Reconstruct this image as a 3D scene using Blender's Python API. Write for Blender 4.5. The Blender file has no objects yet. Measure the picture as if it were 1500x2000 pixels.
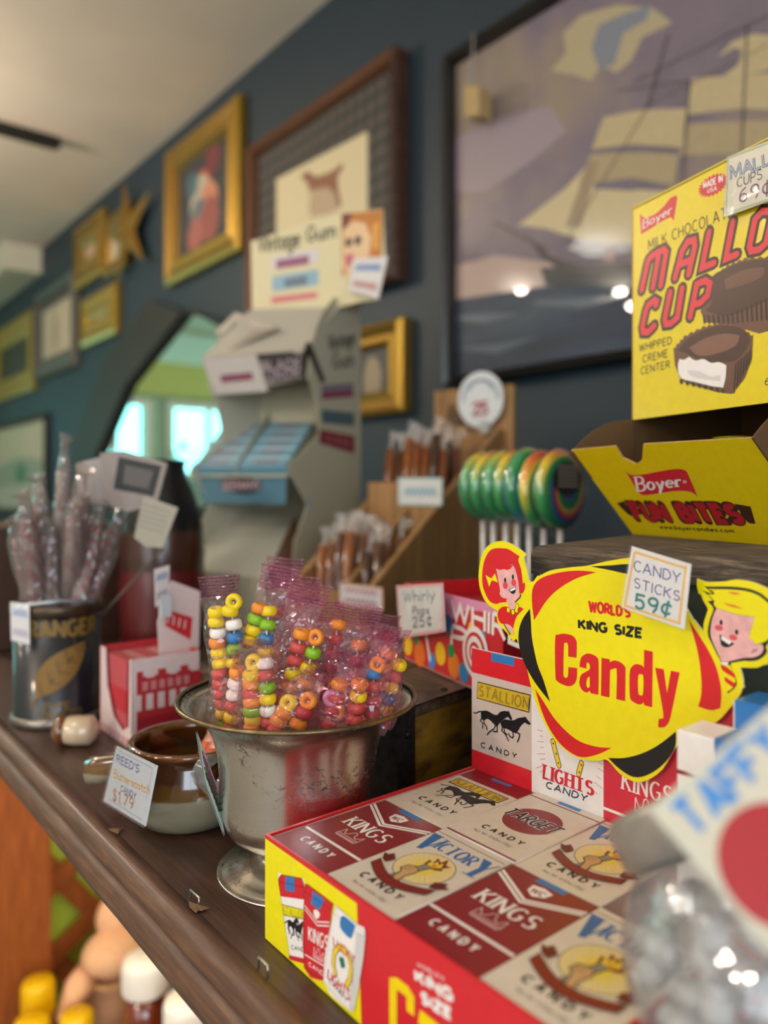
import bpy, math, random
from mathutils import Vector, Matrix
from mathutils.geometry import tessellate_polygon
rnd = random.Random(7)
sc = bpy.context.scene
C = sc.collection
PI = math.pi

# ---------------------------------------------------------------- camera
CZ = 1.40                       # eye height above the floor; lengths below are measured from the eye
F, HX, HY = 1480.0, 750.0, 955.0
YAW = math.atan((HX + 460.0) / F)
SA, CA = math.sin(YAW), math.cos(YAW)
FW, RT, UP = Vector((SA, CA, 0)), Vector((CA, -SA, 0)), Vector((0, 0, 1))
cam_d = bpy.data.cameras.new('camera')
cam = bpy.data.objects.new('camera', cam_d)
C.objects.link(cam)
sc.camera = cam
cam.location = (0, 0, CZ)
cam.rotation_euler = (PI / 2, 0, -YAW)
cam_d.sensor_fit = 'VERTICAL'
cam_d.sensor_height = 36.0
cam_d.lens = 36.0 * F / 2000.0
cam_d.shift_y = -(1000.0 - HY) / 2000.0
cam_d.clip_start = 0.01
cam_d.dof.use_dof = True
cam_d.dof.focus_distance = 0.33
cam_d.dof.aperture_fstop = 5.2

# ---------------------------------------------------------------- world, exposure
sc.view_settings.view_transform = 'Standard'
sc.view_settings.look = 'None'
sc.view_settings.gamma = 1.0
sc.view_settings.use_curve_mapping = False
sc.view_settings.exposure = -0.36
sc.cycles.transparent_max_bounces = 40
sc.cycles.max_bounces = 8
sc.cycles.sample_clamp_indirect = 6.0
w = bpy.data.worlds.new('world')
sc.world = w
w.use_nodes = True
bg = w.node_tree.nodes['Background']
bg.inputs[0].default_value = (0.75, 0.9, 1.0, 1)
bg.inputs[1].default_value = 0.6

WINDOW_STRENGTH = 22.0            # daylight panes behind the camera
FAR_WINDOW = 6.0
FILL_LAMP_GLOW = 30.0
UNDER_FILL = 34.0
FILL_GLOBE = 165.0


def area(name, loc, aim, sx, sy, watts, col):
    l = bpy.data.lights.new(name, 'AREA')
    l.shape = 'RECTANGLE'
    l.size, l.size_y = sx, sy
    l.energy = watts
    l.color = col
    o = bpy.data.objects.new(name, l)
    C.objects.link(o)
    o.location = Vector(loc) + Vector((0, 0, CZ))
    o.rotation_euler = (Vector(aim) - Vector(loc)).to_track_quat('-Z', 'Y').to_euler()
    return o


# daylight of the shop windows (behind the viewer, in the wall x=-3 and the wall y=-2.5)
area('window_light', (-2.85, -0.5, 0.25), (0.3, 0.35, -0.25), 2.2, 1.5, 34, (0.86, 0.94, 1.0))
area('window_light', (-1.0, -2.35, 0.3), (0.3, 0.35, -0.2), 1.8, 1.4, 7, (0.92, 0.96, 1.0))

# ---------------------------------------------------------------- measuring helpers


def ray(px, py):
    return FW + RT * ((px - HX) / F) + UP * ((HY - py) / F)


def at(px, py, X=None, Y=None, z=None, d=None):
    D = ray(px, py)
    t = X / D.x if X is not None else Y / D.y if Y is not None else z / D.z if z is not None else d
    return D * t


class Plane:
    """a flat face: origin, unit axes u and v; n = u x v points out of the face"""

    def __init__(s, o, u, v):
        s.o, s.u, s.v = Vector(o), Vector(u).normalized(), Vector(v).normalized()
        s.n = s.u.cross(s.v).normalized()

    def P(s, a, b, lift=0.0):
        return s.o + s.u * a + s.v * b + s.n * lift

    def uv(s, px, py):
        D = ray(px, py)
        t = s.o.dot(s.n) / D.dot(s.n)
        q = D * t - s.o
        return (q.dot(s.u), q.dot(s.v))


# ---------------------------------------------------------------- materials
MATS = {}


def lin(c):
    return tuple(x / 12.92 if x <= 0.04045 else ((x + 0.055) / 1.055) ** 2.4 for x in c)


def hexc(h):
    return lin(tuple(int(h[i:i + 2], 16) / 255 for i in (0, 2, 4))) + (1,)


def newmat(name):
    m = bpy.data.materials.new(name)
    m.use_nodes = True
    nt = m.node_tree
    return m, nt, nt.nodes['Principled BSDF'], nt.nodes['Material Output']


def nd(nt, typ, **kw):
    n = nt.nodes.new(typ)
    for k, v in kw.items():
        setattr(n, k, v)
    return n


def coords(nt, scale=(1, 1, 1), rot=(0, 0, 0)):
    tc = nd(nt, 'ShaderNodeTexCoord')
    mp = nd(nt, 'ShaderNodeMapping')
    mp.inputs['Scale'].default_value = scale
    mp.inputs['Rotation'].default_value = rot
    nt.links.new(tc.outputs['Object'], mp.inputs['Vector'])
    return mp.outputs['Vector']


def noise(nt, vec, scale, detail=4, rough=0.55):
    n = nd(nt, 'ShaderNodeTexNoise')
    n.inputs['Scale'].default_value = scale
    n.inputs['Detail'].default_value = detail
    n.inputs['Roughness'].default_value = rough
    if vec is not None:
        nt.links.new(vec, n.inputs['Vector'])
    return n.outputs['Fac']


def ramp(nt, fac, stops):
    r = nd(nt, 'ShaderNodeValToRGB')
    e = r.color_ramp.elements
    e[0].position, e[0].color = stops[0]
    e[1].position, e[1].color = stops[-1]
    for p, c in stops[1:-1]:
        x = e.new(p)
        x.color = c
    nt.links.new(fac, r.inputs['Fac'])
    return r.outputs['Color']


def bump(nt, bs, h, strength, dist):
    b = nd(nt, 'ShaderNodeBump')
    b.inputs['Strength'].default_value = strength
    b.inputs['Distance'].default_value = dist
    nt.links.new(h, b.inputs['Height'])
    nt.links.new(b.outputs['Normal'], bs.inputs['Normal'])


def K(h, rough=0.45, metal=0.0, coat=0.0, var=0.03, sss=0.0):
    """printed card, paint or plastic of one colour with a faint grain; cached by look"""
    key = (h, rough, metal, coat, var, sss)
    if key in MATS:
        return MATS[key]
    m, nt, bs, out = newmat('surface_' + h)
    c = hexc(h)
    lo = tuple(x * (1 - var) for x in c[:3]) + (1,)
    hi = tuple(min(1, x * (1 + var)) for x in c[:3]) + (1,)
    v = coords(nt)
    col = ramp(nt, noise(nt, v, 220, 2), [(0.3, lo), (0.7, hi)])
    nt.links.new(col, bs.inputs['Base Color'])
    bs.inputs['Roughness'].default_value = rough
    bs.inputs['Metallic'].default_value = metal
    bs.inputs['Coat Weight'].default_value = coat
    bs.inputs['Coat Roughness'].default_value = 0.12
    if sss:
        bs.inputs['Subsurface Weight'].default_value = sss
        bs.inputs['Subsurface Radius'].default_value = (0.003, 0.0015, 0.0008)
    MATS[key] = m
    return m


def wood(name, dark, mid, light, scale=(3, 40, 40), rough=0.5, coat=0.0, bmp=0.25, rot=(0, 0, 0), big=6):
    if name in MATS:
        return MATS[name]
    m, nt, bs, out = newmat(name)
    v = coords(nt, scale, rot)
    f1 = noise(nt, v, big, 8, 0.65)
    col = ramp(nt, f1, [(0.28, hexc(dark)), (0.5, hexc(mid)), (0.75, hexc(light))])
    nt.links.new(col, bs.inputs['Base Color'])
    bs.inputs['Roughness'].default_value = rough
    bs.inputs['Coat Weight'].default_value = coat
    bs.inputs['Coat Roughness'].default_value = 0.25
    bump(nt, bs, f1, bmp, 0.002)
    MATS[name] = m
    return m


def emis(name, h, strength):
    m, nt, bs, out = newmat(name)
    e = nd(nt, 'ShaderNodeEmission')
    e.inputs[0].default_value = hexc(h)
    e.inputs[1].default_value = strength
    nt.links.new(e.outputs[0], out.inputs['Surface'])
    return m


def sheen(nt, normal, base=0.06):
    """reflectance of a thin clear sheet, the same from both sides"""
    lw = nd(nt, 'ShaderNodeLayerWeight')
    lw.inputs['Blend'].default_value = 0.5
    nt.links.new(normal, lw.inputs['Normal'])
    pw = nd(nt, 'ShaderNodeMath', operation='POWER')
    nt.links.new(lw.outputs['Facing'], pw.inputs[0])
    pw.inputs[1].default_value = 4.0
    ad = nd(nt, 'ShaderNodeMath', operation='MULTIPLY_ADD')
    nt.links.new(pw.outputs[0], ad.inputs[0])
    ad.inputs[1].default_value = 0.8
    ad.inputs[2].default_value = base
    return ad


def film(name, tint, body=0.12, rough=0.12, bscale=300, bstr=0.6, haze='ffffff'):
    """thin clear wrapper: tinted see-through film with crumpled highlights"""
    if name in MATS:
        return MATS[name]
    m, nt, bs, out = newmat(name)
    v = coords(nt)
    tr = nd(nt, 'ShaderNodeBsdfTransparent')
    tr.inputs[0].default_value = hexc(tint)
    gl = nd(nt, 'ShaderNodeBsdfGlossy')
    gl.inputs['Roughness'].default_value = rough
    df = nd(nt, 'ShaderNodeBsdfDiffuse')
    df.inputs[0].default_value = hexc(haze)
    b = nd(nt, 'ShaderNodeBump')
    b.inputs['Strength'].default_value = bstr
    b.inputs['Distance'].default_value = 0.002
    vo = nd(nt, 'ShaderNodeTexVoronoi')
    vo.feature = 'DISTANCE_TO_EDGE'
    vo.inputs['Scale'].default_value = bscale
    nt.links.new(v, vo.inputs['Vector'])
    nt.links.new(vo.outputs['Distance'], b.inputs['Height'])
    nt.links.new(b.outputs[0], gl.inputs['Normal'])
    ad = sheen(nt, b.outputs[0])
    m1 = nd(nt, 'ShaderNodeMixShader')
    m1.inputs[0].default_value = body
    nt.links.new(tr.outputs[0], m1.inputs[1])
    nt.links.new(df.outputs[0], m1.inputs[2])
    m2 = nd(nt, 'ShaderNodeMixShader')
    nt.links.new(ad.outputs[0], m2.inputs[0])
    nt.links.new(m1.outputs[0], m2.inputs[1])
    nt.links.new(gl.outputs[0], m2.inputs[2])
    nt.links.new(m2.outputs[0], out.inputs['Surface'])
    MATS[name] = m
    return m


# ---------------------------------------------------------------- objects
FRAME = {}


def tag(o, label=None, cat=None, group=None, kind=None):
    if label:
        o['label'] = label
    if cat:
        o['category'] = cat
    if group:
        o['group'] = group
    if kind:
        o['kind'] = kind
    return o


def thing(name, label, cat, loc=(0, 0, 0), rotz=0.0, group=None):
    o = bpy.data.objects.new(name, None)
    o.empty_display_size = 0.02
    C.objects.link(o)
    o.location = Vector(loc) + Vector((0, 0, CZ))
    o.rotation_euler = (0, 0, rotz)
    FRAME[o.name] = (Vector(loc), rotz)
    return tag(o, label, cat, group)


def root_of(o):
    while o.parent:
        o = o.parent
    return o


def copy_tree(o, parent=None):
    c = o.copy()
    C.objects.link(c)
    if parent:
        c.parent = parent
    else:
        FRAME[c.name] = FRAME[o.name]
    for ch in list(o.children):
        copy_tree(ch, c)
    return c


def move(o, loc, rotz=None):
    o.location = Vector(loc) + Vector((0, 0, CZ))
    if rotz is not None:
        o.rotation_euler = (0, 0, rotz)
    return o


class MB:
    def __init__(s):
        s.v, s.f, s.fm, s.fs, s.m = [], [], [], [], []

    def mi(s, m):
        if m not in s.m:
            s.m.append(m)
        return s.m.index(m)

    def add(s, vs, fs, m, smooth=False):
        b = len(s.v)
        k = s.mi(m)
        s.v.extend(Vector(v) for v in vs)
        for f in fs:
            s.f.append([b + i for i in f])
            s.fm.append(k)
            s.fs.append(smooth)
        return s

    def box(s, lo, hi, m, U=None, W=None, V=None, o=None):
        """box from lo to hi along axes U, W, V at o (default the world axes)"""
        U = U or Vector((1, 0, 0))
        W = W or Vector((0, 1, 0))
        V = V or Vector((0, 0, 1))
        o = Vector(o) if o is not None else Vector((0, 0, 0))
        p = [o + U * x + W * y + V * z for z in (lo[2], hi[2]) for y in (lo[1], hi[1]) for x in (lo[0], hi[0])]
        return s.add(p, [(0, 2, 3, 1), (4, 5, 7, 6), (0, 1, 5, 4), (2, 6, 7, 3), (0, 4, 6, 2), (1, 3, 7, 5)], m)

    def quad(s, a, b, c, d, m):
        return s.add([a, b, c, d], [(0, 1, 2, 3)], m)

    def slab(s, pl, pts, t0, t1, m, edge=None):
        """a plate: polygon pts in the plane, from lift t0 (back) to t1 (front)"""
        n = len(pts)
        tri = tessellate_polygon([[Vector((a, b, 0)) for a, b in pts]])
        fr = [pl.P(a, b, t1) for a, b in pts]
        bk = [pl.P(a, b, t0) for a, b in pts]
        s.add(fr, tri, m)
        s.add(bk, [t[::-1] for t in tri], edge or m)
        s.add(fr + bk, [(i, (i + 1) % n, n + (i + 1) % n, n + i) for i in range(n)], edge or m)
        return s

    def tube(s, pts, r, m, n=10, cap=True, flat=1.0, smooth=True):
        pts = [Vector(p) for p in pts]
        if not isinstance(r, (list, tuple)):
            r = [r] * len(pts)
        rings, prev = [], None
        for i, p in enumerate(pts):
            t = (pts[min(i + 1, len(pts) - 1)] - pts[max(i - 1, 0)]).normalized()
            if prev is None:
                a = t.orthogonal().normalized()
            else:
                a = (prev - t * prev.dot(t)).normalized()
            prev = a
            b = t.cross(a)
            rings.append([p + (a * math.cos(2 * PI * k / n) + b * (math.sin(2 * PI * k / n) * flat)) * r[i] for k in range(n)])
        vs = [q for R in rings for q in R]
        fs = [(i * n + k, i * n + (k + 1) % n, (i + 1) * n + (k + 1) % n, (i + 1) * n + k) for i in range(len(pts) - 1) for k in range(n)]
        if cap:
            fs.append(tuple(range(n))[::-1])
            fs.append(tuple((len(pts) - 1) * n + k for k in range(n)))
        return s.add(vs, fs, m, smooth)

    def lathe(s, prof, c, m, n=48, axis=None, cap0=False, cap1=False, sx=1.0, sy=1.0):
        """profile of (radius, height) turned about an axis through c"""
        c = Vector(c)
        ax = (axis or UP).normalized()
        a = ax.orthogonal().normalized() if axis else Vector((1, 0, 0))
        b = ax.cross(a)
        vs = [c + ax * h + (a * (math.cos(2 * PI * k / n) * sx) + b * (math.sin(2 * PI * k / n) * sy)) * r for r, h in prof for k in range(n)]
        L = len(prof)
        fs = [(i * n + k, i * n + (k + 1) % n, (i + 1) * n + (k + 1) % n, (i + 1) * n + k) for i in range(L - 1) for k in range(n)]
        if cap0:
            fs.append(tuple(range(n))[::-1])
        if cap1:
            fs.append(tuple((L - 1) * n + k for k in range(n)))
        return s.add(vs, fs, m, True)

    def ball(s, c, rx, ry, rz, m, n=16, R=None):
        c = Vector(c)
        vs, fs = [], []
        k = n // 2
        for i in range(k + 1):
            th = PI * i / k
            for j in range(n):
                ph = 2 * PI * j / n
                q = Vector((rx * math.sin(th) * math.cos(ph), ry * math.sin(th) * math.sin(ph), rz * math.cos(th)))
                vs.append(c + (R @ q if R else q))
        for i in range(k):
            for j in range(n):
                fs.append((i * n + j, (i + 1) * n + j, (i + 1) * n + (j + 1) % n, i * n + (j + 1) % n))
        return s.add(vs, fs, m, True)

    def build(s, name, parent=None, loc=None, rotz=0.0, local=False, bevel=0.0, solid=0.0):
        me = bpy.data.meshes.new(name)
        if parent is not None:
            base, rz = FRAME[root_of(parent).name]
        else:
            base, rz = (Vector(loc) if loc is not None else Vector((0, 0, 0))), rotz
        vs = s.v
        if not local:
            R = Matrix.Rotation(-rz, 3, 'Z')
            vs = [R @ (v - base) for v in vs]
        me.from_pydata([tuple(v) for v in vs], [], s.f)
        for m in s.m:
            me.materials.append(m)
        me.polygons.foreach_set('material_index', s.fm)
        me.polygons.foreach_set('use_smooth', s.fs)
        me.update()
        o = bpy.data.objects.new(name, me)
        C.objects.link(o)
        if parent is not None:
            o.parent = parent
        else:
            o.location = base + Vector((0, 0, CZ))
            o.rotation_euler = (0, 0, rz)
            FRAME[o.name] = (base, rz)
        if solid:
            md = o.modifiers.new('thickness', 'SOLIDIFY')
            md.thickness = solid
            md.offset = 0
        if bevel:
            md = o.modifiers.new('edges', 'BEVEL')
            md.width = bevel
            md.segments = 2
            md.limit_method = 'ANGLE'
            md.angle_limit = 0.9
        return o


# ---------------------------------------------------------------- lettering
def arc(cx, cy, rx, ry, a0, a1, n=12):
    return [(cx + rx * math.cos(math.radians(a0 + (a1 - a0) * i / n)), cy + ry * math.sin(math.radians(a0 + (a1 - a0) * i / n))) for i in range(n + 1)]


GL = {
    'A': (.7, [[(0, 0), (.35, 1), (.7, 0)], [(.12, .33), (.58, .33)]]),
    'B': (.58, [[(0, 0), (0, 1)], [(0, 1)] + arc(.26, .76, .26, .24, 90, -90) + [(0, .52)], [(0, .52)] + arc(.28, .26, .3, .26, 90, -90) + [(0, 0)]]),
    'C': (.62, [arc(.36, .5, .36, .5, 50, 310, 18)]),
    'D': (.62, [[(0, 0), (0, 1)], [(0, 1)] + arc(.2, .5, .42, .5, 90, -90) + [(0, 0)]]),
    'E': (.5, [[(.5, 1), (0, 1), (0, 0), (.5, 0)], [(0, .52), (.42, .52)]]),
    'F': (.5, [[(.5, 1), (0, 1), (0, 0)], [(0, .52), (.4, .52)]]),
    'G': (.68, [arc(.36, .5, .36, .5, 50, 300, 18) + [(.64, .2), (.64, .45), (.4, .45)]]),
    'H': (.62, [[(0, 0), (0, 1)], [(.62, 0), (.62, 1)], [(0, .52), (.62, .52)]]),
    'I': (.0, [[(0, 0), (0, 1)]]),
    'J': (.42, [[(.42, 1), (.42, .25)] + arc(.21, .25, .21, .25, 0, -180)]),
    'K': (.6, [[(0, 0), (0, 1)], [(.58, 1), (0, .42)], [(.18, .58), (.6, 0)]]),
    'L': (.5, [[(0, 1), (0, 0), (.5, 0)]]),
    'M': (.8, [[(0, 0), (.04, 1), (.4, .2), (.76, 1), (.8, 0)]]),
    'N': (.64, [[(0, 0), (0, 1), (.64, 0), (.64, 1)]]),
    'O': (.72, [arc(.36, .5, .36, .5, 90, 450, 24)]),
    'P': (.54, [[(0, 0), (0, 1)], [(0, 1)] + arc(.26, .74, .28, .26, 90, -90) + [(0, .48)]]),
    'Q': (.72, [arc(.36, .5, .36, .5, 90, 450, 24), [(.42, .22), (.7, -.06)]]),
    'R': (.58, [[(0, 0), (0, 1)], [(0, 1)] + arc(.26, .75, .28, .25, 90, -90) + [(0, .5)], [(.26, .5), (.58, 0)]]),
    'S': (.52, [arc(.26, .75, .25, .25, 40, 240, 10) + arc(.26, .26, .26, .26, 70, -140, 10)]),
    'T': (.62, [[(0, 1), (.62, 1)], [(.31, 1), (.31, 0)]]),
    'U': (.6, [[(0, 1), (0, .3)] + arc(.3, .3, .3, .3, 180, 360) + [(.6, 1)]]),
    'V': (.68, [[(0, 1), (.34, 0), (.68, 1)]]),
    'W': (.95, [[(0, 1), (.24, 0), (.48, .85), (.71, 0), (.95, 1)]]),
    'X': (.6, [[(0, 0), (.6, 1)], [(0, 1), (.6, 0)]]),
    'Y': (.62, [[(0, 1), (.31, .48), (.62, 1)], [(.31, .48), (.31, 0)]]),
    'Z': (.58, [[(0, 1), (.58, 1), (0, 0), (.58, 0)]]),
    'a': (.46, [arc(.22, .28, .22, .28, 40, 320, 14), [(.45, .56), (.45, 0)]]),
    'b': (.46, [[(0, 1), (0, 0)], arc(.22, .28, .23, .28, 140, -140, 14)]),
    'c': (.42, [arc(.23, .28, .23, .28, 50, 310, 14)]),
    'd': (.46, [arc(.22, .28, .22, .28, 40, 320, 14), [(.45, 1), (.45, 0)]]),
    'e': (.46, [[(.02, .3), (.45, .3)] + arc(.23, .28, .23, .28, 10, 310, 14)]),
    'g': (.46, [arc(.22, .28, .22, .28, 40, 320, 14), [(.45, .56), (.45, -.15)] + arc(.24, -.15, .21, .2, 0, -150, 8)]),
    'h': (.44, [[(0, 1), (0, 0)], [(0, .35)] + arc(.22, .34, .22, .22, 160, 0, 8) + [(.44, 0)]]),
    'i': (.0, [[(0, .56), (0, 0)], [(0, .75), (0, .8)]]),
    'l': (.0, [[(0, 1), (0, 0)]]),
    'm': (.74, [[(0, .56), (0, 0)], [(0, .35)] + arc(.18, .36, .18, .2, 160, 0, 8) + [(.37, 0)], [(.37, .36)] + arc(.55, .36, .18, .2, 160, 0, 8) + [(.74, 0)]]),
    'n': (.44, [[(0, .56), (0, 0)], [(0, .35)] + arc(.22, .34, .22, .22, 160, 0, 8) + [(.44, 0)]]),
    'o': (.46, [arc(.23, .28, .23, .28, 90, 450, 16)]),
    'p': (.46, [[(0, .56), (0, -.4)], arc(.22, .28, .23, .28, 140, -140, 14)]),
    'r': (.32, [[(0, .56), (0, 0)], [(0, .3)] + arc(.2, .34, .2, .22, 170, 50, 6)]),
    's': (.36, [arc(.18, .42, .16, .14, 40, 240, 8) + arc(.18, .14, .18, .14, 70, -140, 8)]),
    't': (.34, [[(.15, .85), (.15, .12)] + arc(.27, .12, .12, .12, 180, 290, 5), [(0, .56), (.34, .56)]]),
    'u': (.44, [[(0, .56), (0, .22)] + arc(.22, .22, .22, .22, 180, 360, 8), [(.44, .56), (.44, 0)]]),
    'w': (.62, [[(0, .56), (.16, 0), (.31, .5), (.46, 0), (.62, .56)]]),
    'y': (.46, [[(0, .56), (.24, 0)], [(.46, .56), (.12, -.4)]]),
    '0': (.56, [arc(.28, .5, .28, .5, 90, 450, 20)]),
    '1': (.2, [[(0, .8), (.2, 1), (.2, 0)]]),
    '2': (.54, [arc(.27, .73, .27, .27, 170, -20, 10) + [(0, 0), (.54, 0)]]),
    '3': (.5, [arc(.22, .76, .25, .24, 150, -80, 9) + arc(.22, .26, .28, .26, 80, -150, 9)]),
    '5': (.52, [[(.5, 1), (.06, 1), (.03, .56)] + arc(.24, .32, .28, .32, 120, -140, 10)]),
    '6': (.54, [[(.44, 1)] + arc(.5, .3, .5, .68, 110, 180, 6) + arc(.27, .28, .27, .28, 180, 540, 16)]),
    '7': (.52, [[(0, 1), (.52, 1), (.18, 0)]]),
    '9': (.54, [arc(.27, .72, .27, .28, 0, 360, 16) + [(.54, .72), (.5, .3), (.36, 0)]]),
    '$': (.52, [arc(.26, .73, .25, .22, 40, 240, 10) + arc(.26, .28, .26, .23, 70, -140, 10), [(.26, 1.1), (.26, -.1)]]),
    '\u00a2': (.5, [arc(.3, .45, .3, .36, 50, 310, 14), [(.32, 1.02), (.28, -.1)]]),
    '4': (.56, [[(.42, 0), (.42, 1), (0, .3), (.56, .3)]]),
    'z': (.4, [[(0, .56), (.4, .56), (0, 0), (.4, 0)]]),
    '(': (.2, [arc(.3, .4, .3, .6, 120, 240, 6)]),
    ')': (.2, [arc(-.1, .4, .3, .6, 60, -60, 6)]),
    '.': (.0, [[(0, 0), (0, .09)]]),
    "'": (.0, [[(0, 1), (0, .75)]]),
    '-': (.3, [[(0, .45), (.3, .45)]]),
}
EPS = 5e-5


def rounded(pts, n=4, corner=62):
    """closed outline with its gentle turns rounded and its sharp corners kept"""
    N = len(pts)
    out, sharp = [], []
    for i in range(N):
        a, b, c = pts[i - 1], pts[i], pts[(i + 1) % N]
        t = abs((math.degrees(math.atan2(c[1] - b[1], c[0] - b[0]) - math.atan2(b[1] - a[1], b[0] - a[0])) + 180) % 360 - 180)
        sharp.append(t > corner)
    for i in range(N):
        p0, p1, p2, p3 = pts[i - 1], pts[i], pts[(i + 1) % N], pts[(i + 2) % N]
        if sharp[i]:
            p0 = p1
        if sharp[(i + 1) % N]:
            p3 = p2
        for k in range(n):
            t = k / n
            q = []
            for e in (0, 1):
                m1, m2 = (p2[e] - p0[e]) * .5, (p3[e] - p1[e]) * .5
                h = 2 * p1[e] - 2 * p2[e] + m1 + m2
                q.append(p1[e] + m1 * t + (-3 * p1[e] + 3 * p2[e] - 2 * m1 - m2) * t * t + h * t ** 3)
            out.append(tuple(q))
    return out



class Art:
    """printing on one flat face of a mesh; lay = ink layer"""

    def __init__(s, mb, pl, eps=EPS):
        s.mb, s.pl, s.e, s.k = mb, pl, eps, 0

    def up(s, lay):
        """height of an ink layer; each print sits a hair above the one before"""
        s.k = (s.k + 1) % 40
        return (lay + s.k * .022) * s.e

    def poly(s, pts, m, lay=1):
        tri = tessellate_polygon([[Vector((a, b, 0)) for a, b in pts]])
        h = s.up(lay)
        s.mb.add([s.pl.P(a, b, h) for a, b in pts], tri, m)

    def ppoly(s, pts, m, lay=1):
        s.poly([s.pl.uv(*p) for p in pts], m, lay)

    def rect(s, x0, y0, x1, y1, m, lay=1):
        s.poly([(x0, y0), (x1, y0), (x1, y1), (x0, y1)], m, lay)

    def ell(s, cx, cy, rx, ry, m, lay=1, n=28):
        s.poly([(cx + rx * math.cos(2 * PI * k / n), cy + ry * math.sin(2 * PI * k / n)) for k in range(n)], m, lay)

    def line(s, pts, wd, m, lay=1, closed=False, joints=True, thin=1.0):
        """ribbon of width wd with mitred corners; thin < 1 narrows its level runs"""
        p = [pts[0]]
        for q in pts[1:]:
            if math.hypot(q[0] - p[-1][0], q[1] - p[-1][1]) > 1e-7:
                p.append(q)
        if closed and math.hypot(p[0][0] - p[-1][0], p[0][1] - p[-1][1]) > 1e-7:
            p.append(p[0])
        ring = len(p) > 3 and math.hypot(p[0][0] - p[-1][0], p[0][1] - p[-1][1]) < 1e-7
        if len(p) < 2:
            return
        sg = []
        for (a, b), (c, d) in zip(p, p[1:]):
            L = math.hypot(c - a, d - b)
            q = wd * (thin + (1 - thin) * abs(d - b) / L) / 2
            sg.append((-(d - b) / L, (c - a) / L, q))
        n = len(p)
        h = s.up(lay)
        off = []
        for i in range(n):
            A = sg[i - 1] if i > 0 else (sg[-1] if ring else sg[0])
            B = sg[i] if i < n - 1 else (sg[0] if ring else sg[-1])
            mx, my = A[0] + B[0], A[1] + B[1]
            L = math.hypot(mx, my)
            if L < .9:
                off.append((A, B))
                continue
            k = (A[2] + B[2]) / 2 / (L / 2) / L
            off.append((mx * k, my * k))
        for i in range(n - 1):
            e = []
            for j, sd in ((i, 1), (i + 1, 0)):
                o = off[j]
                if isinstance(o[0], tuple):
                    t = o[sd]
                    o = (t[0] * t[2], t[1] * t[2])
                e.append((p[j], o))
            (P0, o0), (P1, o1) = e
            if i and isinstance(off[i][0], tuple):
                h = s.up(lay)
            s.mb.add([s.pl.P(x, y, h) for x, y in ((P0[0] - o0[0], P0[1] - o0[1]), (P1[0] - o1[0], P1[1] - o1[1]), (P1[0] + o1[0], P1[1] + o1[1]), (P0[0] + o0[0], P0[1] + o0[1]))], [(0, 1, 2, 3)], m)
        ends = [p[i] for i in range(1, n - 1) if isinstance(off[i][0], tuple)] + ([p[0], p[-1]] if joints and not ring else [])
        if ends:
            for a, b in ends:
                s.ell(a, b, wd / 2 * (.6 + .4 * thin), wd / 2 * (.6 + .4 * thin), m, lay, 8)

    def pline(s, pts, wpx, m, lay=1, closed=False):
        a, b = s.pl.uv(*pts[0]), s.pl.uv(pts[0][0], pts[0][1] + 1)
        s.line([s.pl.uv(*p) for p in pts], wpx * math.hypot(a[0] - b[0], a[1] - b[1]), m, lay, closed)

    def text(s, t, x, y, wd, ht, m, lay=1, bold=0.0, shear=0.0):
        """plain drawn capitals filling the box"""
        pen = min(ht * (.12 + bold * 1.6), wd * .5)
        s.stext(t, x + pen / 2, y + pen / 2, max(wd - pen, pen * .1), ht - pen, pen, m, lay, 'flat', .26, 0, shear)

    def quadmap(s, q):
        (x0, y0), (x1, y1), (x2, y2), (x3, y3) = [s.pl.uv(*p) for p in q]

        def f(a, b):
            return ((x3 * (1 - a) + x2 * a) * (1 - b) + (x0 * (1 - a) + x1 * a) * b, (y3 * (1 - a) + y2 * a) * (1 - b) + (y0 * (1 - a) + y1 * a) * b)
        return f

    def ptext(s, t, q, m, lay=1, bold=0.0):
        """plain drawn lettering stretched over the picture quad TL, TR, BR, BL"""
        f = s.quadmap(q)
        (ax, ay), (bx, by), (cx, cy) = f(0, .5), f(1, .5), f(.5, 0)
        dx, dy = f(.5, 1)
        ht, wd = math.hypot(dx - cx, dy - cy), math.hypot(bx - ax, by - ay)
        pen = min(ht * (.12 + bold * 1.6), wd * .5)
        iu, iv = pen / 2 / wd, pen / 2 / ht
        s.stext(t, 0, 0, 1, 1, pen, m, lay, 'flat', .26, fmap=lambda a, b: f(iu + a * (1 - 2 * iu), iv + b * (1 - 2 * iv)))

    def stext(s, t, x, y, wd, ht, pen, m, lay=1, style='round', gap=.22, jit=0.0, shear=0.0, fmap=None):
        """drawn lettering: strokes of a pen of width pen; style round, flat or serif"""
        adv, X = [], 0.0
        for ch in t:
            adv.append(X)
            X += (GL[ch][0] if ch in GL else .3) + gap
        X -= gap
        k = wd / max(X, .01)
        rr = random.Random(len(t) * 7 + ord(t[0]))
        for ch, ax in zip(t, adv):
            if ch not in GL:
                continue
            jx, jy = rr.uniform(-jit, jit), rr.uniform(-jit, jit)
            for pl in GL[ch][1]:
                pts = [(x + (ax + a + jx) * k + (b + jy) * ht * shear, y + (b + jy) * ht) for a, b in pl]
                if fmap:
                    pts = [fmap(a, b) for a, b in pts]
                s.line(pts, pen, m, lay, joints=(style == 'round'), thin=.4 if style == 'serif' else 1)
                if style == 'serif':
                    for (a, b), (c, d) in ((pl[0], pl[1]), (pl[-1], pl[-2])):
                        if b in (0, 1) and abs(d - b) > .3:
                            px, py = x + (ax + a) * k + b * ht * shear, y + b * ht
                            if fmap:
                                px, py = fmap(px, py)
                            hw = pen * .95
                            s.rect(px - hw, py - pen * .16, px + hw, py + pen * .16, m, lay)

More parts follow.
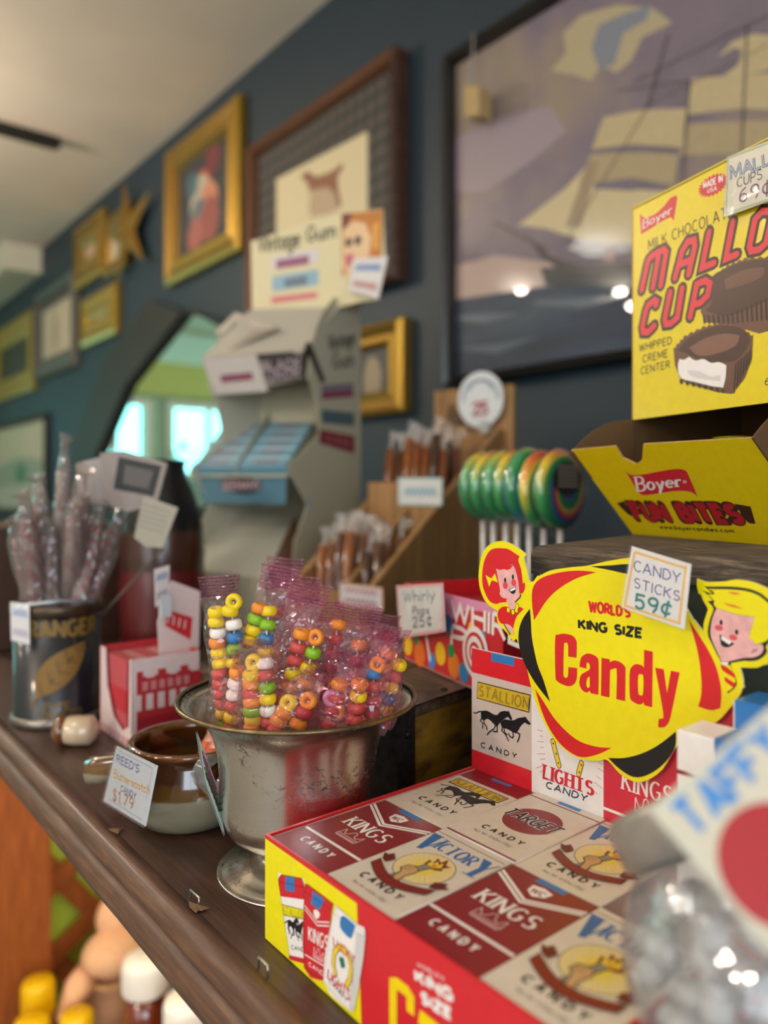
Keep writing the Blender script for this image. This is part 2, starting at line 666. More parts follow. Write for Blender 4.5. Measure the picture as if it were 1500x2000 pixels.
    def pstext(s, t, q, pen_px, m, lay=1, style='round', gap=.22, jit=0.0):
        f = s.quadmap(q)
        a, b = s.pl.uv(*q[0]), s.pl.uv(q[0][0], q[0][1] + 1)
        s.stext(t, 0, 0, 1, 1, pen_px * math.hypot(a[0] - b[0], a[1] - b[1]), m, lay, style, gap, jit, fmap=f)

# ---------------------------------------------------------------- the room
XW, ZCEIL, ZF, YF, YB, XL = 1.0, 1.12, -CZ, 5.2, -2.5, -3.0


def wall_paint(name, h, rough=0.6, scale=6):
    m, nt, bs, out = newmat(name)
    c = hexc(h)
    v = coords(nt)
    f = noise(nt, v, scale, 5)
    nt.links.new(ramp(nt, f, [(0.3, tuple(x * .93 for x in c[:3]) + (1,)), (0.7, tuple(min(1, x * 1.07) for x in c[:3]) + (1,))]), bs.inputs['Base Color'])
    bs.inputs['Roughness'].default_value = rough
    bump(nt, bs, noise(nt, v, 160, 3), 0.12, 0.002)
    return m


def slab_box(name, lo, hi, m):
    o = MB().box(lo, hi, m).build(name)
    return tag(o, kind='structure')


M_blue = wall_paint('slate_blue_paint', '172a36', 0.6)
M_ceil = wall_paint('ceiling_paint', 'eadfce', 0.75, 3)
M_cream = wall_paint('cream_paint', 'd6d5d0', 0.7)
M_mint = wall_paint('mint_paint', 'a9c9ae', 0.7)
M_floor = wood('floor_boards', '77736d', '96918a', 'aca79f', (1.5, 22, 1), 0.4)

slab_box('floor', (XL - .1, YB - .1, ZF - .1), (XW + .1, YF + .1, ZF), M_floor)
slab_box('ceiling', (XL - .1, YB - .1, ZCEIL), (XW + .1, YF + .1, ZCEIL + .1), M_ceil)
slab_box('wall_right', (XW, YB - .1, ZF), (XW + .1, YF + .1, ZCEIL), M_blue)
slab_box('wall_left', (XL - .1, YB - .1, ZF), (XL, YF + .1, ZCEIL), M_cream)
slab_box('wall_back', (XL, YB - .1, ZF), (XW, YB, ZCEIL), M_cream)
slab_box('wall_far', (XL, YF, ZF), (XW, YF + .1, ZCEIL), M_mint)
# pale boxed-in bulkhead where the blue wall meets the ceiling far down the room
slab_box('trim_1', (.84, 3.74, 1.0), (XW - .001, YF - .001, ZCEIL - .001), wall_paint('bulkhead_paint', 'cfccb6', 0.6))


def window(n, o, u, v, W, H, strength, h, mull=2):
    """lit panes in a painted frame standing on a wall face"""
    pl = Plane(o, u, v)
    fr = MB()
    m = K('e6e4da', 0.4)
    t = .05
    for a0, b0, a1, b1 in ((-t, -t, W + t, 0), (-t, H, W + t, H + t), (-t, 0, 0, H), (W, 0, W + t, H)):
        fr.box((a0, b0, 0.001), (a1, b1, .04), m, pl.u, pl.v, pl.n, pl.o)
    for i in range(1, mull):
        fr.box((W * i / mull - .02, 0, 0.001), (W * i / mull + .02, H, .035), m, pl.u, pl.v, pl.n, pl.o)
    f = fr.build('window_%d' % n, loc=pl.o)
    tag(f, kind='structure')
    g = MB()
    gm = emis('daylight_pane', h, strength)
    for i in range(mull):
        g.quad(pl.P(W * i / mull + .021, 0, .012), pl.P(W * (i + 1) / mull - .021, 0, .012), pl.P(W * (i + 1) / mull - .021, H, .012), pl.P(W * i / mull + .021, H, .012), gm)
    g.build('pane', f)


window(1, (XL, .6, -.45), (0, -1, 0), (0, 0, 1), 2.2, 1.3, WINDOW_STRENGTH, 'dcecff', 3)
window(6, (XL, 3.6, -.45), (0, -1, 0), (0, 0, 1), 2.0, 1.3, WINDOW_STRENGTH, 'dcecff', 3)
window(2, (-.2, YB, -.35), (-1, 0, 0), (0, 0, 1), 1.7, 1.25, WINDOW_STRENGTH * .4, 'e2efff', 2)
# far end of the room, seen in the mirror
window(3, (-1.75, YF, .12), (1, 0, 0), (0, 0, 1), .62, .46, FAR_WINDOW, '8ff0ee', 2)
window(4, (-.85, YF, .12), (1, 0, 0), (0, 0, 1), .56, .46, FAR_WINDOW, '8ff0ee', 2)
window(5, (-.08, YF, .12), (1, 0, 0), (0, 0, 1), .42, .46, FAR_WINDOW, '8ff0ee', 2)
slab_box('trim_2', (XL, YF - .06, .66), (XW - .2, YF - .001, .9), K('c0cc6c', 0.5))
slab_box('trim_3', (XL, YF - .045, .9), (XW - .2, YF - .001, 1.119), K('c6f2e4', 0.5))

# black track with spot lamps across the ceiling
tr = thing('track_light', 'black lighting track fixed across the ceiling, upper left', 'track light', (-.4, 2.54, ZCEIL - .02))
MB().box((-2.2, 2.52, ZCEIL - .03), (.73, 2.56, ZCEIL - .001), K('15120f', 0.4)).build('rail', tr)
bulb_m = emis('lamp_glow', 'fff0dc', 420)
for (bx, by) in ((-1.05, 2.585), (-1.5, 2.294), (-1.818, 2.426)):
    h = MB()
    p = Vector((bx, by, 1.05))
    h.lathe([(.016, .07), (.03, .045), (.036, 0), (.036, -.01), (.031, -.01), (.03, .0)], p, K('191614', 0.4), 24, cap0=True)
    if abs(by - 2.54) > .04:
        h.tube([p + Vector((0, 0, .062)), Vector((bx, 2.54, ZCEIL - .018))], .006, K('191614', 0.4))
    so = h.build('lamp_head', tr)
    MB().ball(p + Vector((0, 0, -.012)), .026, .026, .024, bulb_m, 16).build('bulb', so)
LSH = emis('fill_shade_glow', 'fffcf8', FILL_LAMP_GLOW)
# added ceiling lamps, out of view, as key and fill light for the counter
for (x, y) in ((-.5, .42), (-1.4, 1.2), (-.9, 2.0), (-1.4, 3.6)):
    t = thing('added_ceiling_lamp', 'added round fill lamp on the ceiling over the shop floor', 'ceiling lamp', (x, y, ZCEIL), 0, 'added fill lamps')
    MB().lathe([(.13, 0), (.13, -.02), (.115, -.03)], (x, y, ZCEIL - .001), K('c9c3b6', 0.4), 32).build('rim', t)
    MB().lathe([(.115, -.03), (.09, -.055), (.04, -.068), (.001, -.07)], (x, y, ZCEIL - .001), LSH, 32).build('shade', t)

GLM = emis('fill_globe_glow', 'ffead2', FILL_GLOBE)  # added globes, unseen, hung there to brighten the ceiling
for (x, y, z, lb) in ((-.15, 2.42, .86, 'added globe lamp brightening the ceiling by the track'), (-1.6, .4, .62, 'added globe lamp brightening the ceiling over the shop floor')):
    t = thing('added_globe_lamp', lb + ', out of the picture', 'added fill lamp', (x, y, ZCEIL))
    MB().lathe([(.03, 0), (.03, -.015), (.005, -.02)], (x, y, ZCEIL - .001), K('191614', .4), 20).tube([(x, y, ZCEIL - .02), (x, y, z + .075)], .004, K('191614', .4), 8).build('cord', t)
    MB().ball((x, y, z), .08, .08, .08, GLM, 24).build('globe', t)

# ---------------------------------------------------------------- pictures on the blue wall
GOLD, GOLD2 = K('b08c38', 0.35, 0.75, 0, .15), K('866626', 0.4, 0.7, 0, .2)


def wallrect(pxL, pxR, e, X):
    """(yL, yR, z0, z1) from the picture's left and right edge and one measured edge (px, top, bottom)"""
    return at(pxL, 900, X=X).y, at(pxR, 900, X=X).y, at(e[0], e[2], X=X).z, at(e[0], e[1], X=X).z


def frame_mesh(pl, W, H, fw, m, depth, m2=None, step=.35):
    """mitred moulding round a W x H picture lying on plane pl"""
    mb = MB()
    rings = [(-0, 0), (0, depth * .75), (fw * .2, depth), (fw * .55, depth * .7), (fw * .8, depth * .85), (fw, depth * step), (fw, 0)]
    R = []
    for ins, h in rings:
        R.append([pl.P(ins, ins, h), pl.P(W - ins, ins, h), pl.P(W - ins, H - ins, h), pl.P(ins, H - ins, h)])
    for i, (a, b) in enumerate(zip(R, R[1:])):
        mm = (m2 or m) if i in (2, 4) else m
        for k in range(4):
            mb.quad(a[k], a[(k + 1) % 4], b[(k + 1) % 4], b[k], mm)
    return mb


def picture(label, cat, rect, X, fw, m, depth=.022, m2=None, name='framed_picture', group=None):
    yL, yR, z0, z1 = rect
    pl = Plane((XW - .002, yL, z0), (0, -1, 0), (0, 0, 1))
    W, H = yL - yR, z1 - z0
    t = thing(name, label, cat, pl.P(W / 2, H / 2), 0, group)
    frame_mesh(pl, W, H, fw, m, depth, m2).build('frame', t)
    ap = Plane(pl.P(fw * .9, fw * .9, depth * .3), (0, -1, 0), (0, 0, 1))
    mb = MB()
    return t, mb, Art(mb, ap, 2e-4), W - fw * 1.8, H - fw * 1.8


def painting_mat(name, stops, scale, rough=.5, coat=0.0, stretch=(1, 1, 1)):
    m, nt, bs, out = newmat(name)
    v = coords(nt, stretch)
    nt.links.new(ramp(nt, noise(nt, v, scale, 6, .6), [(p, hexc(h)) for p, h in stops]), bs.inputs['Base Color'])
    bs.inputs['Roughness'].default_value = rough
    bs.inputs['Coat Weight'].default_value = coat
    bs.inputs['Coat Roughness'].default_value = 0.01
    return m


# --- ship painting, glazed, black frame
BLK = K('121110', 0.35)
ry = wallrect(868, 1500, (869, 112, 757), .978)
t, mb, a, W, H = picture('large glazed painting of a sailing ship in a black frame', 'painting', (ry[0], .02, ry[2], ry[3]), .978, .02, BLK, .03, K('2a2622', .3), 'ship_painting')
SKY = painting_mat('painted_sky', [(.3, '5a5262'), (.5, '726672'), (.62, '85766c'), (.75, '8c7f66')], 3.2, .6, .7)
SEA = painting_mat('painted_sea', [(.3, '141e2c'), (.5, '22324a'), (.7, '3c4c5a')], 5, .6, .7, (1, .4, 2.2))


def gz(h):
    return K(h, .6, 0, .7, .1)


a.rect(0, 0, W, H, SKY, 0)


def shp(h, pts, lay):
    a.ppoly([(760 + x / 2.027, y / 2.027) for x, y in pts], h if not isinstance(h, str) else gz(h), lay)


shp('a89a78', [(690, 130), (760, 60), (900, 20), (1040, 30), (1120, 90), (1000, 150), (960, 240), (900, 290), (840, 260), (800, 320), (740, 300), (640, 280), (700, 210)], 1)
shp('757a86', [(830, 100), (940, 50), (1040, 20), (1020, 80), (930, 130), (890, 260), (830, 270), (800, 190)], 2)
shp('8e7f88', [(240, 560), (420, 470), (640, 420), (700, 520), (560, 640), (380, 760), (240, 760)], 1)
shp('a78f86', [(240, 1060), (420, 1010), (640, 1040), (700, 1120), (240, 1190)], 1)
a.ppoly([a_ for a_ in ((760 + 200 / 2.027, 1195 / 2.027), (760 + 600 / 2.027, 1140 / 2.027), (1240, 545), (1760, 470), (1760, 900), (880, 900))], SEA, 2) if False else None
seaL, seaR = a.pl.uv(880, 588)[1], a.pl.uv(1240, 552)[1]
a.poly([(0, 0), (W, 0), (W, seaR + .01), (W * .6, seaR), (W * .3, seaR * .6 + seaL * .4), (0, seaL)], SEA, 2)
S1, S2, S3 = 'b3a27a', 'a08f6c', 'c0af86'
shp(S1, [(1200, 310), (1500, 290), (1620, 290), (1640, 440), (1400, 430), (1180, 455)], 4)
shp(S2, [(1180, 490), (1640, 470), (1660, 640), (1400, 610), (1150, 615)], 4)
shp(S1, [(850, 465), (1000, 435), (1180, 430), (1160, 585), (960, 572), (805, 592)], 5)
shp(S2, [(800, 612), (960, 600), (1150, 612), (1130, 735), (960, 705), (750, 735)], 5)
shp(S3, [(512, 892), (700, 745), (800, 640), (820, 740), (960, 750), (1150, 760), (1160, 960), (960, 975), (760, 950), (620, 905)], 4)
shp('8f7c60', [(700, 900), (790, 640), (830, 640), (760, 900)], 6)
shp('6c6470', [(810, 725), (960, 715), (1050, 740), (960, 757), (815, 748)], 6)
shp('6c6470', [(820, 590), (960, 580), (1100, 600), (960, 606), (815, 604)], 6)
shp('b3a27a', [(1300, 230), (1360, 165), (1440, 135), (1520, 140), (1560, 200), (1500, 280), (1400, 300), (1350, 330), (1300, 320), (1380, 260), (1400, 200), (1370, 190)], 4)
shp('2b2724', [(540, 930), (640, 1015), (760, 1050), (960, 1040), (1250, 1010), (1500, 960), (1500, 1050), (1240, 1110), (900, 1110), (700, 1075), (610, 1025)], 5)
shp('6e4634', [(850, 985), (900, 975), (905, 1040), (850, 1045)], 6)
shp('8f8a84', [(760, 960), (960, 965), (960, 1000), (800, 1010), (700, 985)], 5)
shp('1c2228', [(600, 1060), (960, 1050), (1240, 1110), (1000, 1135), (620, 1130)], 4)
for p, q, wd in (((1105, 140), (1025, 425), 9), ((900, 360), (1200, 320), 4), ((1190, 330), (1150, 960), 7), ((420, 880), (620, 985), 10), ((1500, 60), (960, 330), 4), ((1030, 420), (700, 960), 6), ((1500, 180), (1000, 430), 3), ((1420, 100), (1380, 960), 8)):
    a.pline([(760 + p[0] / 2.027, p[1] / 2.027), (760 + q[0] / 2.027, q[1] / 2.027)], wd / 2, gz('4a4038'), 7)
for p, q in (((240, 1260), (520, 1240)), ((560, 1200), (960, 1165)), ((250, 1380), (600, 1330))):
    shp('4a5866', [p, ((p[0] + q[0]) / 2, p[1] - 20), q, ((p[0] + q[0]) / 2, p[1] + 22)], 3)
mb.build('canvas', t)

# --- wooden tag hung on a cord in front of the ship painting
tg = thing('wooden_tag', 'small pale wooden block hanging on a cord over the ship painting', 'wooden tag', at(928, 200, X=.94))
p0, p1 = at(905, 172, X=.94), at(950, 230, X=.955)
pl = Plane(at(906, 228, X=.94), (0, -1, 0), (0, 0, 1))
q = [pl.uv(x, y) for x, y in ((906, 228), (936, 226), (936, 170), (930, 166), (912, 168), (906, 172))]
MB().slab(pl, q, -.03, 0, K('a88f5e', .6)).build('block', tg, bevel=.003)
MB().tube([at(922, 168, X=.95), at(925, 66, X=.965)], .0022, K('8f8a80', .7), 6).build('cord', tg)

# --- horse print: brown wood frame, tartan mat, cream sheet
BRN = wood('brown_frame_wood', '2c1a12', '4a2e20', '6b4a38', (2, 30, 30), .35, .4)
ry = wallrect(488, 781, (780, 92, 546), .975)
t, mb, a, W, H = picture('brown horse print on a tartan mat in a brown wood frame', 'framed print', ry, .975, .022, BRN, .04, K('7c5238', .35, .2, .3), 'horse_print')
mt, nt, bs, out = newmat('tartan_mat')
v = coords(nt)
wv = []
for d_, s_ in (('Y', 9), ('Z', 9)):
    x = nd(nt, 'ShaderNodeTexWave', wave_type='BANDS', bands_direction=d_)
    x.inputs['Scale'].default_value = s_
    nt.links.new(v, x.inputs['Vector'])
    wv.append(x)
ad = nd(nt, 'ShaderNodeMath', operation='ADD')
nt.links.new(wv[0].outputs['Fac'], ad.inputs[0])
nt.links.new(wv[1].outputs['Fac'], ad.inputs[1])
hf = nd(nt, 'ShaderNodeMath', operation='MULTIPLY')
nt.links.new(ad.outputs[0], hf.inputs[0])
hf.inputs[1].default_value = .5
nt.links.new(ramp(nt, hf.outputs[0], [(.1, hexc('262622')), (.5, hexc('393732')), (.8, hexc('4c4640')), (1, hexc('5e4e48'))]), bs.inputs['Base Color'])
bs.inputs['Roughness'].default_value = .7
a.rect(0, 0, W, H, mt, 0)
a.ppoly([(540, 350), (718, 256), (718, 560), (540, 600)], K('cfc19a', .6), 1)
hm = K('85563c', .6)
a.ppoly([(587, 345), (600, 333), (618, 345), (640, 338), (655, 330), (668, 318), (672, 326), (660, 345), (662, 372), (668, 400), (660, 408), (652, 385), (640, 380), (618, 386), (612, 412), (604, 410), (606, 380), (600, 358)], hm, 2)
a.ppoly([(606, 372), (640, 366), (655, 378), (662, 410), (640, 420), (606, 425)], K('b09a7c', .6), 3)
mb.build('print', t)

# --- big gold frame with a dark collage
ry = wallrect(322, 467, (334, 292, 554), .975)
t, mb, a, W, H = picture('large gold frame around a dark picture with coloured figures', 'framed picture', ry, .975, .075, GOLD, .03, GOLD2)
a.rect(0, 0, W, H, painting_mat('dark_collage', [(.3, '22242a'), (.55, '34373c'), (.75, '4c4646')], 18), 0)
for kk_, (x, y, r, h) in enumerate(((.5, .62, .05, 'b0542c'), (.45, .5, .07, 'a8a090'), (.6, .42, .06, 'b97a62'), (.42, .3, .06, '5a666c'), (.62, .26, .06, '8a4a44'), (.35, .16, .05, '9a5a54'), (.68, .85, .045, '6a2c34'), (.3, .72, .035, '45606a')), 1):
    a.ell(x * W, y * H, r, r * 1.1, K(h, .5), kk_, 14)
mb.build('print', t)

# --- small gold frame right of the gum display
ry = wallrect(655, 786, (785, 618, 803), .975)
t, mb, a, W, H = picture('small thick gold frame between gum display and ship painting', 'framed picture', ry, .975, .05, GOLD, .03, GOLD2)
a.rect(0, 0, W, H, painting_mat('dark_portrait', [(.3, '16171a'), (.6, '33332f'), (.8, '5c5348')], 14), 0)
a.ell(W * .5, H * .3, .03, .05, K('8a7a60', .5), 1)
mb.build('print', t)

# --- small frames far down the wall
ry = wallrect(143, 200, (190, 412, 538), .978)
t, mb, a, W, H = picture('narrow gold frame high on the wall, left of the gold star', 'framed picture', ry, .978, .1, GOLD, .025, GOLD2)
a.rect(0, 0, W, H, K('5d5048', .5), 0)
a.ell(W * .5, H * .25, .07, .07, K('b09478', .5), 1)
mb.build('print', t)
ry = wallrect(200, 246, (240, 400, 520), .978)
t, mb, a, W, H = picture('gold framed picture with a white patch, tucked behind the gold star', 'framed picture', ry, .978, .055, GOLD2, .02)
a.rect(0, 0, W, H, K('6a5a3a', .5), 0)
a.ell(W * .45, H * .6, .09, .1, K('aaa28e', .5), 1)
mb.build('print', t)
ry = wallrect(157, 226, (220, 552, 652), .978)
t, mb, a, W, H = picture('small bright gold frame under the gold star', 'framed picture', ry, .978, .09, GOLD, .025, GOLD)
a.rect(0, 0, W, H, K('3a2a1c', .5), 0)
a.ell(W * .5, H * .8, .05, .05, K('c8a890', .5), 1)
mb.build('print', t)
ry = wallrect(67, 146, (143, 528, 715), .978)
t, mb, a, W, H = picture('grey framed print with a cream mat on the far wall', 'framed picture', ry, .978, .05, K('57554c', .5), .03, K('3a3833', .5))
a.rect(0, 0, W, H, K('4d4b43', .6), 0)
a.rect(W * .12, H * .14, W * .93, H * .86, K('b5a890', .6), 1)
a.ell(W * .5, H * .45, .03, .08, K('94805e', .6), 2)
mb.build('print', t)
ry = wallrect(-14, 64, (58, 604, 762), .978)
t, mb, a, W, H = picture('gold frame at the left edge with a dark centre', 'framed picture', ry, .978, .11, GOLD, .025, GOLD)
a.rect(0, 0, W, H, K('1e1d1a', .5), 0)
mb.build('print', t)
ry = wallrect(-60, 88, (82, 806, 1010), .978)
t, mb, a, W, H = picture('pale landscape picture in a thin dark frame behind the tobacco tin', 'framed picture', ry, .978, .03, K('1e2023', .5), .025)
a.rect(0, 0, W, H, K('b3aa8c', .6), 0)
a.poly([(0, 0), (W, 0), (W, H * .55), (W * .7, H * .62), (W * .4, H * .52), (0, H * .6)], K('87917c', .6), 1)
a.ell(W * .72, H * .42, .1, .05, K('3f6f50', .6), 2)
a.poly([(0, 0), (W, 0), (W, H * .3), (0, H * .25)], K('a5a696', .6), 3)
mb.build('print', t)

# --- five pointed gold star
pc = at(248, 452, X=.965)
pl = Plane((.965, pc.y, pc.z), (0, -1, 0), (0, 0, 1))
st = MB()
pts = []
for k in range(10):
    r = .19 if k % 2 == 0 else .062
    an = PI / 2 + .12 + PI * k / 5
    pts.append(pl.P(r * math.cos(an) * 1.15, r * math.sin(an)))
cf, cb = pl.P(0, 0, .025), pl.P(0, 0, -.005)
st.add(pts + [cf, cb], [(i, (i + 1) % 10, 10) for i in range(10)] + [((i + 1) % 10, i, 11) for i in range(10)], GOLD2)
tag(st.build('gold_star', loc=(.965, pc.y, pc.z)), 'dull gold five pointed star ornament under the ceiling line', 'star ornament')

# --- mirror in a broad black octagonal frame
mc = at(330, 790, X=.97)
pl = Plane((.998, mc.y, mc.z), (0, -1, 0), (0, 0, 1))
t = thing('wall_mirror', 'eight sided mirror in a broad black frame', 'mirror', pl.o)
ap = Plane((.965, 0, 0), (0, -1, 0), (0, 0, 1))


def oct_pts(pxs):
    return [(pl.u.dot(at(x, y, X=.965) - pl.o), pl.v.dot(at(x, y, X=.965) - pl.o)) for x, y in pxs]


outer = oct_pts([(138, 905), (150, 830), (205, 700), (290, 585), (345, 606), (470, 640), (540, 760), (540, 900), (480, 1010), (340, 1040), (200, 1000)])
inner = oct_pts([(182, 900), (195, 865), (242, 752), (350, 612), (372, 606), (428, 640), (500, 770), (500, 890), (455, 975), (340, 1000), (215, 965)])
fm = MB()
mf = K('1c1a17', .6)
n = len(outer)
ro = [pl.P(a_, b_, 0) for a_, b_ in outer]
r1 = [pl.P(a_, b_, .03) for a_, b_ in outer]
r2 = [pl.P(a_, b_, .03) for a_, b_ in inner]
r3 = [pl.P(a_, b_, .008) for a_, b_ in inner]
for A_, B_ in ((ro, r1), (r1, r2), (r2, r3)):
    for k in range(n):
        fm.quad(A_[k], A_[(k + 1) % n], B_[(k + 1) % n], B_[k], mf)
fm.build('frame', t)
gm, nt, bs, out = newmat('silvered_glass')
bs.inputs['Base Color'].default_value = hexc('dff2ec')
bs.inputs['Metallic'].default_value = 1
bs.inputs['Roughness'].default_value = .01
g = MB()
g.slab(Plane(pl.P(0, 0, .008), pl.u, pl.v), inner, -.004, 0, gm)
g.build('glass', t)
# leafy plant standing at the far windows (seen in the mirror)
pp = thing('potted_plant', 'leafy green plant in front of the far window, seen only in the mirror', 'potted plant', (-.42, 4.85, ZF))
MB().lathe([(.1, 0), (.14, .28), (.15, .3), (.13, .3), (.12, .26), (.001, .25)], (-.42, 4.85, ZF), K('7a4a30', .6), 24, cap0=True).build('pot', pp)
lf = MB()
for k in range(160):
    p = Vector((-.42 + rnd.gauss(0, .17), 4.85 + rnd.uniform(-.2, .2), rnd.uniform(ZF + .3, .3)))
    d = Vector((rnd.uniform(-1, 1), rnd.uniform(-1, 1), rnd.uniform(-.4, .6))).normalized() * .1
    s_ = d.cross(UP).normalized() * .03
    lf.add([p, p + d * .5 + s_, p + d, p + d * .5 - s_], [(0, 1, 2, 3)], K('3f6a2c', .5, 0, 0, .3))
lf.tube([Vector((-.42, 4.85, ZF + .25)), Vector((-.40, 4.86, -.3)), Vector((-.43, 4.84, .2))], .012, K('4c3a22', .7), 8)
lf.build('foliage', pp)

# ---------------------------------------------------------------- the wooden shelf unit
ZS = -.177
WD = wood('dark_shelf_wood', '29140b', '3f2416', '52311f', (55, 3, 55), .5, .3, .2)
WD2 = wood('worn_edge_wood', '3a2316', '5a3a28', '7c583c', (60, 4, 60), .55, .2, .35)
unit = thing('shelf_unit', 'dark brown wooden display shelf with a worn moulded front edge', 'shelf', (.5, .6, ZF))
Y0, Y1 = -.6, 1.6
top = MB()
top.box((.1405, Y0, -.201), (.994, Y1, ZS), WD)
tp = top.build('shelf_board', unit)
prof = [(.1404, -.1768), (.1345, -.1766), (.1318, -.1776), (.1298, -.181), (.1296, -.1848), (.1306, -.1868), (.1324, -.1876), (.1302, -.1884), (.1280, -.1905), (.1268, -.195), (.1272, -.2005), (.131, -.2032), (.1404, -.2032)]
ed = MB()
NS = 90
vs, fs = [], []
for i in range(NS + 1):
    y = Y0 + (Y1 - Y0) * i / NS
    for j, (x, z) in enumerate(prof):
        k = 0 if j in (0, len(prof) - 1) else 1
        vs.append((x + k * rnd.uniform(-.00022, .00022), y, z + k * rnd.uniform(-.00018, .00018)))
L = len(prof)
for i in range(NS):
    for j in range(L):
        fs.append((i * L + j, i * L + (j + 1) % L, (i + 1) * L + (j + 1) % L, (i + 1) * L + j))
ed.add(vs, fs, WD2, True)
ed.build('moulded_edge', unit)
ORW = wood('orange_wood', '7a3c14', '9a5220', 'b4682e', (30, 30, 3), .45, .3, .2)
MB().box((.14, 1.10, ZF), (.306, 1.13, -.2035), ORW).build('end_panel', unit)
MB().box((.15, 1.135, ZF), (.97, 1.16, ZF + .3), WD).build('plinth', unit)
ZL = -.80
MB().box((.16, Y0, ZL - .025), (.96, 1.095, ZL), ORW).build('lower_shelf', unit)
MB().box((.96, Y0, ZF), (.985, 1.6, -.2035), WD).build('back_panel', unit)
for y in (-.59, .0):
    MB().box((.16 + (.3 if y == 0 else 0), y, ZF), (.2 + (.3 if y == 0 else 0), y + .04, ZL - .026), WD).build('leg', unit)
    MB().box((.9, y, ZL), (.95, y + .04, -.2035), WD).build('post', unit)
MB().box((.16, 1.06, ZF), (.2, 1.095, ZL - .026), WD).build('leg', unit)
# staples and splinters left in the old edge
for q, q2 in (((372, 1738), (389, 1753)), ((505, 1870), (523, 1886))):
    a_, b_ = at(*q, z=ZS + .004), at(*q2, z=ZS + .004)
    MB().tube([a_ - UP * .0042, a_, b_, b_ - UP * .0042], .0005, K('b9b9b4', .3, .9), 6).build('staple', unit)
for px, py, s_ in ((384, 1770, .75), (230, 1622, .6)):
    ch = MB()
    p = at(px, py, z=ZS + .0006)
    vs = [p + Vector((rnd.uniform(-.006, .006) * s_, rnd.uniform(-.009, .009) * s_, rnd.uniform(0, .0008))) for _ in range(7)]
    vs.sort(key=lambda v: math.atan2(v.y - p.y, v.x - p.x))
    ch.add(vs + [p + UP * .001], [(i, (i + 1) % 7, 7) for i in range(7)], K('6a5034', .8))
    ch.build('splinter', unit)

# added light strip, hidden under the shelf board, brightens the lower shelf
sl = MB().box((.30, .1, -.216), (.34, 1.05, -.2034), K('d8d4cc', .4)).build('added_light_strip', unit)
MB().box((.304, .11, -.2175), (.336, 1.04, -.2162), emis('fill_strip_glow', 'ffe6c4', UNDER_FILL)).build('fill_tube', sl)
# lattice with green paper behind it, under the far end of the shelf
lt = thing('wooden_lattice', 'orange wooden lattice with green paper behind, under the shelf', 'lattice', (.45, 1.16, ZL))
YL = 1.17
LP = Plane((0, YL, 0), (1, 0, 0), (0, 0, 1))
fr = MB()
for (p, q, wd, y, m) in (((30, 1800), (330, 1500), 34, 0, ORW), ((40, 1930), (360, 1610), 34, 0, ORW), ((60, 2060), (420, 1700), 34, 0, ORW),
                         ((40, 1640), (330, 1920), 36, .012, ORW), ((120, 1560), (420, 1850), 36, .012, ORW), ((20, 1790), (200, 1965), 36, .012, ORW)):
    A_, B_ = at(*p, Y=YL + y), at(*q, Y=YL + y)
    d = (B_ - A_).normalized()
    s_ = Vector((0, 1, 0)).cross(d).normalized()
    fr.box((0, -wd / 2 * .00078, -.005), ((B_ - A_).length, wd / 2 * .00078, .005), m, d, s_, Vector((0, 1, 0)), A_)
fr.build('strips', lt)
gp = MB().box((.30, YL + .024, ZL + .001), (.75, YL + .028, -.23), K('b6d040', .6))
gp.build('paper_backing', lt)
MB().box((.30, YL - .006, ZL), (.75, YL + .02, ZL + .02), ORW).build('rail', lt)

# bottles and jars on the lower shelf


def jar_glass(name, h, rough=.08):
    m, nt, bs, out = newmat(name)
    v = coords(nt)
    nt.links.new(ramp(nt, noise(nt, v, 40, 3), [(.3, tuple(x * .7 for x in hexc(h)[:3]) + (1,)), (.7, hexc(h))]), bs.inputs['Base Color'])
    bs.inputs['Roughness'].default_value = rough
    bs.inputs['Coat Weight'].default_value = 1
    bs.inputs['Coat Roughness'].default_value = .03
    return m


SYR = jar_glass('dark_syrup', '4a1c0a')
JAM = jar_glass('brown_preserve', '7c2f10')


def bottle(label, cat, px, py, d, r, capm, cap_h, body, group, name='syrup_bottle'):
    """cap top centre at the picture point; stands on the lower shelf"""
    c = at(px, py, d=d)
    zt = c.z
    h = zt - ZL
    t = thing(name, label, cat, (c.x, c.y, ZL), 0, group)
    b = h - cap_h
    R = r * 1.25
    MB().lathe([(R * .92, 0), (R, .006), (R, b * .62), (R * .9, b * .72), (r * .85, b * .86), (r * .8, b)], (c.x, c.y, ZL), body, 32, cap0=True, cap1=True).build('body', t)
    cp = MB().lathe([(r * .97, 0), (r, .002), (r, cap_h - .004), (r * .93, cap_h), (.001, cap_h)], (c.x, c.y, ZL + b), capm, 36, cap0=True)
    for k in range(30):
        an = 2 * PI * k / 30
        q = Vector((math.cos(an), math.sin(an), 0))
        cp.box((-.0004, -.0008, .003), (.0006, .0008, cap_h - .006), capm, q, UP.cross(q), UP, Vector((c.x, c.y, ZL + b)) + q * r)
    cp.build('cap', t)
    lb = MB().lathe([(R * 1.01, b * .15), (R * 1.01, b * .55)], (c.x, c.y, ZL), K('c9a25a', .5), 32)
    lb.build('label', t)
    return t


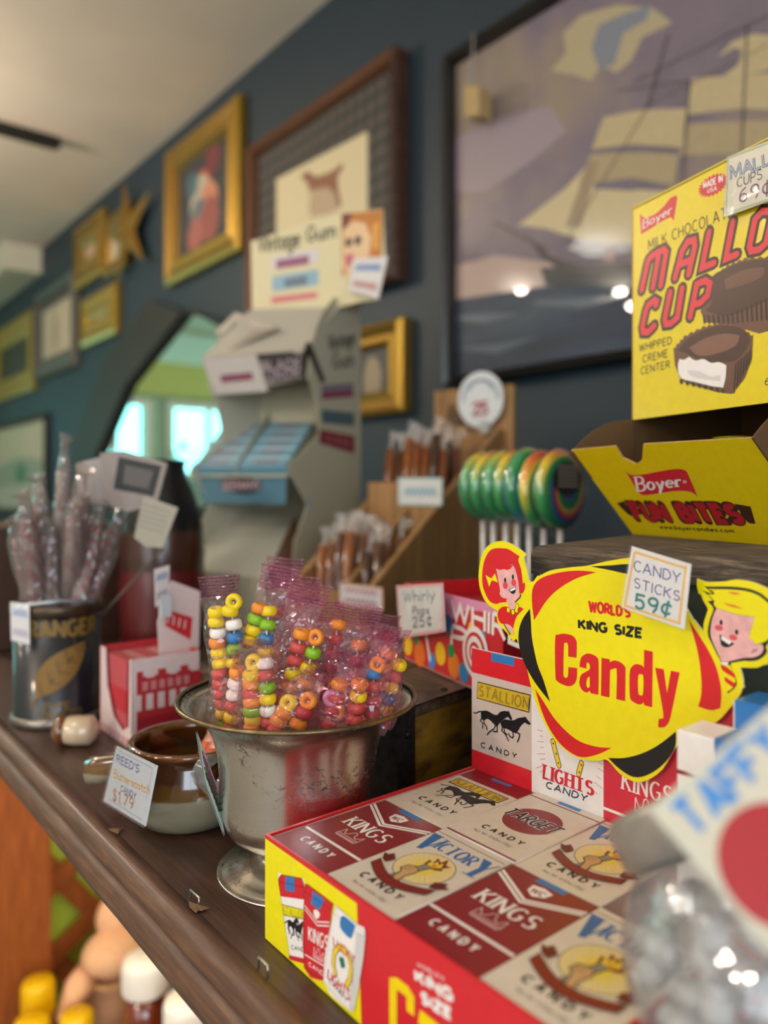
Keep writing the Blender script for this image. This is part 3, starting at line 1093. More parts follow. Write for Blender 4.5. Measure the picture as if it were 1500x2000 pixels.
YC, WC = K('f0c000', .35), K('efe9dc', .4)
bottle('dark syrup bottle with a yellow cap, the taller one beside the orange lattice', 'bottle', 74, 1916, .98, .0198, YC, .042, SYR, 'yellow capped syrup bottles')
bottle('dark syrup bottle with a yellow cap, at the bottom left corner', 'bottle', 62, 1992, .93, .0205, YC, .042, SYR, 'yellow capped syrup bottles')
bottle('dark syrup bottle with a yellow cap, right in front of the peach plush toy', 'bottle', 150, 1980, .95, .0195, YC, .042, SYR, 'yellow capped syrup bottles')
bottle('brown preserve jar with a white lid, the higher and fuller in view', 'jar', 284, 1872, .90, .0265, WC, .036, JAM, 'white lidded preserve jars', 'preserve_jar')
bottle('brown preserve jar with a white lid, half cut off by the shelf edge', 'jar', 366, 1950, .84, .0255, WC, .036, JAM, 'white lidded preserve jars', 'preserve_jar')

# peach plush toy
PE = K('e3b184', .9, 0, 0, .1)
c = at(205, 1905, d=1.03)
t = thing('plush_toy', 'peach coloured plush toy sitting behind the bottles', 'plush toy', (c.x, c.y, ZL))
b = MB()
k = 1.03 / F


def pt(px, py, dd=0.0):
    return at(px, py, d=1.03 + dd)


b.ball(pt(215, 1945, .02), 52 * k, 45 * k, 72 * k, PE, 20)
b.ball(pt(225, 2040, .03), 78 * k, 66 * k, 90 * k, PE, 20)
b.build('body', t)
MB().ball(pt(232, 1855, 0), 70 * k, 58 * k, 42 * k, PE, 24).ball(pt(232, 1790, .02), 44 * k, 42 * k, 48 * k, PE, 20).build('head', t)
for s_ in (0, 1):
    MB().tube([pt(180 + 90 * s_, 1890, 0), pt(152 + 140 * s_, 1930, -.03), pt(128 + 190 * s_, 1985, -.05)], [24 * k, 27 * k, 17 * k], PE, 14).ball(pt(128 + 190 * s_, 1985, -.05), 17 * k, 17 * k, 20 * k, PE, 12).build('arm', t)
MB().lathe([(50 * k, -.003), (57 * k, 0), (50 * k, .003)], pt(222, 1898, .01), K('c99a58', .8), 28).build('ribbon', t)
# standing base so that the toy rests on the shelf
MB().lathe([(60 * k, 0), (66 * k, .02), (62 * k, pt(225, 2080).z - ZL)], (pt(225, 2040, .03).x, pt(225, 2040, .03).y, ZL), PE, 24, cap0=True).build('skirt', t)

# ---------------------------------------------------------------- candy stick packs
PW, PL_, PT = .0360, .0562, .0165
RED, MAR, CRM, BLU, BLK2, YEL, WHT = K('d0202c', .35, 0, .3), K('851a24', .4, 0, .12), K('d9ccbc', .4, 0, .2), K('2f74b4', .35), K('17161a', .4), K('ecde00', .4, 0, .2), K('efe9e4', .4, 0, .2)
BEIGE, GREYT, GOLDY, FLAME, SKIN, PINK = K('e3cf94', .45), K('8d8377', .45), K('e6c63c', .4), K('e0a020', .4), K('c89c6c', .45), K('e58f92', .45)
HORSE_A = ([(240, 990), (320, 985), (380, 1010), (430, 1040), (490, 1050), (530, 1010), (600, 990), (640, 1000), (660, 985), (680, 1030), (712, 1110), (700, 1130), (680, 1120), (650, 1080), (600, 1110), (540, 1160), (510, 1200), (480, 1230), (440, 1190), (390, 1140), (340, 1110), (290, 1130), (255, 1120), (235, 1060)],
           [[(120, 1015), (160, 1022), (205, 1000), (245, 1000)], [(250, 1100), (228, 1135), (270, 1180), (262, 1250)], [(280, 1120), (290, 1180), (320, 1215), (333, 1270)], [(470, 1200), (440, 1260), (370, 1310), (335, 1350)], [(490, 1210), (490, 1305), (430, 1300)]])
HORSE_B = ([(535, 1165), (600, 1120), (680, 1130), (740, 1130), (790, 1100), (870, 1085), (905, 1075), (925, 1110), (972, 1172), (970, 1197), (945, 1195), (890, 1165), (840, 1215), (800, 1290), (770, 1330), (720, 1310), (650, 1270), (590, 1250), (555, 1225)],
           [[(570, 1210), (560, 1290), (610, 1340), (660, 1440)], [(590, 1250), (605, 1320), (640, 1350)], [(720, 1300), (732, 1370), (715, 1395), (680, 1375), (660, 1330)], [(770, 1310), (822, 1340), (815, 1390), (790, 1455)]])


def horses(a, f, lay, m, pen):
    def g(x, y):
        return f((x - 115) / 860.0, 1 - (y - .24 * (x - 115) - 960) / 330.0)
    for body, legs in (HORSE_A, HORSE_B):
        a.poly([g(*p) for p in rounded(body, 3)], m, lay)
        for l in legs:
            a.line([g(*p) for p in l], pen, m, lay)


def box_map(x, y, w_, h_):
    return lambda u, v: (x + u * w_, y + v * h_)


def crown(a, f, lay, m, pen):
    pts = [(0, .12), (.04, .95), (.22, .45), (.36, .6), (.42, .98), (.5, 1.05), (.58, .98), (.64, .6), (.78, .45), (.96, .95), (1, .12)]
    a.line([f(*p) for p in pts], pen, m, lay)
    for y in (.0, .12, .3):
        a.line([f(.02, y), f(.98, y)], pen, m, lay)
    for k in range(7):
        a.line([f(.1 + .13 * k, .03), f(.1 + .13 * k, .1)], pen, m, lay)


def torch(a, x, y, w_, h_, lay, wline):
    """disc of rays, arm with torch and a ribbon in the box x, y, w_, h_"""
    cx, cy, r = x + w_ * .52, y + h_ * .55, w_ * .38
    a.ell(cx, cy, r, r, BLK2, lay, 40)
    a.ell(cx, cy, r - wline, r - wline, BEIGE, lay + 1, 40)
    a.ell(cx, cy, r * .62, r * .62, K('e8d27a', .45), lay + 2, 30)
    a.ell(cx, cy, r * .36, r * .36, K('ecd046', .45), lay + 3, 30)
    for k in range(26):
        an = 2 * PI * k / 26
        a.line([(cx + r * .25 * math.cos(an), cy + r * .25 * math.sin(an)), (cx + r * .93 * math.cos(an), cy + r * .93 * math.sin(an))], wline * .6, K('e0b848', .45), lay + 4, joints=False)
    f = box_map(x, y, w_, h_)
    a.poly([f(.37, .1), f(.44, .08), f(.60, .62), f(.47, .66)], BLK2, lay + 5)
    a.poly([f(.38, .1), f(.43, .09), f(.585, .61), f(.485, .64)], GREYT, lay + 6)
    for k in range(6):
        u = k / 6
        a.line([f(.39 + .11 * u, .14 + .48 * u), f(.44 + .13 * u, .12 + .48 * u)], wline * .7, BLK2, lay + 7)
    a.poly([f(.40, .26), f(.33, .32), f(.34, .44), f(.42, .50), f(.53, .46), f(.56, .36), f(.52, .24), f(.56, .05), f(.46, .04)], BLK2, lay + 8)
    a.poly([f(.41, .27), f(.345, .33), f(.355, .43), f(.42, .485), f(.52, .45), f(.55, .36), f(.51, .25), f(.545, .07), f(.465, .06)], SKIN, lay + 9)
    for v_ in (.33, .38, .43):
        a.line([f(.36, v_), f(.47, v_ + .03)], wline * .6, BLK2, lay + 10)
    a.poly([f(.44, .63), f(.42, .75), f(.50, .72), f(.46, .86), f(.56, .80), f(.57, .93), f(.65, .80), f(.72, .82), f(.67, .71), f(.72, .66), f(.63, .6), f(.54, .6)], K('7c2216', .4), lay + 5)
    a.poly([f(.47, .65), f(.47, .73), f(.52, .72), f(.52, .80), f(.58, .74), f(.60, .82), f(.64, .74), f(.66, .70), f(.60, .63), f(.53, .63)], GOLDY, lay + 6)
    a.poly([f(.53, .65), f(.55, .73), f(.58, .68), f(.61, .72), f(.60, .65)], K('d8801c', .4), lay + 7)
    rb = K('7e2018', .4)
    up = [f(.02 + .96 * k / 14, .27 - .2 * math.sin(PI * k / 14) + .0) for k in range(15)]
    lo = [(p[0], p[1] - h_ * .16) for p in up]
    a.poly(up + lo[::-1], rb, lay + 11)
    a.line(up + lo[::-1], wline, BLK2, lay + 12, closed=True, joints=False)
    for sx in (0, 1):
        q = [(.02, .30), (-.07, .42), (.0, .42), (.03, .5), (.15, .40), (.12, .26)]
        a.poly([f(p[0] if not sx else 1 - p[0], p[1]) for p in q], K('651a14', .4), lay + 10)


def serif_word(a, t, x, y, wd, ht, pen, m, lay, shear=0):
    a.stext(t, x, y, wd, ht, pen, m, lay, 'serif', .3, 0, shear)


def pack_art(kind, a, W, L):
    def R(x0, y0, x1, y1, m, lay=1):
        a.rect(x0 * W, y0 * L, x1 * W, y1 * L, m, lay)

    def T(t, x0, y0, x1, y1, m, lay=3, bold=.0, shear=0):
        a.text(t, x0 * W, y0 * L, (x1 - x0) * W, (y1 - y0) * L, m, lay, bold, shear)

    def candy(y0, m, x0=.2, x1=.8, h=.075):
        for i, ch in enumerate('CANDY'):
            x = x0 + (x1 - x0) * i / 5
            T(ch, x, y0, x + (x1 - x0) * .13, y0 + h, m, 3, .05)
    wl = W * .008
    if kind == 'kings':
        R(0, .255, 1, .28, WHT)
        candy(.12, WHT)
        crown(a, box_map(.33 * W, .37 * L, .34 * W, .11 * L), 2, K('d9b5b4', .4), wl * 1.4)
        serif_word(a, 'KINGS', .17 * W, .515 * L, .66 * W, .13 * L, .036 * W, WHT, 2)
        for dy in (0, .035):
            a.line([(0, (.86 + dy) * L), (.5 * W, (.69 + dy) * L), (W, (.86 + dy) * L)], .022 * L, WHT, 2, joints=False)
        a.poly([(.38 * W, .9 * L), (.5 * W, .92 * L), (.62 * W, .9 * L), (.6 * W, .83 * L), (.5 * W, .79 * L), (.4 * W, .83 * L)], WHT, 2)
        a.stext('WC', .43 * W, .83 * L, .14 * W, .05 * L, .014 * W, MAR, 3, 'flat')
        R(.34, .945, .68, 1, BLU)
    elif kind == 'victory':
        R(.02, .945, .98, .952, K('5a4a6a', .4), 1)
        VB = K('2a66a4', .4)
        serif_word(a, 'ICTOR', .25 * W, .755 * L, .5 * W, .12 * L, .034 * W, VB, 2)
        a.poly([(.02 * W, .9 * L), (.15 * W, .9 * L), (.2 * W, .68 * L), (.14 * W, .66 * L)], VB, 2)
        a.line([(.17 * W, .68 * L), (.25 * W, .89 * L)], .02 * W, VB, 2)
        a.line([(.0, .905 * L), (.17 * W, .905 * L)], .014 * W, VB, 2)
        a.line([(.21 * W, .895 * L), (.28 * W, .895 * L)], .014 * W, VB, 2)
        a.poly([(.76 * W, .9 * L), (.88 * W, .9 * L), (.93 * W, .79 * L), (.93 * W, .67 * L), (.86 * W, .67 * L), (.86 * W, .79 * L)], VB, 2)
        a.line([(.91 * W, .79 * L), (.975 * W, .9 * L)], .018 * W, VB, 2)
        a.line([(.82 * W, .668 * L), (.97 * W, .668 * L)], .014 * W, VB, 2)
        torch(a, .08 * W, .24 * L, .84 * W, .50 * L, 1, wl)
        candy(.135, BLK2, .2, .85, .07)
        T('Net Wt. 0.42oz (12g)', .26, .06, .74, .092, GREYT, 2)
    elif kind == 'stallion':
        R(0, .8, 1, 1, MAR)
        R(.36, .93, .68, .975, BLU, 2)
        R(.07, .62, .93, .755, BLK2, 1)
        R(.085, .632, .915, .743, K('d8b83a', .4), 2)
        serif_word(a, 'STALLION', .12 * W, .648 * L, .76 * W, .08 * L, .030 * W, BLK2, 3)
        a.stext('STALLION', .12 * W, .648 * L, .76 * W, .08 * L, .011 * W, K('d8b83a', .4), 4, 'flat', .3)
        horses(a, box_map(.06 * W, .36 * L, .9 * W, .22 * L), 2, BLK2, .018 * W)
        candy(.2, BLK2, .2, .86, .07)
        T('Net Wt. 0.42oz (12g)', .24, .12, .76, .15, GREYT, 2)
    elif kind == 'target':
        R(0, .915, 1, .93, MAR)
        R(.36, .955, .68, 1, BLU)
        a.ell(.5 * W, .56 * L, .34 * W, .34 * W, MAR, 1, 40)
        for pen_, mm_, ly_ in ((.056, WHT, 2), (.036, BLK2, 3)):
            a.stext('TARGET', .12 * W, .505 * L, .72 * W, .125 * L, pen_ * W, mm_, ly_, 'flat', .24, 0, .15)
        candy(.2, BLK2, .22, .85, .065)
        T('Net Wt. 0.42oz (12g)', .22, .125, .76, .16, GREYT, 2)
        R(0, .0, 1, .02, MAR)
    elif kind == 'lights':
        lights(a, box_map(0, 0, W, L), W)


def lights(a, f, W, body=True):
    HG = K('d8c22e', .4)
    pts = [f(*p) for p in arc(.5, .52, .2, .22, -60, 240, 16)]
    a.line(pts, .1 * W, BLK2, 1)
    a.line(pts, .08 * W, HG, 2)
    for p in pts[::3]:
        a.ell(p[0], p[1], .012 * W, .012 * W, BLK2, 3, 8)
    for s_ in (-1, 1):
        for k in range(6):
            y = .34 + .07 * k
            a.line([f(.5 + s_ * .36, y), f(.5 + s_ * (.42 + .03 * (k % 2)), y + (k - 3) * .008)], .008 * W, K('d98a84', .5), 2)
    x0, y0 = f(.18, .215)
    x1, y1 = f(.82, .32)
    serif_word(a, 'LIGHTS', x0, y0, x1 - x0, y1 - y0, .062 * W, K('d0253c', .4), 3)
    for i, ch in enumerate('CANDY'):
        p, q = f(.22 + .12 * i, .12), f(.22 + .12 * i + .075, .185)
        a.text(ch, p[0], p[1], q[0] - p[0], q[1] - p[1], K('2a4156', .4), 3, .05)
    for dx, dy in ((-.035, .0), (.035, 0), (0, .045), (0, -.02)):
        p = f(.5 + dx, .5 + dy)
        a.ell(p[0], p[1], .035 * W, .035 * W, K('1f6b50', .4), 3, 10)


def candy_pack(kind, label, loc, name='candy_pack'):
    """pack lying on its back, its top end towards +x of the room"""
    ground = {'kings': MAR, 'victory': CRM, 'stallion': CRM, 'target': CRM, 'lights': WHT}[kind]
    o = thing(name, label, 'candy pack', loc, -PI / 2, 'candy stick packs in the display tray')
    mb = MB()
    mb.box((0, 0, 0), (PW, PL_, PT), ground)
    # body edges
    for x in (0, PW):
        mb.tube([(x, 0, PT), (x, PL_, PT)], .0004, ground, 6)
    for y in (0, PL_):
        mb.tube([(0, y, PT), (PW, y, PT)], .0004, ground if kind != 'target' else WHT, 6)
    a = Art(mb, Plane((0, 0, PT + .0004), (1, 0, 0), (0, 1, 0)), 3e-5)
    a.rect(0, 0, PW, PL_, ground, 0)
    pack_art(kind, a, PW, PL_)
    # near end flap and far end
    e = Art(mb, Plane((0, -.0005, 0), (1, 0, 0), (0, 0, 1)), 3e-5)
    e.rect(0, 0, PW, PT, {'stallion': RED, 'target': WHT, 'kings': MAR, 'victory': CRM}.get(kind, WHT), 1)
    mb.build('carton', o, local=True)
    st = MB()
    if kind != 'victory':
        st.box((PW * .34, PL_ + .0001, PT * .1), (PW * .68, PL_ + .0005, PT), BLU)
        st.build('stamp', o, local=True)
    return o


# ---------------------------------------------------------------- the display tray
XB0, XB1, YB1, YB0 = .1525, .2700, .2604, .1086
ZP = -.137
tray = thing('display_tray', 'red and yellow cardboard display tray of candy stick packs', 'display tray', ((XB0 + XB1) / 2, (YB0 + YB1) / 2, ZS))
m = MB()
th = .0011
CARD = K('cfc6b8', .7)
RIN = K('b02a2e', .45)
m.box((XB0 + th, YB0 + th, ZS + .0005), (XB1 - th, YB1 - th, ZP - PT - .0002), CARD)
m.build('raised_floor', tray)
fr = MB().box((XB0, YB0, ZS + .0003), (XB0 + th, YB1, ZP + .0012), RED)
fa = Art(fr, Plane((XB0, YB1, ZS), (0, -1, 0), (0, 0, 1)), 5e-5)
fa.ppoly([(518, 1637), (697, 1764), (706, 2000), (706, 2002), (518, 1832)], YEL, 1)


def c7(x, y):
    return (520 + x * .2933, 1680 + y * .2933)


def c7poly(pts, m, lay):
    fa.ppoly(rounded([c7(*p) for p in pts], 3), m, lay)


def c7line(pts, wpx, m, lay, closed=False):
    fa.pline([c7(*p) for p in pts], wpx, m, lay, closed)


OUT = K('30201e', .5)
# three printed packs
PR = K('c9202e', .4)
c7poly([(82, 130), (105, 95), (240, 120), (258, 180), (262, 690), (162, 660)], WHT, 2)
c7poly([(82, 130), (105, 95), (240, 120), (258, 180), (258, 262), (98, 240)], PR, 3)
c7poly([(156, 632), (262, 655), (262, 690), (162, 660)], PR, 3)
c7poly([(132, 105), (192, 112), (190, 212), (130, 200)], BLU, 4)
c7poly([(106, 292), (258, 330), (260, 396), (120, 368)], OUT, 3)
c7poly([(110, 298), (256, 334), (258, 390), (123, 363)], YEL, 4)
fa.pstext('STALLION', [c7(118, 308), c7(256, 344), c7(256, 384), c7(126, 360)], .9, OUT, 5, 'flat')
f = fa.quadmap([c7(125, 395), c7(265, 430), c7(265, 540), c7(135, 510)])
horses(fa, lambda u, v: f(u, v), 4, BLK2, .0004)
fa.ptext('CAND', [c7(168, 562), c7(254, 582), c7(254, 610), c7(170, 592)], BLK2, 4, .02)
c7line([(82, 130), (105, 95), (240, 120), (258, 180), (85, 140), (162, 660)], .8, OUT, 5)
c7poly([(258, 205), (280, 160), (445, 285), (440, 330), (392, 800), (258, 715)], PR, 6)
c7poly([(315, 203), (392, 258), (362, 330), (303, 290)], BLU, 7)
for dy in (0, 24):
    c7line([(262, 300 + dy), (345, 408 + dy), (424, 412 + dy)], 2.2, WHT, 7)
c7poly([(322, 330), (340, 326), (362, 352), (356, 380), (338, 388), (324, 360)], WHT, 7)
fa.pstext('KINGS', [c7(288, 440), c7(418, 508), c7(412, 600), c7(288, 528)], 3.4, WHT, 7, 'flat', .3)
f2 = fa.quadmap([c7(322, 570), c7(388, 612), c7(382, 678), c7(318, 640)])
crown(fa, f2, 7, K('e8b8b8', .4), .0003)
c7line([(262, 625), (408, 712)], 2.4, WHT, 7)
fa.ptext('CAND', [c7(288, 672), c7(392, 740), c7(388, 772), c7(286, 700)], WHT, 7, .02)
c7line([(258, 205), (280, 160), (445, 285), (440, 330), (258, 205), (258, 715), (392, 800)], .8, OUT, 8)
c7poly([(455, 345), (478, 305), (610, 420), (668, 500), (600, 960), (565, 1000), (388, 800)], WHT, 9)
c7poly([(612, 480), (668, 500), (600, 960), (565, 1000)], K('cfcbc9', .4), 10)
c7poly([(505, 375), (530, 370), (604, 432), (576, 518), (545, 500), (500, 440)], BLU, 11)
fa.line([fa.pl.uv(*c7(*p)) for p in ((470, 750), (455, 690), (462, 610), (490, 575), (530, 590), (560, 640), (575, 720), (565, 790), (545, 830))], .0023, OUT, 11)
fa.line([fa.pl.uv(*c7(*p)) for p in ((470, 750), (455, 690), (462, 610), (490, 575), (530, 590), (560, 640), (575, 720), (565, 790), (545, 830))], .0018, GOLDY, 12)
for p in ((505, 660), (520, 665), (512, 690), (524, 692)):
    fa.ell(*fa.pl.uv(*c7(*p)), .0008, .0012, K('1f6b50', .4), 12, 10)
fa.pstext('LUCKY', [c7(455, 505), c7(600, 630), c7(596, 690), c7(458, 560)], 2.6, PR, 12, 'flat', .3)
fa.pstext('LIGHTS', [c7(424, 722), c7(570, 868), c7(562, 930), c7(418, 775)], 3.0, PR, 12, 'flat', .3)
fa.ptext('CANDY', [c7(428, 782), c7(552, 912), c7(548, 945), c7(424, 806)], BLK2, 12, .02)
c7line([(455, 345), (478, 305), (610, 420), (668, 500), (612, 480), (455, 345), (388, 800), (565, 1000), (612, 480)], .7, K('8a8684', .4), 13)
# big printed words on the red
fa.ptext("WORLD'S", [c7(1005, 676), c7(1190, 778), c7(1185, 806), c7(1003, 700)], WHT, 2, .03)
fa.ptext('KING', [c7(985, 715), c7(1250, 860), c7(1252, 960), c7(992, 808)], WHT, 2, .12)
fa.ptext('SIZE', [c7(1030, 862), c7(1240, 985), c7(1238, 1075), c7(1028, 950)], WHT, 2, .12)
YC2 = K('f0d000', .4)
u0, v1 = fa.pl.uv(*c7(846, 800))
pn = .0036
hh = v1 - .0055
y0_ = .0055
fa.line([(u0 + .0082, y0_ + hh * .66), (u0 + .0082, y0_ + hh * .94), (u0 + .0065, y0_ + hh), (u0 + .0022, y0_ + hh), (u0, y0_ + hh * .94), (u0, y0_ + hh * .06), (u0 + .0022, y0_), (u0 + .0065, y0_), (u0 + .0082, y0_ + hh * .06), (u0 + .0082, y0_ + hh * .36)], pn, YC2, 2, joints=False)
xh = hh * .76
ua = u0 + .0135
fa.line([(ua, y0_ + xh * .78), (ua + .0006, y0_ + xh), (ua + .0066, y0_ + xh), (ua + .0072, y0_ + xh * .9), (ua + .0072, y0_ - pn * .4)], pn, YC2, 2, joints=False)
fa.line([(ua + .0072, y0_ + xh * .56), (ua + .0008, y0_ + xh * .50), (ua, y0_ + xh * .40), (ua, y0_ + .001), (ua + .001, y0_), (ua + .0062, y0_ + .001)], pn, YC2, 3, joints=False)
un = ua + .0132
fa.line([(un, y0_ - pn * .4), (un, y0_ + xh + pn * .4)], pn, YC2, 2, joints=False)
fa.line([(un, y0_ + xh * .9), (un + .002, y0_ + xh), (un + .0062, y0_ + xh), (un + .0076, y0_ + xh * .9), (un + .0076, y0_ - pn * .4)], pn, YC2, 3, joints=False)
ud = un + .0136
fa.line([(ud + .0076, y0_ + xh * .9), (ud + .006, y0_ + xh), (ud + .0012, y0_ + xh), (ud, y0_ + xh * .9), (ud, y0_ + .001), (ud + .0012, y0_), (ud + .006, y0_), (ud + .0076, y0_ + .001)], pn, YC2, 2, joints=False)
fa.line([(ud + .0076, y0_ - pn * .4), (ud + .0076, y0_ + hh + pn * .5)], pn, YC2, 3, joints=False)
uy = ud + .0130
fa.line([(uy, y0_ + xh + pn * .4), (uy + .0042, y0_ + xh * .25)], pn, YC2, 2, joints=False)
fa.line([(uy + .0084, y0_ + xh + pn * .4), (uy + .0030, y0_ - .0022)], pn, YC2, 3, joints=False)
fr.build('front_panel', tray)
m = MB()
m.box((XB0 + th, YB1 - th, ZS + .0003), (XB1, YB1, ZP + .0012), RED)
a = Art(m, Plane((XB1, YB1 - th, ZS), (-1, 0, 0), (0, 0, 1)), -5e-5)
m.build('side_panel', tray)
MB().box((XB0 + th, YB1 - th - .0006, ZS + .0003), (XB1 - th, YB1 - th - .0001, ZP), CARD).build('side_lining', tray)
m = MB()
m.box((XB0 + th, YB0, ZS + .0003), (XB1, YB0 + th, ZP + .0012), RED)
m.build('side_panel', tray)

# back card printed with standing packs
XC = XB1 - th
bk = MB().box((XC, YB0, ZS + .0003), (XB1, YB1 + .0005, ZP), RED)
bp = Plane((XC, YB1, ZP), (0, -1, 0), (0, 0, 1))
q = [bp.uv(*p) for p in ((918, 1519), (924, 1266), (1190, 1325), (1300, 1340), (1430, 1372), (1560, 1400), (1560, 1840), (1300, 1700))]
zt = q[1][1]
bk.slab(bp, [(-.0003, 0), (-.0003, zt), (.1515, zt + .001), (.1515, 0)], -.001, 0, WHT)
ba = Art(bk, bp, 5e-5)
W1 = .0372


def band(x0, x1, y0, y1, m, lay):
    ba.rect(x0, y0, x1, y1, m, lay)


BCRM = K('c9b8ae', .4, 0, .2)
band(-.0003, W1, 0, zt, BCRM, 1)
band(-.0003, W1, 0, zt * .16, RED, 2)
band(-.0003, W1, zt * .80, zt, RED, 2)
band(W1 * .34, W1 * .72, zt * .93, zt, BLU, 3)
c = lambda x, y: (910 + x / 7.694, 1260 + y / 7.694)
ba.ppoly([c(178, 545), c(975, 745), c(955, 1018), c(163, 800)], BLK2, 2)
ba.ppoly([c(186, 562), c(962, 757), c(946, 1000), c(172, 788)], K('c9a92a', .4), 3)
fm_ = [c(215, 610), c(950, 800), c(938, 960), c(200, 755)]
ba.pstext('STALLION', fm_, 3.2, BLK2, 4, 'flat', .3)
ba.pstext('STALLION', fm_, 1.5, K('c9a92a', .4), 5, 'flat', .3)
fh = ba.quadmap([c(115, 960), c(975, 1166), c(975, 1496), c(115, 1290)])
horses(ba, lambda u, v: fh(u, v), 3, BLK2, .0007)
for i, ch_ in enumerate('CANDY'):
    x, y = 228 + i * 117, 1450 + i * 38
    ba.ptext(ch_, [c(x, y), c(x + 78, y + 22), c(x + 70, y + 108), c(x - 5, y + 86)], BLK2, 3, .045)
# lucky lights panel
x0, x1 = W1, W1 * 2.02
band(x0, x1, 0, zt, K('e9e4e2', .4, 0, .2), 1)
LG = [1040 + 0, 1180]
for p, q_ in (((1080, 1448), (1092, 1495)), ((1136, 1490), (1130, 1512))):
    ba.pline([p, q_], 12, BLK2, 2)
    ba.pline([p, q_], 9, GOLDY, 3)
for p in ((1081, 1452), (1087, 1472), (1091, 1490), (1136, 1494), (1132, 1508)):
    u_ = ba.pl.uv(*p)
    ba.ell(u_[0], u_[1], .0004, .0004, BLK2, 4, 8)
for (px, py), (qx, qy) in (((1050, 1425), (1060, 1428)), ((1054, 1437), (1060, 1438)), ((1050, 1448), (1062, 1449)), ((1056, 1460), (1062, 1460)), ((1049, 1472), (1065, 1472)), ((1056, 1483), (1065, 1482)), ((1048, 1500), (1062, 1495)), ((1055, 1508), (1062, 1505)), ((1168, 1500), (1180, 1508)), ((1165, 1515), (1174, 1522)), ((1162, 1528), (1176, 1540)), ((1160, 1545), (1168, 1551)), ((1170, 1490), (1178, 1494))):
    ba.pline([(px, py), (qx, qy)], 1.2, K('cf7a70', .5), 2)
ba.pstext('LIGHTS', [(1064, 1494), (1158, 1528), (1158, 1553), (1062, 1519)], 7.0, K('c9283c', .4), 3, 'serif', .3)
ba.ptext('CANDY', [(1068, 1525), (1150, 1553), (1146, 1567), (1066, 1539)], K('26405a', .4), 3, .035)
# kings panel
band(x1, .1515, 0, zt, K('cc2a40', .35, 0, .3), 1)
band(x1, .1515, zt * .075, zt * .095, WHT, 2)
ba.pstext('KINGS', [(1218, 1508), (1312, 1538), (1312, 1572), (1216, 1540)], 5.0, WHT, 3, 'serif', .3)
fk = ba.quadmap([(1240, 1555), (1285, 1570), (1282, 1606), (1240, 1592)])
crown(ba, fk, 3, WHT, .0004)
bk.build('back_card', tray)

# packs lying in the tray
row1 = [('kings', 'maroon pack lettered KINGS in the near left corner of the tray'), ('victory', 'cream torch pack in the near row, between the two maroon packs'), ('kings', 'maroon pack lettered KINGS between two cream torch packs'), ('victory', 'cream torch pack at the bottom of the picture behind the taffy jar')]
for i, (k_, lb) in enumerate(row1):
    candy_pack(k_, lb, (.1546, .2572 - i * .0369, ZP - PT + (.0003 if i % 2 else 0)))
row2 = [('stallion', 'cream pack with black horses lying in the far left corner of the tray'), ('target', 'cream pack with a maroon disc lettered TARGET'), ('victory', 'cream torch pack in the far row right of the maroon disc pack')]
for i, (k_, lb) in enumerate(row2):
    candy_pack(k_, lb, (.2118, .2572 - i * .0369 - (.0006 if i == 1 else 0), ZP - PT + (.0006 if i == 1 else 0)))


def standing_pack(label, y, x, PL_=PL_, s0=.36):
    o = thing('candy_pack', label, 'candy pack', (x, y, ZP), -PI / 2, 'candy stick packs in the display tray')
    mb = MB()
    mb.box((0, 0, 0), (PW, PT, PL_ + .001), WHT)
    a = Art(mb, Plane((0, 0, 0), (1, 0, 0), (0, 0, 1)), 4e-5)
    a.rect(0, PL_ * .76, PW, PL_ * .785, MAR, 1)
    a.ell(PW * .5, PL_ * .42, PW * .3, PW * .3, K('d9d4d0', .4), 1)
    mb.build('carton', o, local=True, bevel=.0004)
    st = MB().box((PW * s0, -.0003, PL_ * .86), (PW * .74, -.00005, PL_ + .0013), BLU)
    st.box((PW * s0, 0, PL_ + .0011), (PW * .74, PT, PL_ + .0014), BLU)
    st.build('stamp', o, local=True)
    return o


standing_pack('white pack with a blue stamp standing upright before the yellow sign', at(1322, 1400, X=.2345).y, .2345)
standing_pack('taller white pack with a blue stamp, behind the other upright white pack', at(1432, 1400, X=.2520).y, .2518, .0650, .02)

# ---------------------------------------------------------------- the die-cut candy sign
XS = .2655
sg = thing('candy_sign', 'yellow die-cut cardboard sign lettered Candy behind the packs', 'sign', (XS, .2, ZP))
SP = Plane((XS, .2, ZP), (0, -1, 0), (0, 0, 1))


def c2(x, y):
    return (880 + x / 2.419, 1040 + y / 2.419)


def cg(x, y):
    return (930 + x / 9.523, 1050 + y / 9.523)


def cb_(x, y):
    return (1340 + x / 8.0, 1120 + y / 8.0)


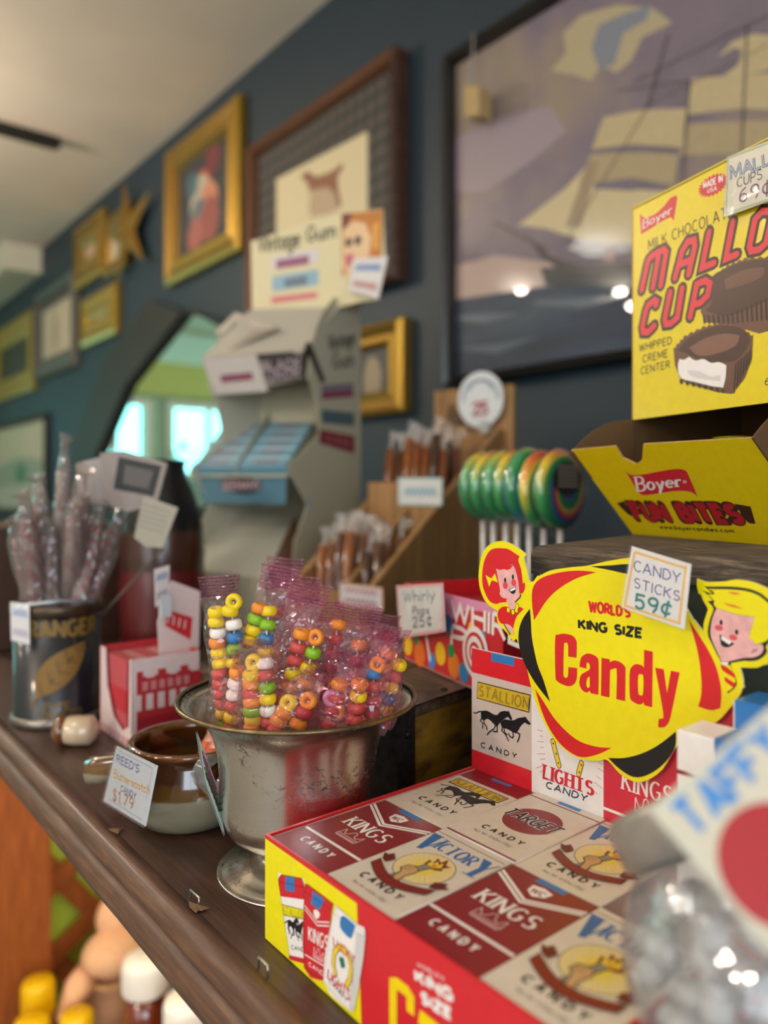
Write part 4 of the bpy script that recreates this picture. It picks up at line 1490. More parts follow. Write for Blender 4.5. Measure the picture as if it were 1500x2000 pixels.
outline = [cg(*p) for p in ((930, 320), (885, 390), (940, 600), (985, 800), (1035, 822), (1075, 800), (1140, 710))] + \
          [c2(*p) for p in ((420, 205), (470, 180), (560, 165), (640, 158), (720, 140), (840, 120), (940, 125), (1040, 230), (1110, 350), (1150, 420))] + \
          [cb_(*p) for p in ((120, 720), (270, 915), (275, 780), (330, 600), (335, 540), (265, 420), (235, 340), (180, 300), (190, 290), (168, 190), (170, 80), (250, 110), (340, 135), (600, 125), (740, 100), (900, 108), (1080, 150), (1280, 240), (1400, 330), (1420, 500), (1380, 900), (1400, 1250), (1300, 1400), (1180, 1440), (1100, 1475), (840, 1470), (885, 1640), (890, 1740), (905, 1785), (870, 1790), (830, 1910))] + \
          [c2(*p) for p in ((1310, 840), (1250, 900), (1120, 960), (1060, 1020), (1000, 1120), (930, 1170), (870, 1178), (800, 1140), (740, 1075), (690, 1080), (600, 1065), (520, 1010), (470, 950), (400, 800), (350, 600), (310, 500))] + \
          [cg(*p) for p in ((690, 1930), (560, 1760), (410, 1590), (385, 1480), (395, 1360), (250, 1270), (150, 1150), (80, 980), (50, 800), (50, 620), (85, 380), (160, 220), (280, 110), (440, 65), (560, 80), (760, 180))]
SY = K('e8da00', .38, 0, .2)
SR = K('cf1a24', .38, 0, .25)
SB = K('131417', .4)
sm = MB()
pts = [SP.uv(*p) for p in rounded(outline, 3)]
sm.slab(SP, pts, -.0009, 0, SY, K('d9cfae', .7))
s = Art(sm, SP, 5e-5)


def P2(pts, m, lay=1):
    s.ppoly(rounded([c2(*p) for p in pts]), m, lay)


P2([(385, 330), (390, 260), (430, 215), (520, 188), (610, 180), (690, 188), (600, 215), (520, 260), (455, 320), (395, 415)], SR)
P2([(660, 160), (760, 155), (850, 150), (940, 175), (1000, 230), (900, 205), (830, 195), (740, 175)], SB)
P2([(375, 360), (340, 410), (322, 470), (325, 540), (350, 620), (400, 710), (470, 800), (440, 700), (410, 620), (385, 500), (380, 420)], SB)
P2([(400, 740), (430, 840), (470, 930), (530, 1010), (610, 1060), (690, 1050), (762, 1018), (680, 1010), (590, 975), (500, 890), (440, 800)], SR)
P2([(745, 1065), (820, 1065), (900, 1045), (980, 1005), (1065, 940), (1062, 1010), (1020, 1080), (960, 1130), (900, 1155), (850, 1150), (790, 1110)], SB)
P2([(1125, 410), (1170, 480), (1220, 560), (1260, 650), (1280, 750), (1275, 830), (1230, 840), (1170, 822), (1185, 760), (1182, 660), (1165, 550)], SR)
s.ptext("WORLD'S", [c2(650, 316), c2(852, 352), c2(852, 405), c2(652, 378)], SR, 2, .065)
s.ptext('KING SIZE', [c2(602, 405), c2(911, 450), c2(909, 503), c2(603, 458)], SB, 2, .085)
P2([(495, 500), (510, 483), (540, 478), (575, 487), (592, 505), (597, 530), (595, 592), (557, 586), (556, 535), (550, 520), (540, 522), (536, 535), (533, 660), (537, 682), (547, 688), (555, 676), (557, 636), (598, 640), (597, 685), (585, 715), (560, 726), (530, 718), (505, 702), (496, 672)], SR, 2)
P2([(611, 618), (620, 588), (645, 572), (670, 576), (692, 590), (700, 618), (699, 767), (662, 759), (659, 747), (645, 757), (625, 747), (611, 722), (611, 692), (621, 669), (656, 648), (658, 626), (650, 613), (643, 619), (642, 643), (611, 635)], SR, 2)
P2([(646, 692), (658, 680), (658, 727), (649, 734), (643, 722)], SY, 3)
P2([(714, 592), (753, 599), (753, 613), (775, 604), (805, 614), (823, 632), (827, 655), (825, 797), (784, 787), (786, 654), (776, 642), (757, 649), (754, 664), (751, 780), (711, 770)], SR, 2)
P2([(915, 554), (956, 563), (953, 826), (915, 816), (913, 802), (895, 813), (865, 801), (848, 776), (846, 684), (852, 642), (875, 622), (903, 627), (914, 640)], SR, 2)
P2([(888, 678), (900, 669), (912, 682), (910, 761), (899, 769), (888, 756)], SY, 3)
P2([(967, 638), (1008, 646), (1023, 760), (1042, 653), (1083, 661), (1042, 860), (1028, 902), (1008, 920), (981, 920), (984, 880), (999, 879), (1005, 850)], SR, 2)
# girl
SKN = K('e0a9a6', .5, 0, 0, .12)


def Pg(pts, m, lay=1):
    s.ppoly(rounded([cg(*p) for p in pts], 3), m, lay)


def ellpx(f, x, y, r, m, lay, ry=None):
    u = SP.uv(*f(x, y))
    e = SP.uv(*f(x + r, y))
    R_ = abs(e[0] - u[0])
    s.ell(u[0], u[1], R_, (ry or 1) * R_, m, lay, 18)


Pg([(810, 350), (785, 430), (840, 600), (870, 855), (905, 830), (912, 930), (870, 1030), (800, 1050), (720, 1180), (560, 1200), (450, 1210), (370, 1235), (260, 1190), (180, 1060), (120, 880), (115, 640), (150, 440), (230, 270), (330, 205), (470, 195), (600, 215), (720, 290)], SR, 1)
Pg([(375, 575), (440, 600), (560, 570), (680, 490), (740, 620), (790, 850), (810, 1040), (830, 1060), (800, 1140), (725, 1200), (735, 1290), (690, 1340), (640, 1330), (590, 1230), (560, 1160), (590, 1140), (480, 1110), (435, 1030), (450, 1000), (420, 820)], SKN, 2)
Pg([(480, 548), (560, 600), (640, 580), (700, 490), (560, 560)], SR, 3)
Pg([(180, 695), (285, 760), (355, 665), (410, 835), (295, 790), (245, 915)], SY, 3)
for x, y in ((542, 795), (688, 733)):
    ellpx(cg, x, y, 20, SB, 3, 2.0)
for x, y in ((545, 890), (705, 838)):
    ellpx(cg, x, y, 46, K('d8404c', .5), 3, 1.1)
Pg([(600, 965), (745, 905), (735, 1010), (700, 1050), (650, 1030)], SB, 3)
Pg([(622, 970), (735, 918), (730, 965), (650, 1000)], WHT, 4)
Pg([(410, 1370), (470, 1300), (560, 1280), (640, 1330), (690, 1350), (800, 1290), (885, 1325), (760, 1460), (710, 1600), (690, 1700), (620, 1630), (510, 1610), (440, 1570), (405, 1470)], SR, 2)
for x, y in ((605, 1345), (690, 1385), (755, 1350), (770, 1280)):
    ellpx(cg, x, y, 34, SB, 3, 1.3)
    ellpx(cg, x, y, 28, SY, 4, 1.3)
Pg([(520, 1610), (600, 1610), (690, 1690), (700, 1800), (640, 1770)], SKN, 3)
s.pline([cg(530, 1620), cg(635, 1800)], 2.2, SB, 4)
s.pline([cg(835, 1060), cg(820, 1110), cg(730, 1200)], 2.2, SB, 4)


# boy
def Pb(pts, m, lay=1):
    s.ppoly(rounded([cb_(*p) for p in pts], 3), m, lay)


Pb([(270, 185), (350, 205), (700, 205), (960, 235), (1150, 300), (1280, 400), (1400, 520), (1400, 900), (1290, 1080), (1250, 1150), (1270, 1210), (1230, 1280), (1130, 1350), (1000, 1370), (900, 1365), (700, 1400), (720, 1500), (790, 1680), (770, 1780), (650, 1880), (640, 1800), (600, 1600), (545, 1380), (480, 1260), (400, 1090), (350, 980), (345, 860), (380, 700), (430, 545), (340, 440), (420, 420), (310, 310), (255, 260), (380, 310), (430, 330)], SB, 1)
Pb([(340, 240), (480, 245), (700, 250), (940, 275), (1130, 340), (1260, 440), (1380, 560), (1380, 880), (1270, 1040), (1150, 1095), (1060, 1100), (1050, 1050), (980, 1000), (1010, 900), (1075, 680), (800, 640), (600, 575), (480, 540), (430, 470), (450, 440), (400, 380), (330, 330), (440, 330), (430, 285)], SY, 2)
Pb([(480, 545), (600, 580), (800, 645), (1075, 685), (1010, 900), (980, 1000), (1050, 1050), (1065, 1105), (1190, 1105), (1215, 1170), (1170, 1260), (1060, 1310), (900, 1320), (680, 1370), (560, 1380), (520, 1290), (440, 1120), (390, 980), (385, 870), (415, 700)], SKN, 3)
for x, y in ((552, 765), (795, 915)):
    ellpx(cb_, x, y, 26, SB, 4, 1.6)
for x, y in ((515, 850), (740, 1000)):
    ellpx(cb_, x, y, 66, K('d8505c', .5), 4, .7)
Pb([(525, 945), (760, 1100), (700, 1140), (630, 1155), (560, 1125), (540, 1060)], SB, 4)
Pb([(560, 970), (715, 1070), (680, 1110), (555, 1030)], WHT, 5)
Pb([(550, 1385), (670, 1385), (650, 1430), (570, 1420)], WHT, 4)
Pb([(560, 1430), (690, 1430), (770, 1640), (765, 1720), (720, 1800), (640, 1850)], SY, 3)
Pb([(545, 1430), (640, 1460), (760, 1570), (775, 1640), (580, 1520)], SR, 4)
Pb([(605, 1610), (780, 1720), (755, 1790), (620, 1690)], SR, 4)
s.pline([cb_(1035, 1245), cb_(1060, 1190), cb_(1110, 1190), cb_(1090, 1220), cb_(1045, 1220)], 1, SB, 5)
for q_ in (((650, 290), (760, 290), (870, 320), (750, 330)), ((580, 460), (760, 490), (900, 560), (700, 520))):
    Pb(q_, K('d98a20', .5), 4)
sm.build('printed_card', sg)
# foam pad that holds the sign to the back card
MB().box((XS + .0001, .17, ZP + .036), (XC - .0005, .20, ZP + .052), K('cfc6b8', .7)).build('foam_pad', sg)


# ---------------------------------------------------------------- hand-lettered price tags
SLEEVE = film('clear_sleeve', 'ffffff', .02, .04, 60, .15)
TAGW = K('e6e2df', .5, 0, 0, .03)


def price_tag(label, plane, quad, draw, paper=TAGW, thick=.0006, sleeve=True, curl=None, name='price_tag'):
    pts = [plane.uv(*p) for p in quad]
    ctr = plane.P(sum(p[0] for p in pts) / len(pts), min(p[1] for p in pts))
    t = thing(name, label, 'price tag', ctr, 0, None)
    mb = MB().slab(plane, pts, -thick, 0, paper)
    draw(Art(mb, plane, 4e-5))
    mb.build('card', t)
    if sleeve:
        cx, cy = sum(p[0] for p in pts) / len(pts), sum(p[1] for p in pts) / len(pts)
        big = [(cx + (a_ - cx) * 1.03, cy + (b_ - cy) * 1.03) for a_, b_ in pts]
        MB().slab(plane, big, .0006, .0008, SLEEVE).build('sleeve', t)
    return t


def ct(x, y):
    return (1200 + x * 160 / 1500, 1060 + y * 180 / 1688)


def draw_sticks(a):
    OR = K('e8b860', .6)
    for p, q_ in (((390, 175), (1310, 470)), ((1310, 440), (1185, 1465)), ((1200, 1480), (190, 1150)), ((190, 1160), (370, 190))):
        a.pline([ct(*p), ct(*q_)], 5.0, OR, 1)
    pen, tl = K('33489a', .5), K('2c9a98', .5)
    a.pstext('CANDY', [ct(370, 325), ct(1215, 560), ct(1200, 740), ct(365, 510)], 2.3, pen, 2, jit=.02)
    a.pstext('STICKS', [ct(375, 640), ct(1210, 900), ct(1190, 1070), ct(365, 810)], 2.3, pen, 2, gap=.3, jit=.03)
    qd = [ct(400, 940), ct(1050, 1100), ct(1000, 1340), ct(390, 1190)]
    a.pstext('59\u00a2', qd, 5.5, tl, 2, gap=.3)
    a.pstext('59\u00a2', qd, 1.8, K('1b3c48', .5), 3, gap=.3)


price_tag('white hand-lettered tag reading CANDY STICKS on the yellow sign', Plane((.2575, .2, ZP), (0, -1, 0), (0, 0, 1)), [ct(x, y) for x, y in ((135, 1185), (1275, 1585), (1400, 395), (320, 65))], draw_sticks)
# short clear clip that holds the tag off the sign

# ---------------------------------------------------------------- weathered wooden box under the yellow carton
def dirs(yaw):
    """u = to the right along a front face turned by yaw from the shelf line, w = into the depth"""
    return Vector((-math.sin(yaw), -math.cos(yaw), 0)), Vector((math.cos(yaw), -math.sin(yaw), 0))


ZT = -.0268
A0 = at(1037, 1066, z=ZT)
uu, ww = dirs(math.radians(-9))
WGR = wood('weathered_board', '2a231c', '574b3e', '8f7a5c', (60, 5, 90), .85, 0, .8, (0, 0, 0), 7)
GRN = painting_mat('worn_green_paint', [(.3, '1d2119'), (.5, '343a2c'), (.7, '4a5040')], 22, .7)
wb = thing('wooden_box', 'weathered grey wooden box with a dark green face under the yellow carton', 'wooden box', A0 + uu * .14 + ww * .1 - UP * (ZT - ZS))
W_, D_ = .36, .2
o = Vector((A0.x, A0.y, 0))
m = MB()
N = 40
for (t0, t1, d0, lip) in ((ZT - .0125, ZT, 0, .0),):
    fr_t, fr_b, bk_t, bk_b = [], [], [], []
    for i in range(N + 1):
        x = W_ * i / N
        j = rnd.uniform(-.0012, .0010)
        fr_t.append(o + uu * x + ww * (.0025 + rnd.uniform(-.0006, .001)) + UP * (t1 - rnd.uniform(0, .0012)))
        fr_b.append(o + uu * x + ww * (j * .6) + UP * (t0 + rnd.uniform(-.0005, .0005)))
        bk_t.append(o + uu * x + ww * D_ + UP * t1)
        bk_b.append(o + uu * x + ww * D_ + UP * t0)
    mid = [o + uu * (W_ * i / N) + ww * rnd.uniform(-.0012, .0004) + UP * (t1 - .004) for i in range(N + 1)]
    rows = [bk_b, fr_b, mid, fr_t, [p + ww * .006 + UP * .0006 for p in fr_t], bk_t]
    vs = [p for r in rows for p in r]
    fs = [(r * (N + 1) + i, r * (N + 1) + i + 1, (r + 1) * (N + 1) + i + 1, (r + 1) * (N + 1) + i) for r in range(len(rows) - 1) for i in range(N)]
    fs.append([r * (N + 1) for r in range(len(rows))])
    fs.append([r * (N + 1) + N for r in range(len(rows))][::-1])
    m.add(vs, fs, WGR)
m.build('top_board', wb)
MB().box((.004, .003, ZS + .0002), (W_, .012, ZT - .0128), GRN, uu, ww, UP, o).build('front_board', wb)
for bl_ in (((.004, .0122), (.014, D_ - .0002)), ((W_ - .01, .0122), (W_, D_ - .0002)), ((.0142, D_ - .01), (W_ - .0102, D_ - .0002))):
    MB().box(bl_[0] + (ZS + .0002,), bl_[1] + (ZT - .0128,), WGR, uu, ww, UP, o).build('side_board', wb)

# ---------------------------------------------------------------- yellow marshmallow cup carton with a flared tray front
BL = at(1236, 1043, z=ZT)
cu_ = Vector((-.31, -.951, 0)).normalized()
cw = Vector((.951, -.31, 0)).normalized()
CP = Plane(BL, cu_, UP)
ZC = ZT
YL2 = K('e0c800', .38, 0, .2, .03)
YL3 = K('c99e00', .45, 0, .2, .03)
BRB = K('5a4020', .75)
ct_ = thing('candy_carton', 'yellow cardboard carton of marshmallow cups with a flared lower tray front', 'carton', BL + cu_ * .08 + cw * .05)
uv = lambda x, y: CP.uv(x, y)
zt_, zb_ = uv(1236, 405)[1], uv(1236, 820)[1]
CW = .165
m = MB().slab(CP, [(0, zb_), (CW, zb_), (CW, zt_), (0, zt_)], -.0012, 0, YL2, K('b79a5c', .7))
a = Art(m, CP, 5e-5)
c3 = lambda x, y: (1080 + x / 3.226, 230 + y / 3.226)
c9 = lambda x, y: (1200 + x / 5.0, 240 + y / 5.0)
REDB = K('c92436', .4)
DKB = K('3c241c', .4)
PKR = K('d9303e', .4)


def L3(pts, m_, lay=1):
    a.ppoly(rounded([c3(*p) for p in pts], 3) if len(pts) < 30 else [c3(*p) for p in pts], m_, lay)


L3([(548, 600), (575, 628), (640, 610), (700, 555), (740, 505), (775, 490), (783, 510), (760, 650), (745, 625), (690, 650), (630, 690), (555, 735)], REDB)
a.pstext('Boyer', [c3(572, 640), c3(752, 545), c3(748, 600), c3(568, 700)], 3.0, WHT, 2, 'serif', .2)
pts = []
for k in range(44):
    r = 1.0 if k % 2 else .8
    an = 2 * PI * k / 44
    pts.append(c3(1010 + 100 * r * math.cos(an), 425 - 70 * r * math.sin(an) - 100 * r * math.cos(an) * .38))
a.ppoly(pts, REDB, 1)
a.ptext('MADE IN', [c3(945, 408), c3(1070, 356), c3(1072, 402), c3(948, 450)], WHT, 2, .02)
a.ptext('USA', [c3(974, 448), c3(1034, 425), c3(1034, 458), c3(974, 476)], WHT, 2, .02)
a.ptext('MILK CHOCOLATE', [c3(598, 770), c3(1135, 540), c3(1140, 622), c3(600, 835)], DKB, 1, -.005)


def stroke2(pts, w1, w2, cl=False, lay=1):
    """letter bar: dark outline under red"""
    a.pline([c3(*p) for p in pts], w1 / 3.226, DKB, lay, cl)
    a.pline([c3(*p) for p in pts], w2 / 3.226, PKR, lay + 1, cl)


BW, RW = 84, 42
LET = [
    [[(560, 1085), (600, 900)], [(600, 900), (625, 870), (660, 850)], [(630, 1070), (665, 880)], [(660, 850), (700, 830), (715, 850), (680, 1055)]],
    [[(770, 1010), (815, 840), (850, 780), (890, 770), (895, 810), (855, 985)], [(800, 925), (870, 895)]],
    [[(985, 720), (940, 945), (1015, 915)]],
    [[(1135, 655), (1090, 890), (1160, 860)]],
    [[(1240, 810), (1275, 640), (1320, 590), (1375, 590), (1380, 640), (1345, 790), (1300, 830), (1250, 840), (1240, 810)]],
    [[(650, 1180), (655, 1160), (640, 1150), (600, 1180), (585, 1220), (565, 1320), (570, 1350), (600, 1350), (640, 1310)]],
    [[(740, 1100), (705, 1270), (712, 1300), (745, 1295), (785, 1260), (815, 1075)]],
    [[(865, 1255), (905, 1060)], [(905, 1050), (960, 1025), (990, 1045), (975, 1120), (930, 1165), (880, 1180)]],
]
for l in LET:
    for s_ in l:
        a.pline([c3(*p) for p in s_], BW / 3.226, DKB, 2)
for l in LET:
    for s_ in l:
        a.pline([c3(*p) for p in s_], RW / 3.226, PKR, 3)
for y, t_, x0_, x1_ in ((1380, 'WHIPPED', 543, 750), (1450, 'CREME', 565, 725), (1525, 'CENTER', 553, 738)):
    sl = -.24
    a.ptext(t_, [c3(x0_, y + 45), c3(x1_, y + 45 + sl * (x1_ - x0_)), c3(x1_, y + 97 + sl * (x1_ - x0_)), c3(x0_, y + 97)], DKB, 1, .015)
# printed chocolate cups
CH1, CH2, CH3, CHD = K('4a2c22', .35), K('6a4536', .35), K('7c5546', .4), K('2c1c17', .4)


def zig(p, n, amp):
    out_ = []
    for (x0, y0), (x1, y1) in zip(p, p[1:]):
        for k in range(n):
            t_ = k / n
            out_.append((x0 + (x1 - x0) * t_, y0 + (y1 - y0) * t_ + (amp if k % 2 else 0)))
    return out_ + [p[-1]]


L3(zig([(1010, 990), (1100, 925), (1210, 880), (1355, 870), (1520, 900)], 6, 14) + [(1520, 1300), (1300, 1360), (1100, 1300), (960, 1290), (930, 1220)], CH2, 1)
L3([(1000, 1010), (1100, 945), (1220, 905), (1355, 895), (1500, 930), (1480, 1100), (1360, 1150), (1200, 1220), (1080, 1250), (960, 1215), (1000, 1160)], CH1, 2)
L3([(1080, 1020), (1200, 960), (1330, 940), (1320, 1000), (1180, 1060), (1090, 1080)], CH2, 3)
for k in range(14):
    x = 945 + k * 30
    L3([(x, 1245 - max(0, k - 5) * 14), (x + 14, 1245 - max(0, k - 5) * 14), (x + 18, 1300 - max(0, k - 5) * 3), (x + 6, 1298 - max(0, k - 5) * 3)], CHD, 3)
L3(zig([(760, 1450), (830, 1370), (950, 1310), (1060, 1285), (1180, 1305), (1262, 1370)], 6, 14) + [(1255, 1520), (1210, 1640), (1130, 1740), (1040, 1730), (900, 1690), (810, 1660), (770, 1560)], CH2, 4)
L3([(790, 1465), (850, 1395), (960, 1335), (1070, 1308), (1180, 1325), (1240, 1380), (1225, 1450), (1150, 1530), (1060, 1540), (950, 1535), (850, 1490)], CH1, 5)
L3([(860, 1450), (960, 1390), (1080, 1360), (1180, 1370), (1150, 1440), (1020, 1490), (920, 1500)], CH3, 6)
L3([(800, 1520), (830, 1525), (860, 1505), (900, 1530), (950, 1520), (1000, 1545), (1050, 1540), (1095, 1560), (1090, 1640), (1075, 1700), (1000, 1690), (900, 1665), (810, 1640), (790, 1570)], K('ece6e4', .5), 6)
L3([(850, 1590), (930, 1600), (1000, 1630), (1060, 1620), (1060, 1660), (960, 1650), (870, 1625)], K('d5cccc', .5), 7)
for k in range(6):
    x = 1150 + k * 18
    L3([(x, 1560 - k * 18), (x + 8, 1552 - k * 18), (x - 2 + k * 1, 1725 - k * 34), (x - 10, 1730 - k * 34)], CHD, 6)
for k in range(8):
    x = 800 + k * 38
    L3([(x, 1648 + k * 9), (x + 18, 1652 + k * 9), (x + 18, 1680 + k * 8), (x + 4, 1676 + k * 8)], CHD, 7)
a.ptext('6', [(1494, 738), (1503, 737), (1503, 752), (1494, 753)], DKB, 1)
m.build('front_panel', ct_)
DB = .085
bx = MB()
t_ = .0012
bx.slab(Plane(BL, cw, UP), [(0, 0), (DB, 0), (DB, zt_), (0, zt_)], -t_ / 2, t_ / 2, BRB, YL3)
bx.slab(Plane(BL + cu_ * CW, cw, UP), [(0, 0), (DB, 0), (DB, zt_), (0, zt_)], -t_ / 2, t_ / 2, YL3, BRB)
bx.slab(Plane(BL + cw * DB, cu_, UP), [(0, 0), (CW, 0), (CW, zt_), (0, zt_)], -t_ / 2, t_ / 2, BRB, YL3)
bx.slab(Plane(BL + UP * (zt_ - t_), cu_, cw), [(0, 0), (CW, 0), (CW, DB), (0, DB)], -t_ / 2, t_ / 2, YL2, BRB)
bx.slab(Plane(BL + UP * .0012, cu_, cw), [(0, 0), (CW, 0), (CW, DB), (0, DB)], -t_ / 2, t_ / 2, BRB, BRB)
bx.build('box_body', ct_)
# inner brown lining faces
nn = -cw
TO, TH = .0436, .049
slope = (nn * TO + UP * TH)
sl_len = slope.length
FPn = Plane(BL, cu_, slope)
fl = MB()
ftl, ftr = FPn.uv(1112, 880), FPn.uv(1390, 852)
nt0, nt1, nt2, nt3 = FPn.uv(1202, 872), FPn.uv(1216, 895), FPn.uv(1254, 898), FPn.uv(1256, 868)
FWd = CW * .77
outl = [(0, 0), (FWd, 0), (FWd, sl_len * .98), nt3, (nt2[0], nt2[1]), ((nt1[0] + nt2[0]) / 2, nt2[1] - .003), nt1, nt0, (0, sl_len)]
fl.slab(FPn, outl, -.0011, 0, YL2, K('a5844a', .8))
a = Art(fl, FPn, 5e-5)
c4 = lambda x, y: (860 + x * 640 / 1500, 780 + y * 320 / 750)
L4 = lambda pts, m_, lay=1: a.ppoly(rounded([c4(*p) for p in pts], 3), m_, lay)
L4([(843, 322), (870, 345), (920, 345), (1000, 330), (1080, 318), (1120, 325), (1135, 345), (1178, 445), (1150, 425), (1090, 418), (1000, 430), (930, 438), (905, 420), (880, 380)], REDB)
a.pstext('Boyer', [c4(893, 355), c4(1098, 345), c4(1105, 395), c4(905, 420)], 4.2, WHT, 2, 'serif', .2)
a.ptext('R', [c4(1112, 370), c4(1128, 370), c4(1129, 386), c4(1113, 386)], WHT, 2)
L4([(808, 475), (840, 466), (885, 535), (858, 525)], DKB, 1)
L4([(1348, 478), (1420, 490), (1443, 568), (1405, 560)], DKB, 1)
qs = [c4(868, 478), c4(1345, 488), c4(1385, 562), c4(905, 548)]
a.pstext('FUN BITES', [(x - 1.5, y - .5) for x, y in qs], 11, DKB, 1, 'round', .34)
a.pstext('FUN BITES', qs, 7.5, K('b01c2c', .4), 2, 'flat', .34)
a.ptext('www.boyercandies.com', [c4(1000, 570), c4(1342, 590), c4(1348, 612), c4(1005, 592)], DKB, 1, .02)
fl.build('tray_front', ct_)
# curved side walls of the flared tray
TE = BL + slope
sd = MB()
for x in (0.0, FWd):
    sd = MB()
    pts3 = []
    for k in range(11):
        t = k / 10
        pts3.append(BL + cu_ * x + nn * (TO * (1 - t)) + UP * (TH * .98 + (.069 - TH) * math.sin(t * PI / 2)) + nn * (.004 * math.sin(t * PI)))
    pts3 += [BL + cu_ * x + UP * .002]
    n_ = len(pts3)
    fcs = [(n_ - 1, i, i + 1) for i in range(n_ - 2)]
    off = cu_ * .0011
    sd.add(pts3 + [p + off for p in pts3], fcs + [(a_ + n_, c_ + n_, b_ + n_) for a_, b_, c_ in fcs] + [(i, (i + 1) % n_, n_ + (i + 1) % n_, n_ + i) for i in range(n_)], BRB)
    sd.build('tray_side', ct_)
# wrapped cups seen in the opening
WRP = K('c7c520', .3, 0, .6)
for k, (x, dd, lb) in enumerate(((.05, .025, 'yellow wrapped marshmallow cup in the carton opening, left one'), (.085, .03, 'yellow wrapped marshmallow cup in the carton opening, right one'))):
    p = BL + cu_ * x + cw * dd + UP * .0025
    t = thing('wrapped_cup', lb, 'candy', p, 0, 'wrapped cups in the yellow carton')
    mb = MB()
    mb.lathe([(.001, 0), (.016, .0), (.02, .02), (.019, .036), (.012, .044), (.001, .045)], p, WRP, 14)
    mb.build('wrapper', t)
    MB().lathe([(.003, .044), (.006, .05), (.010, .0525)], p, WRP, 9).build('twist', t)

# mallo price tag on the carton
TP = Plane(BL + nn * .0035, cu_, UP)


def draw_mallo(a):
    GR = K('b9c4a6', .6)
    for p, q_ in (((1112, 345), (1520, 190)), ((1090, 890), (1112, 350)), ((1090, 888), (1520, 745))):
        a.pline([c9(*p), c9(*q_)], 4.5, GR, 1)
    ink, lb = K('2c3040', .5), K('aebfdc', .5)
    qd = [c9(1130, 430), c9(1640, 240), c9(1650, 345), c9(1140, 555)]
    a.pstext('MALLO', qd, 5.5, ink, 2, 'flat', .16)
    a.pstext('MALLO', qd, 3.0, lb, 3, 'flat', .16)
    a.pstext('CUPS', [c9(1200, 545), c9(1440, 450), c9(1440, 545), c9(1200, 630)], 2.0, ink, 2)
    qd = [c9(1225, 650), c9(1520, 555), c9(1520, 690), c9(1225, 775)]
    a.pstext('69\u00a2', qd, 4.2, K('c9a0b8', .5), 2, gap=.3)
    a.pstext('69\u00a2', qd, 2.2, K('4c2136', .5), 3, gap=.3)


price_tag('cream hand-lettered tag reading MALLO CUPS at the top of the yellow carton', TP, [c9(1068, 920), c9(1620, 725), c9(1640, 120), c9(1105, 335)], draw_mallo, K('e9e2d2', .5))

# ---------------------------------------------------------------- rainbow lollipops
SWM = None


def swirl_mat():
    m, nt, bs, out = newmat('rainbow_candy')
    tc = nd(nt, 'ShaderNodeTexCoord')
    sp = nd(nt, 'ShaderNodeSeparateXYZ')
    nt.links.new(tc.outputs['Object'], sp.inputs[0])
    at2 = nd(nt, 'ShaderNodeMath', operation='ARCTAN2')
    nt.links.new(sp.outputs['Y'], at2.inputs[0])
    nt.links.new(sp.outputs['Z'], at2.inputs[1])
    ln = nd(nt, 'ShaderNodeVectorMath', operation='LENGTH')
    cmb = nd(nt, 'ShaderNodeCombineXYZ')
    nt.links.new(sp.outputs['Y'], cmb.inputs['Y'])
    nt.links.new(sp.outputs['Z'], cmb.inputs['Z'])
    nt.links.new(cmb.outputs[0], ln.inputs[0])
    a1 = nd(nt, 'ShaderNodeMath', operation='MULTIPLY_ADD')
    nt.links.new(ln.outputs['Value'], a1.inputs[0])
    a1.inputs[1].default_value = 55.0
    dv = nd(nt, 'ShaderNodeMath', operation='MULTIPLY')
    nt.links.new(at2.outputs[0], dv.inputs[0])
    dv.inputs[1].default_value = 1 / (2 * PI)
    nt.links.new(dv.outputs[0], a1.inputs[2])
    a3 = nd(nt, 'ShaderNodeMath', operation='MULTIPLY_ADD')
    nt.links.new(sp.outputs['X'], a3.inputs[0])
    a3.inputs[1].default_value = 24.0
    nt.links.new(a1.outputs[0], a3.inputs[2])
    fr_ = nd(nt, 'ShaderNodeMath', operation='FRACT')
    nt.links.new(a3.outputs[0], fr_.inputs[0])
    cs = ['1f8a4c', '1f8a4c', '3c9e58', 'e8c820', 'e0651a', 'c0202c', '28408e', '2a78b4']
    r = nd(nt, 'ShaderNodeValToRGB')
    r.color_ramp.interpolation = 'LINEAR'
    e = r.color_ramp.elements
    e[0].position, e[0].color = 0, hexc(cs[0])
    e[1].position, e[1].color = 1, hexc(cs[0])
    for i, h in enumerate(cs[1:], 1):
        x = e.new(i / len(cs))
        x.color = hexc(h)
    nt.links.new(fr_.outputs[0], r.inputs['Fac'])
    nt.links.new(r.outputs['Color'], bs.inputs['Base Color'])
    bs.inputs['Roughness'].default_value = .2
    bs.inputs['Coat Weight'].default_value = 1
    return m


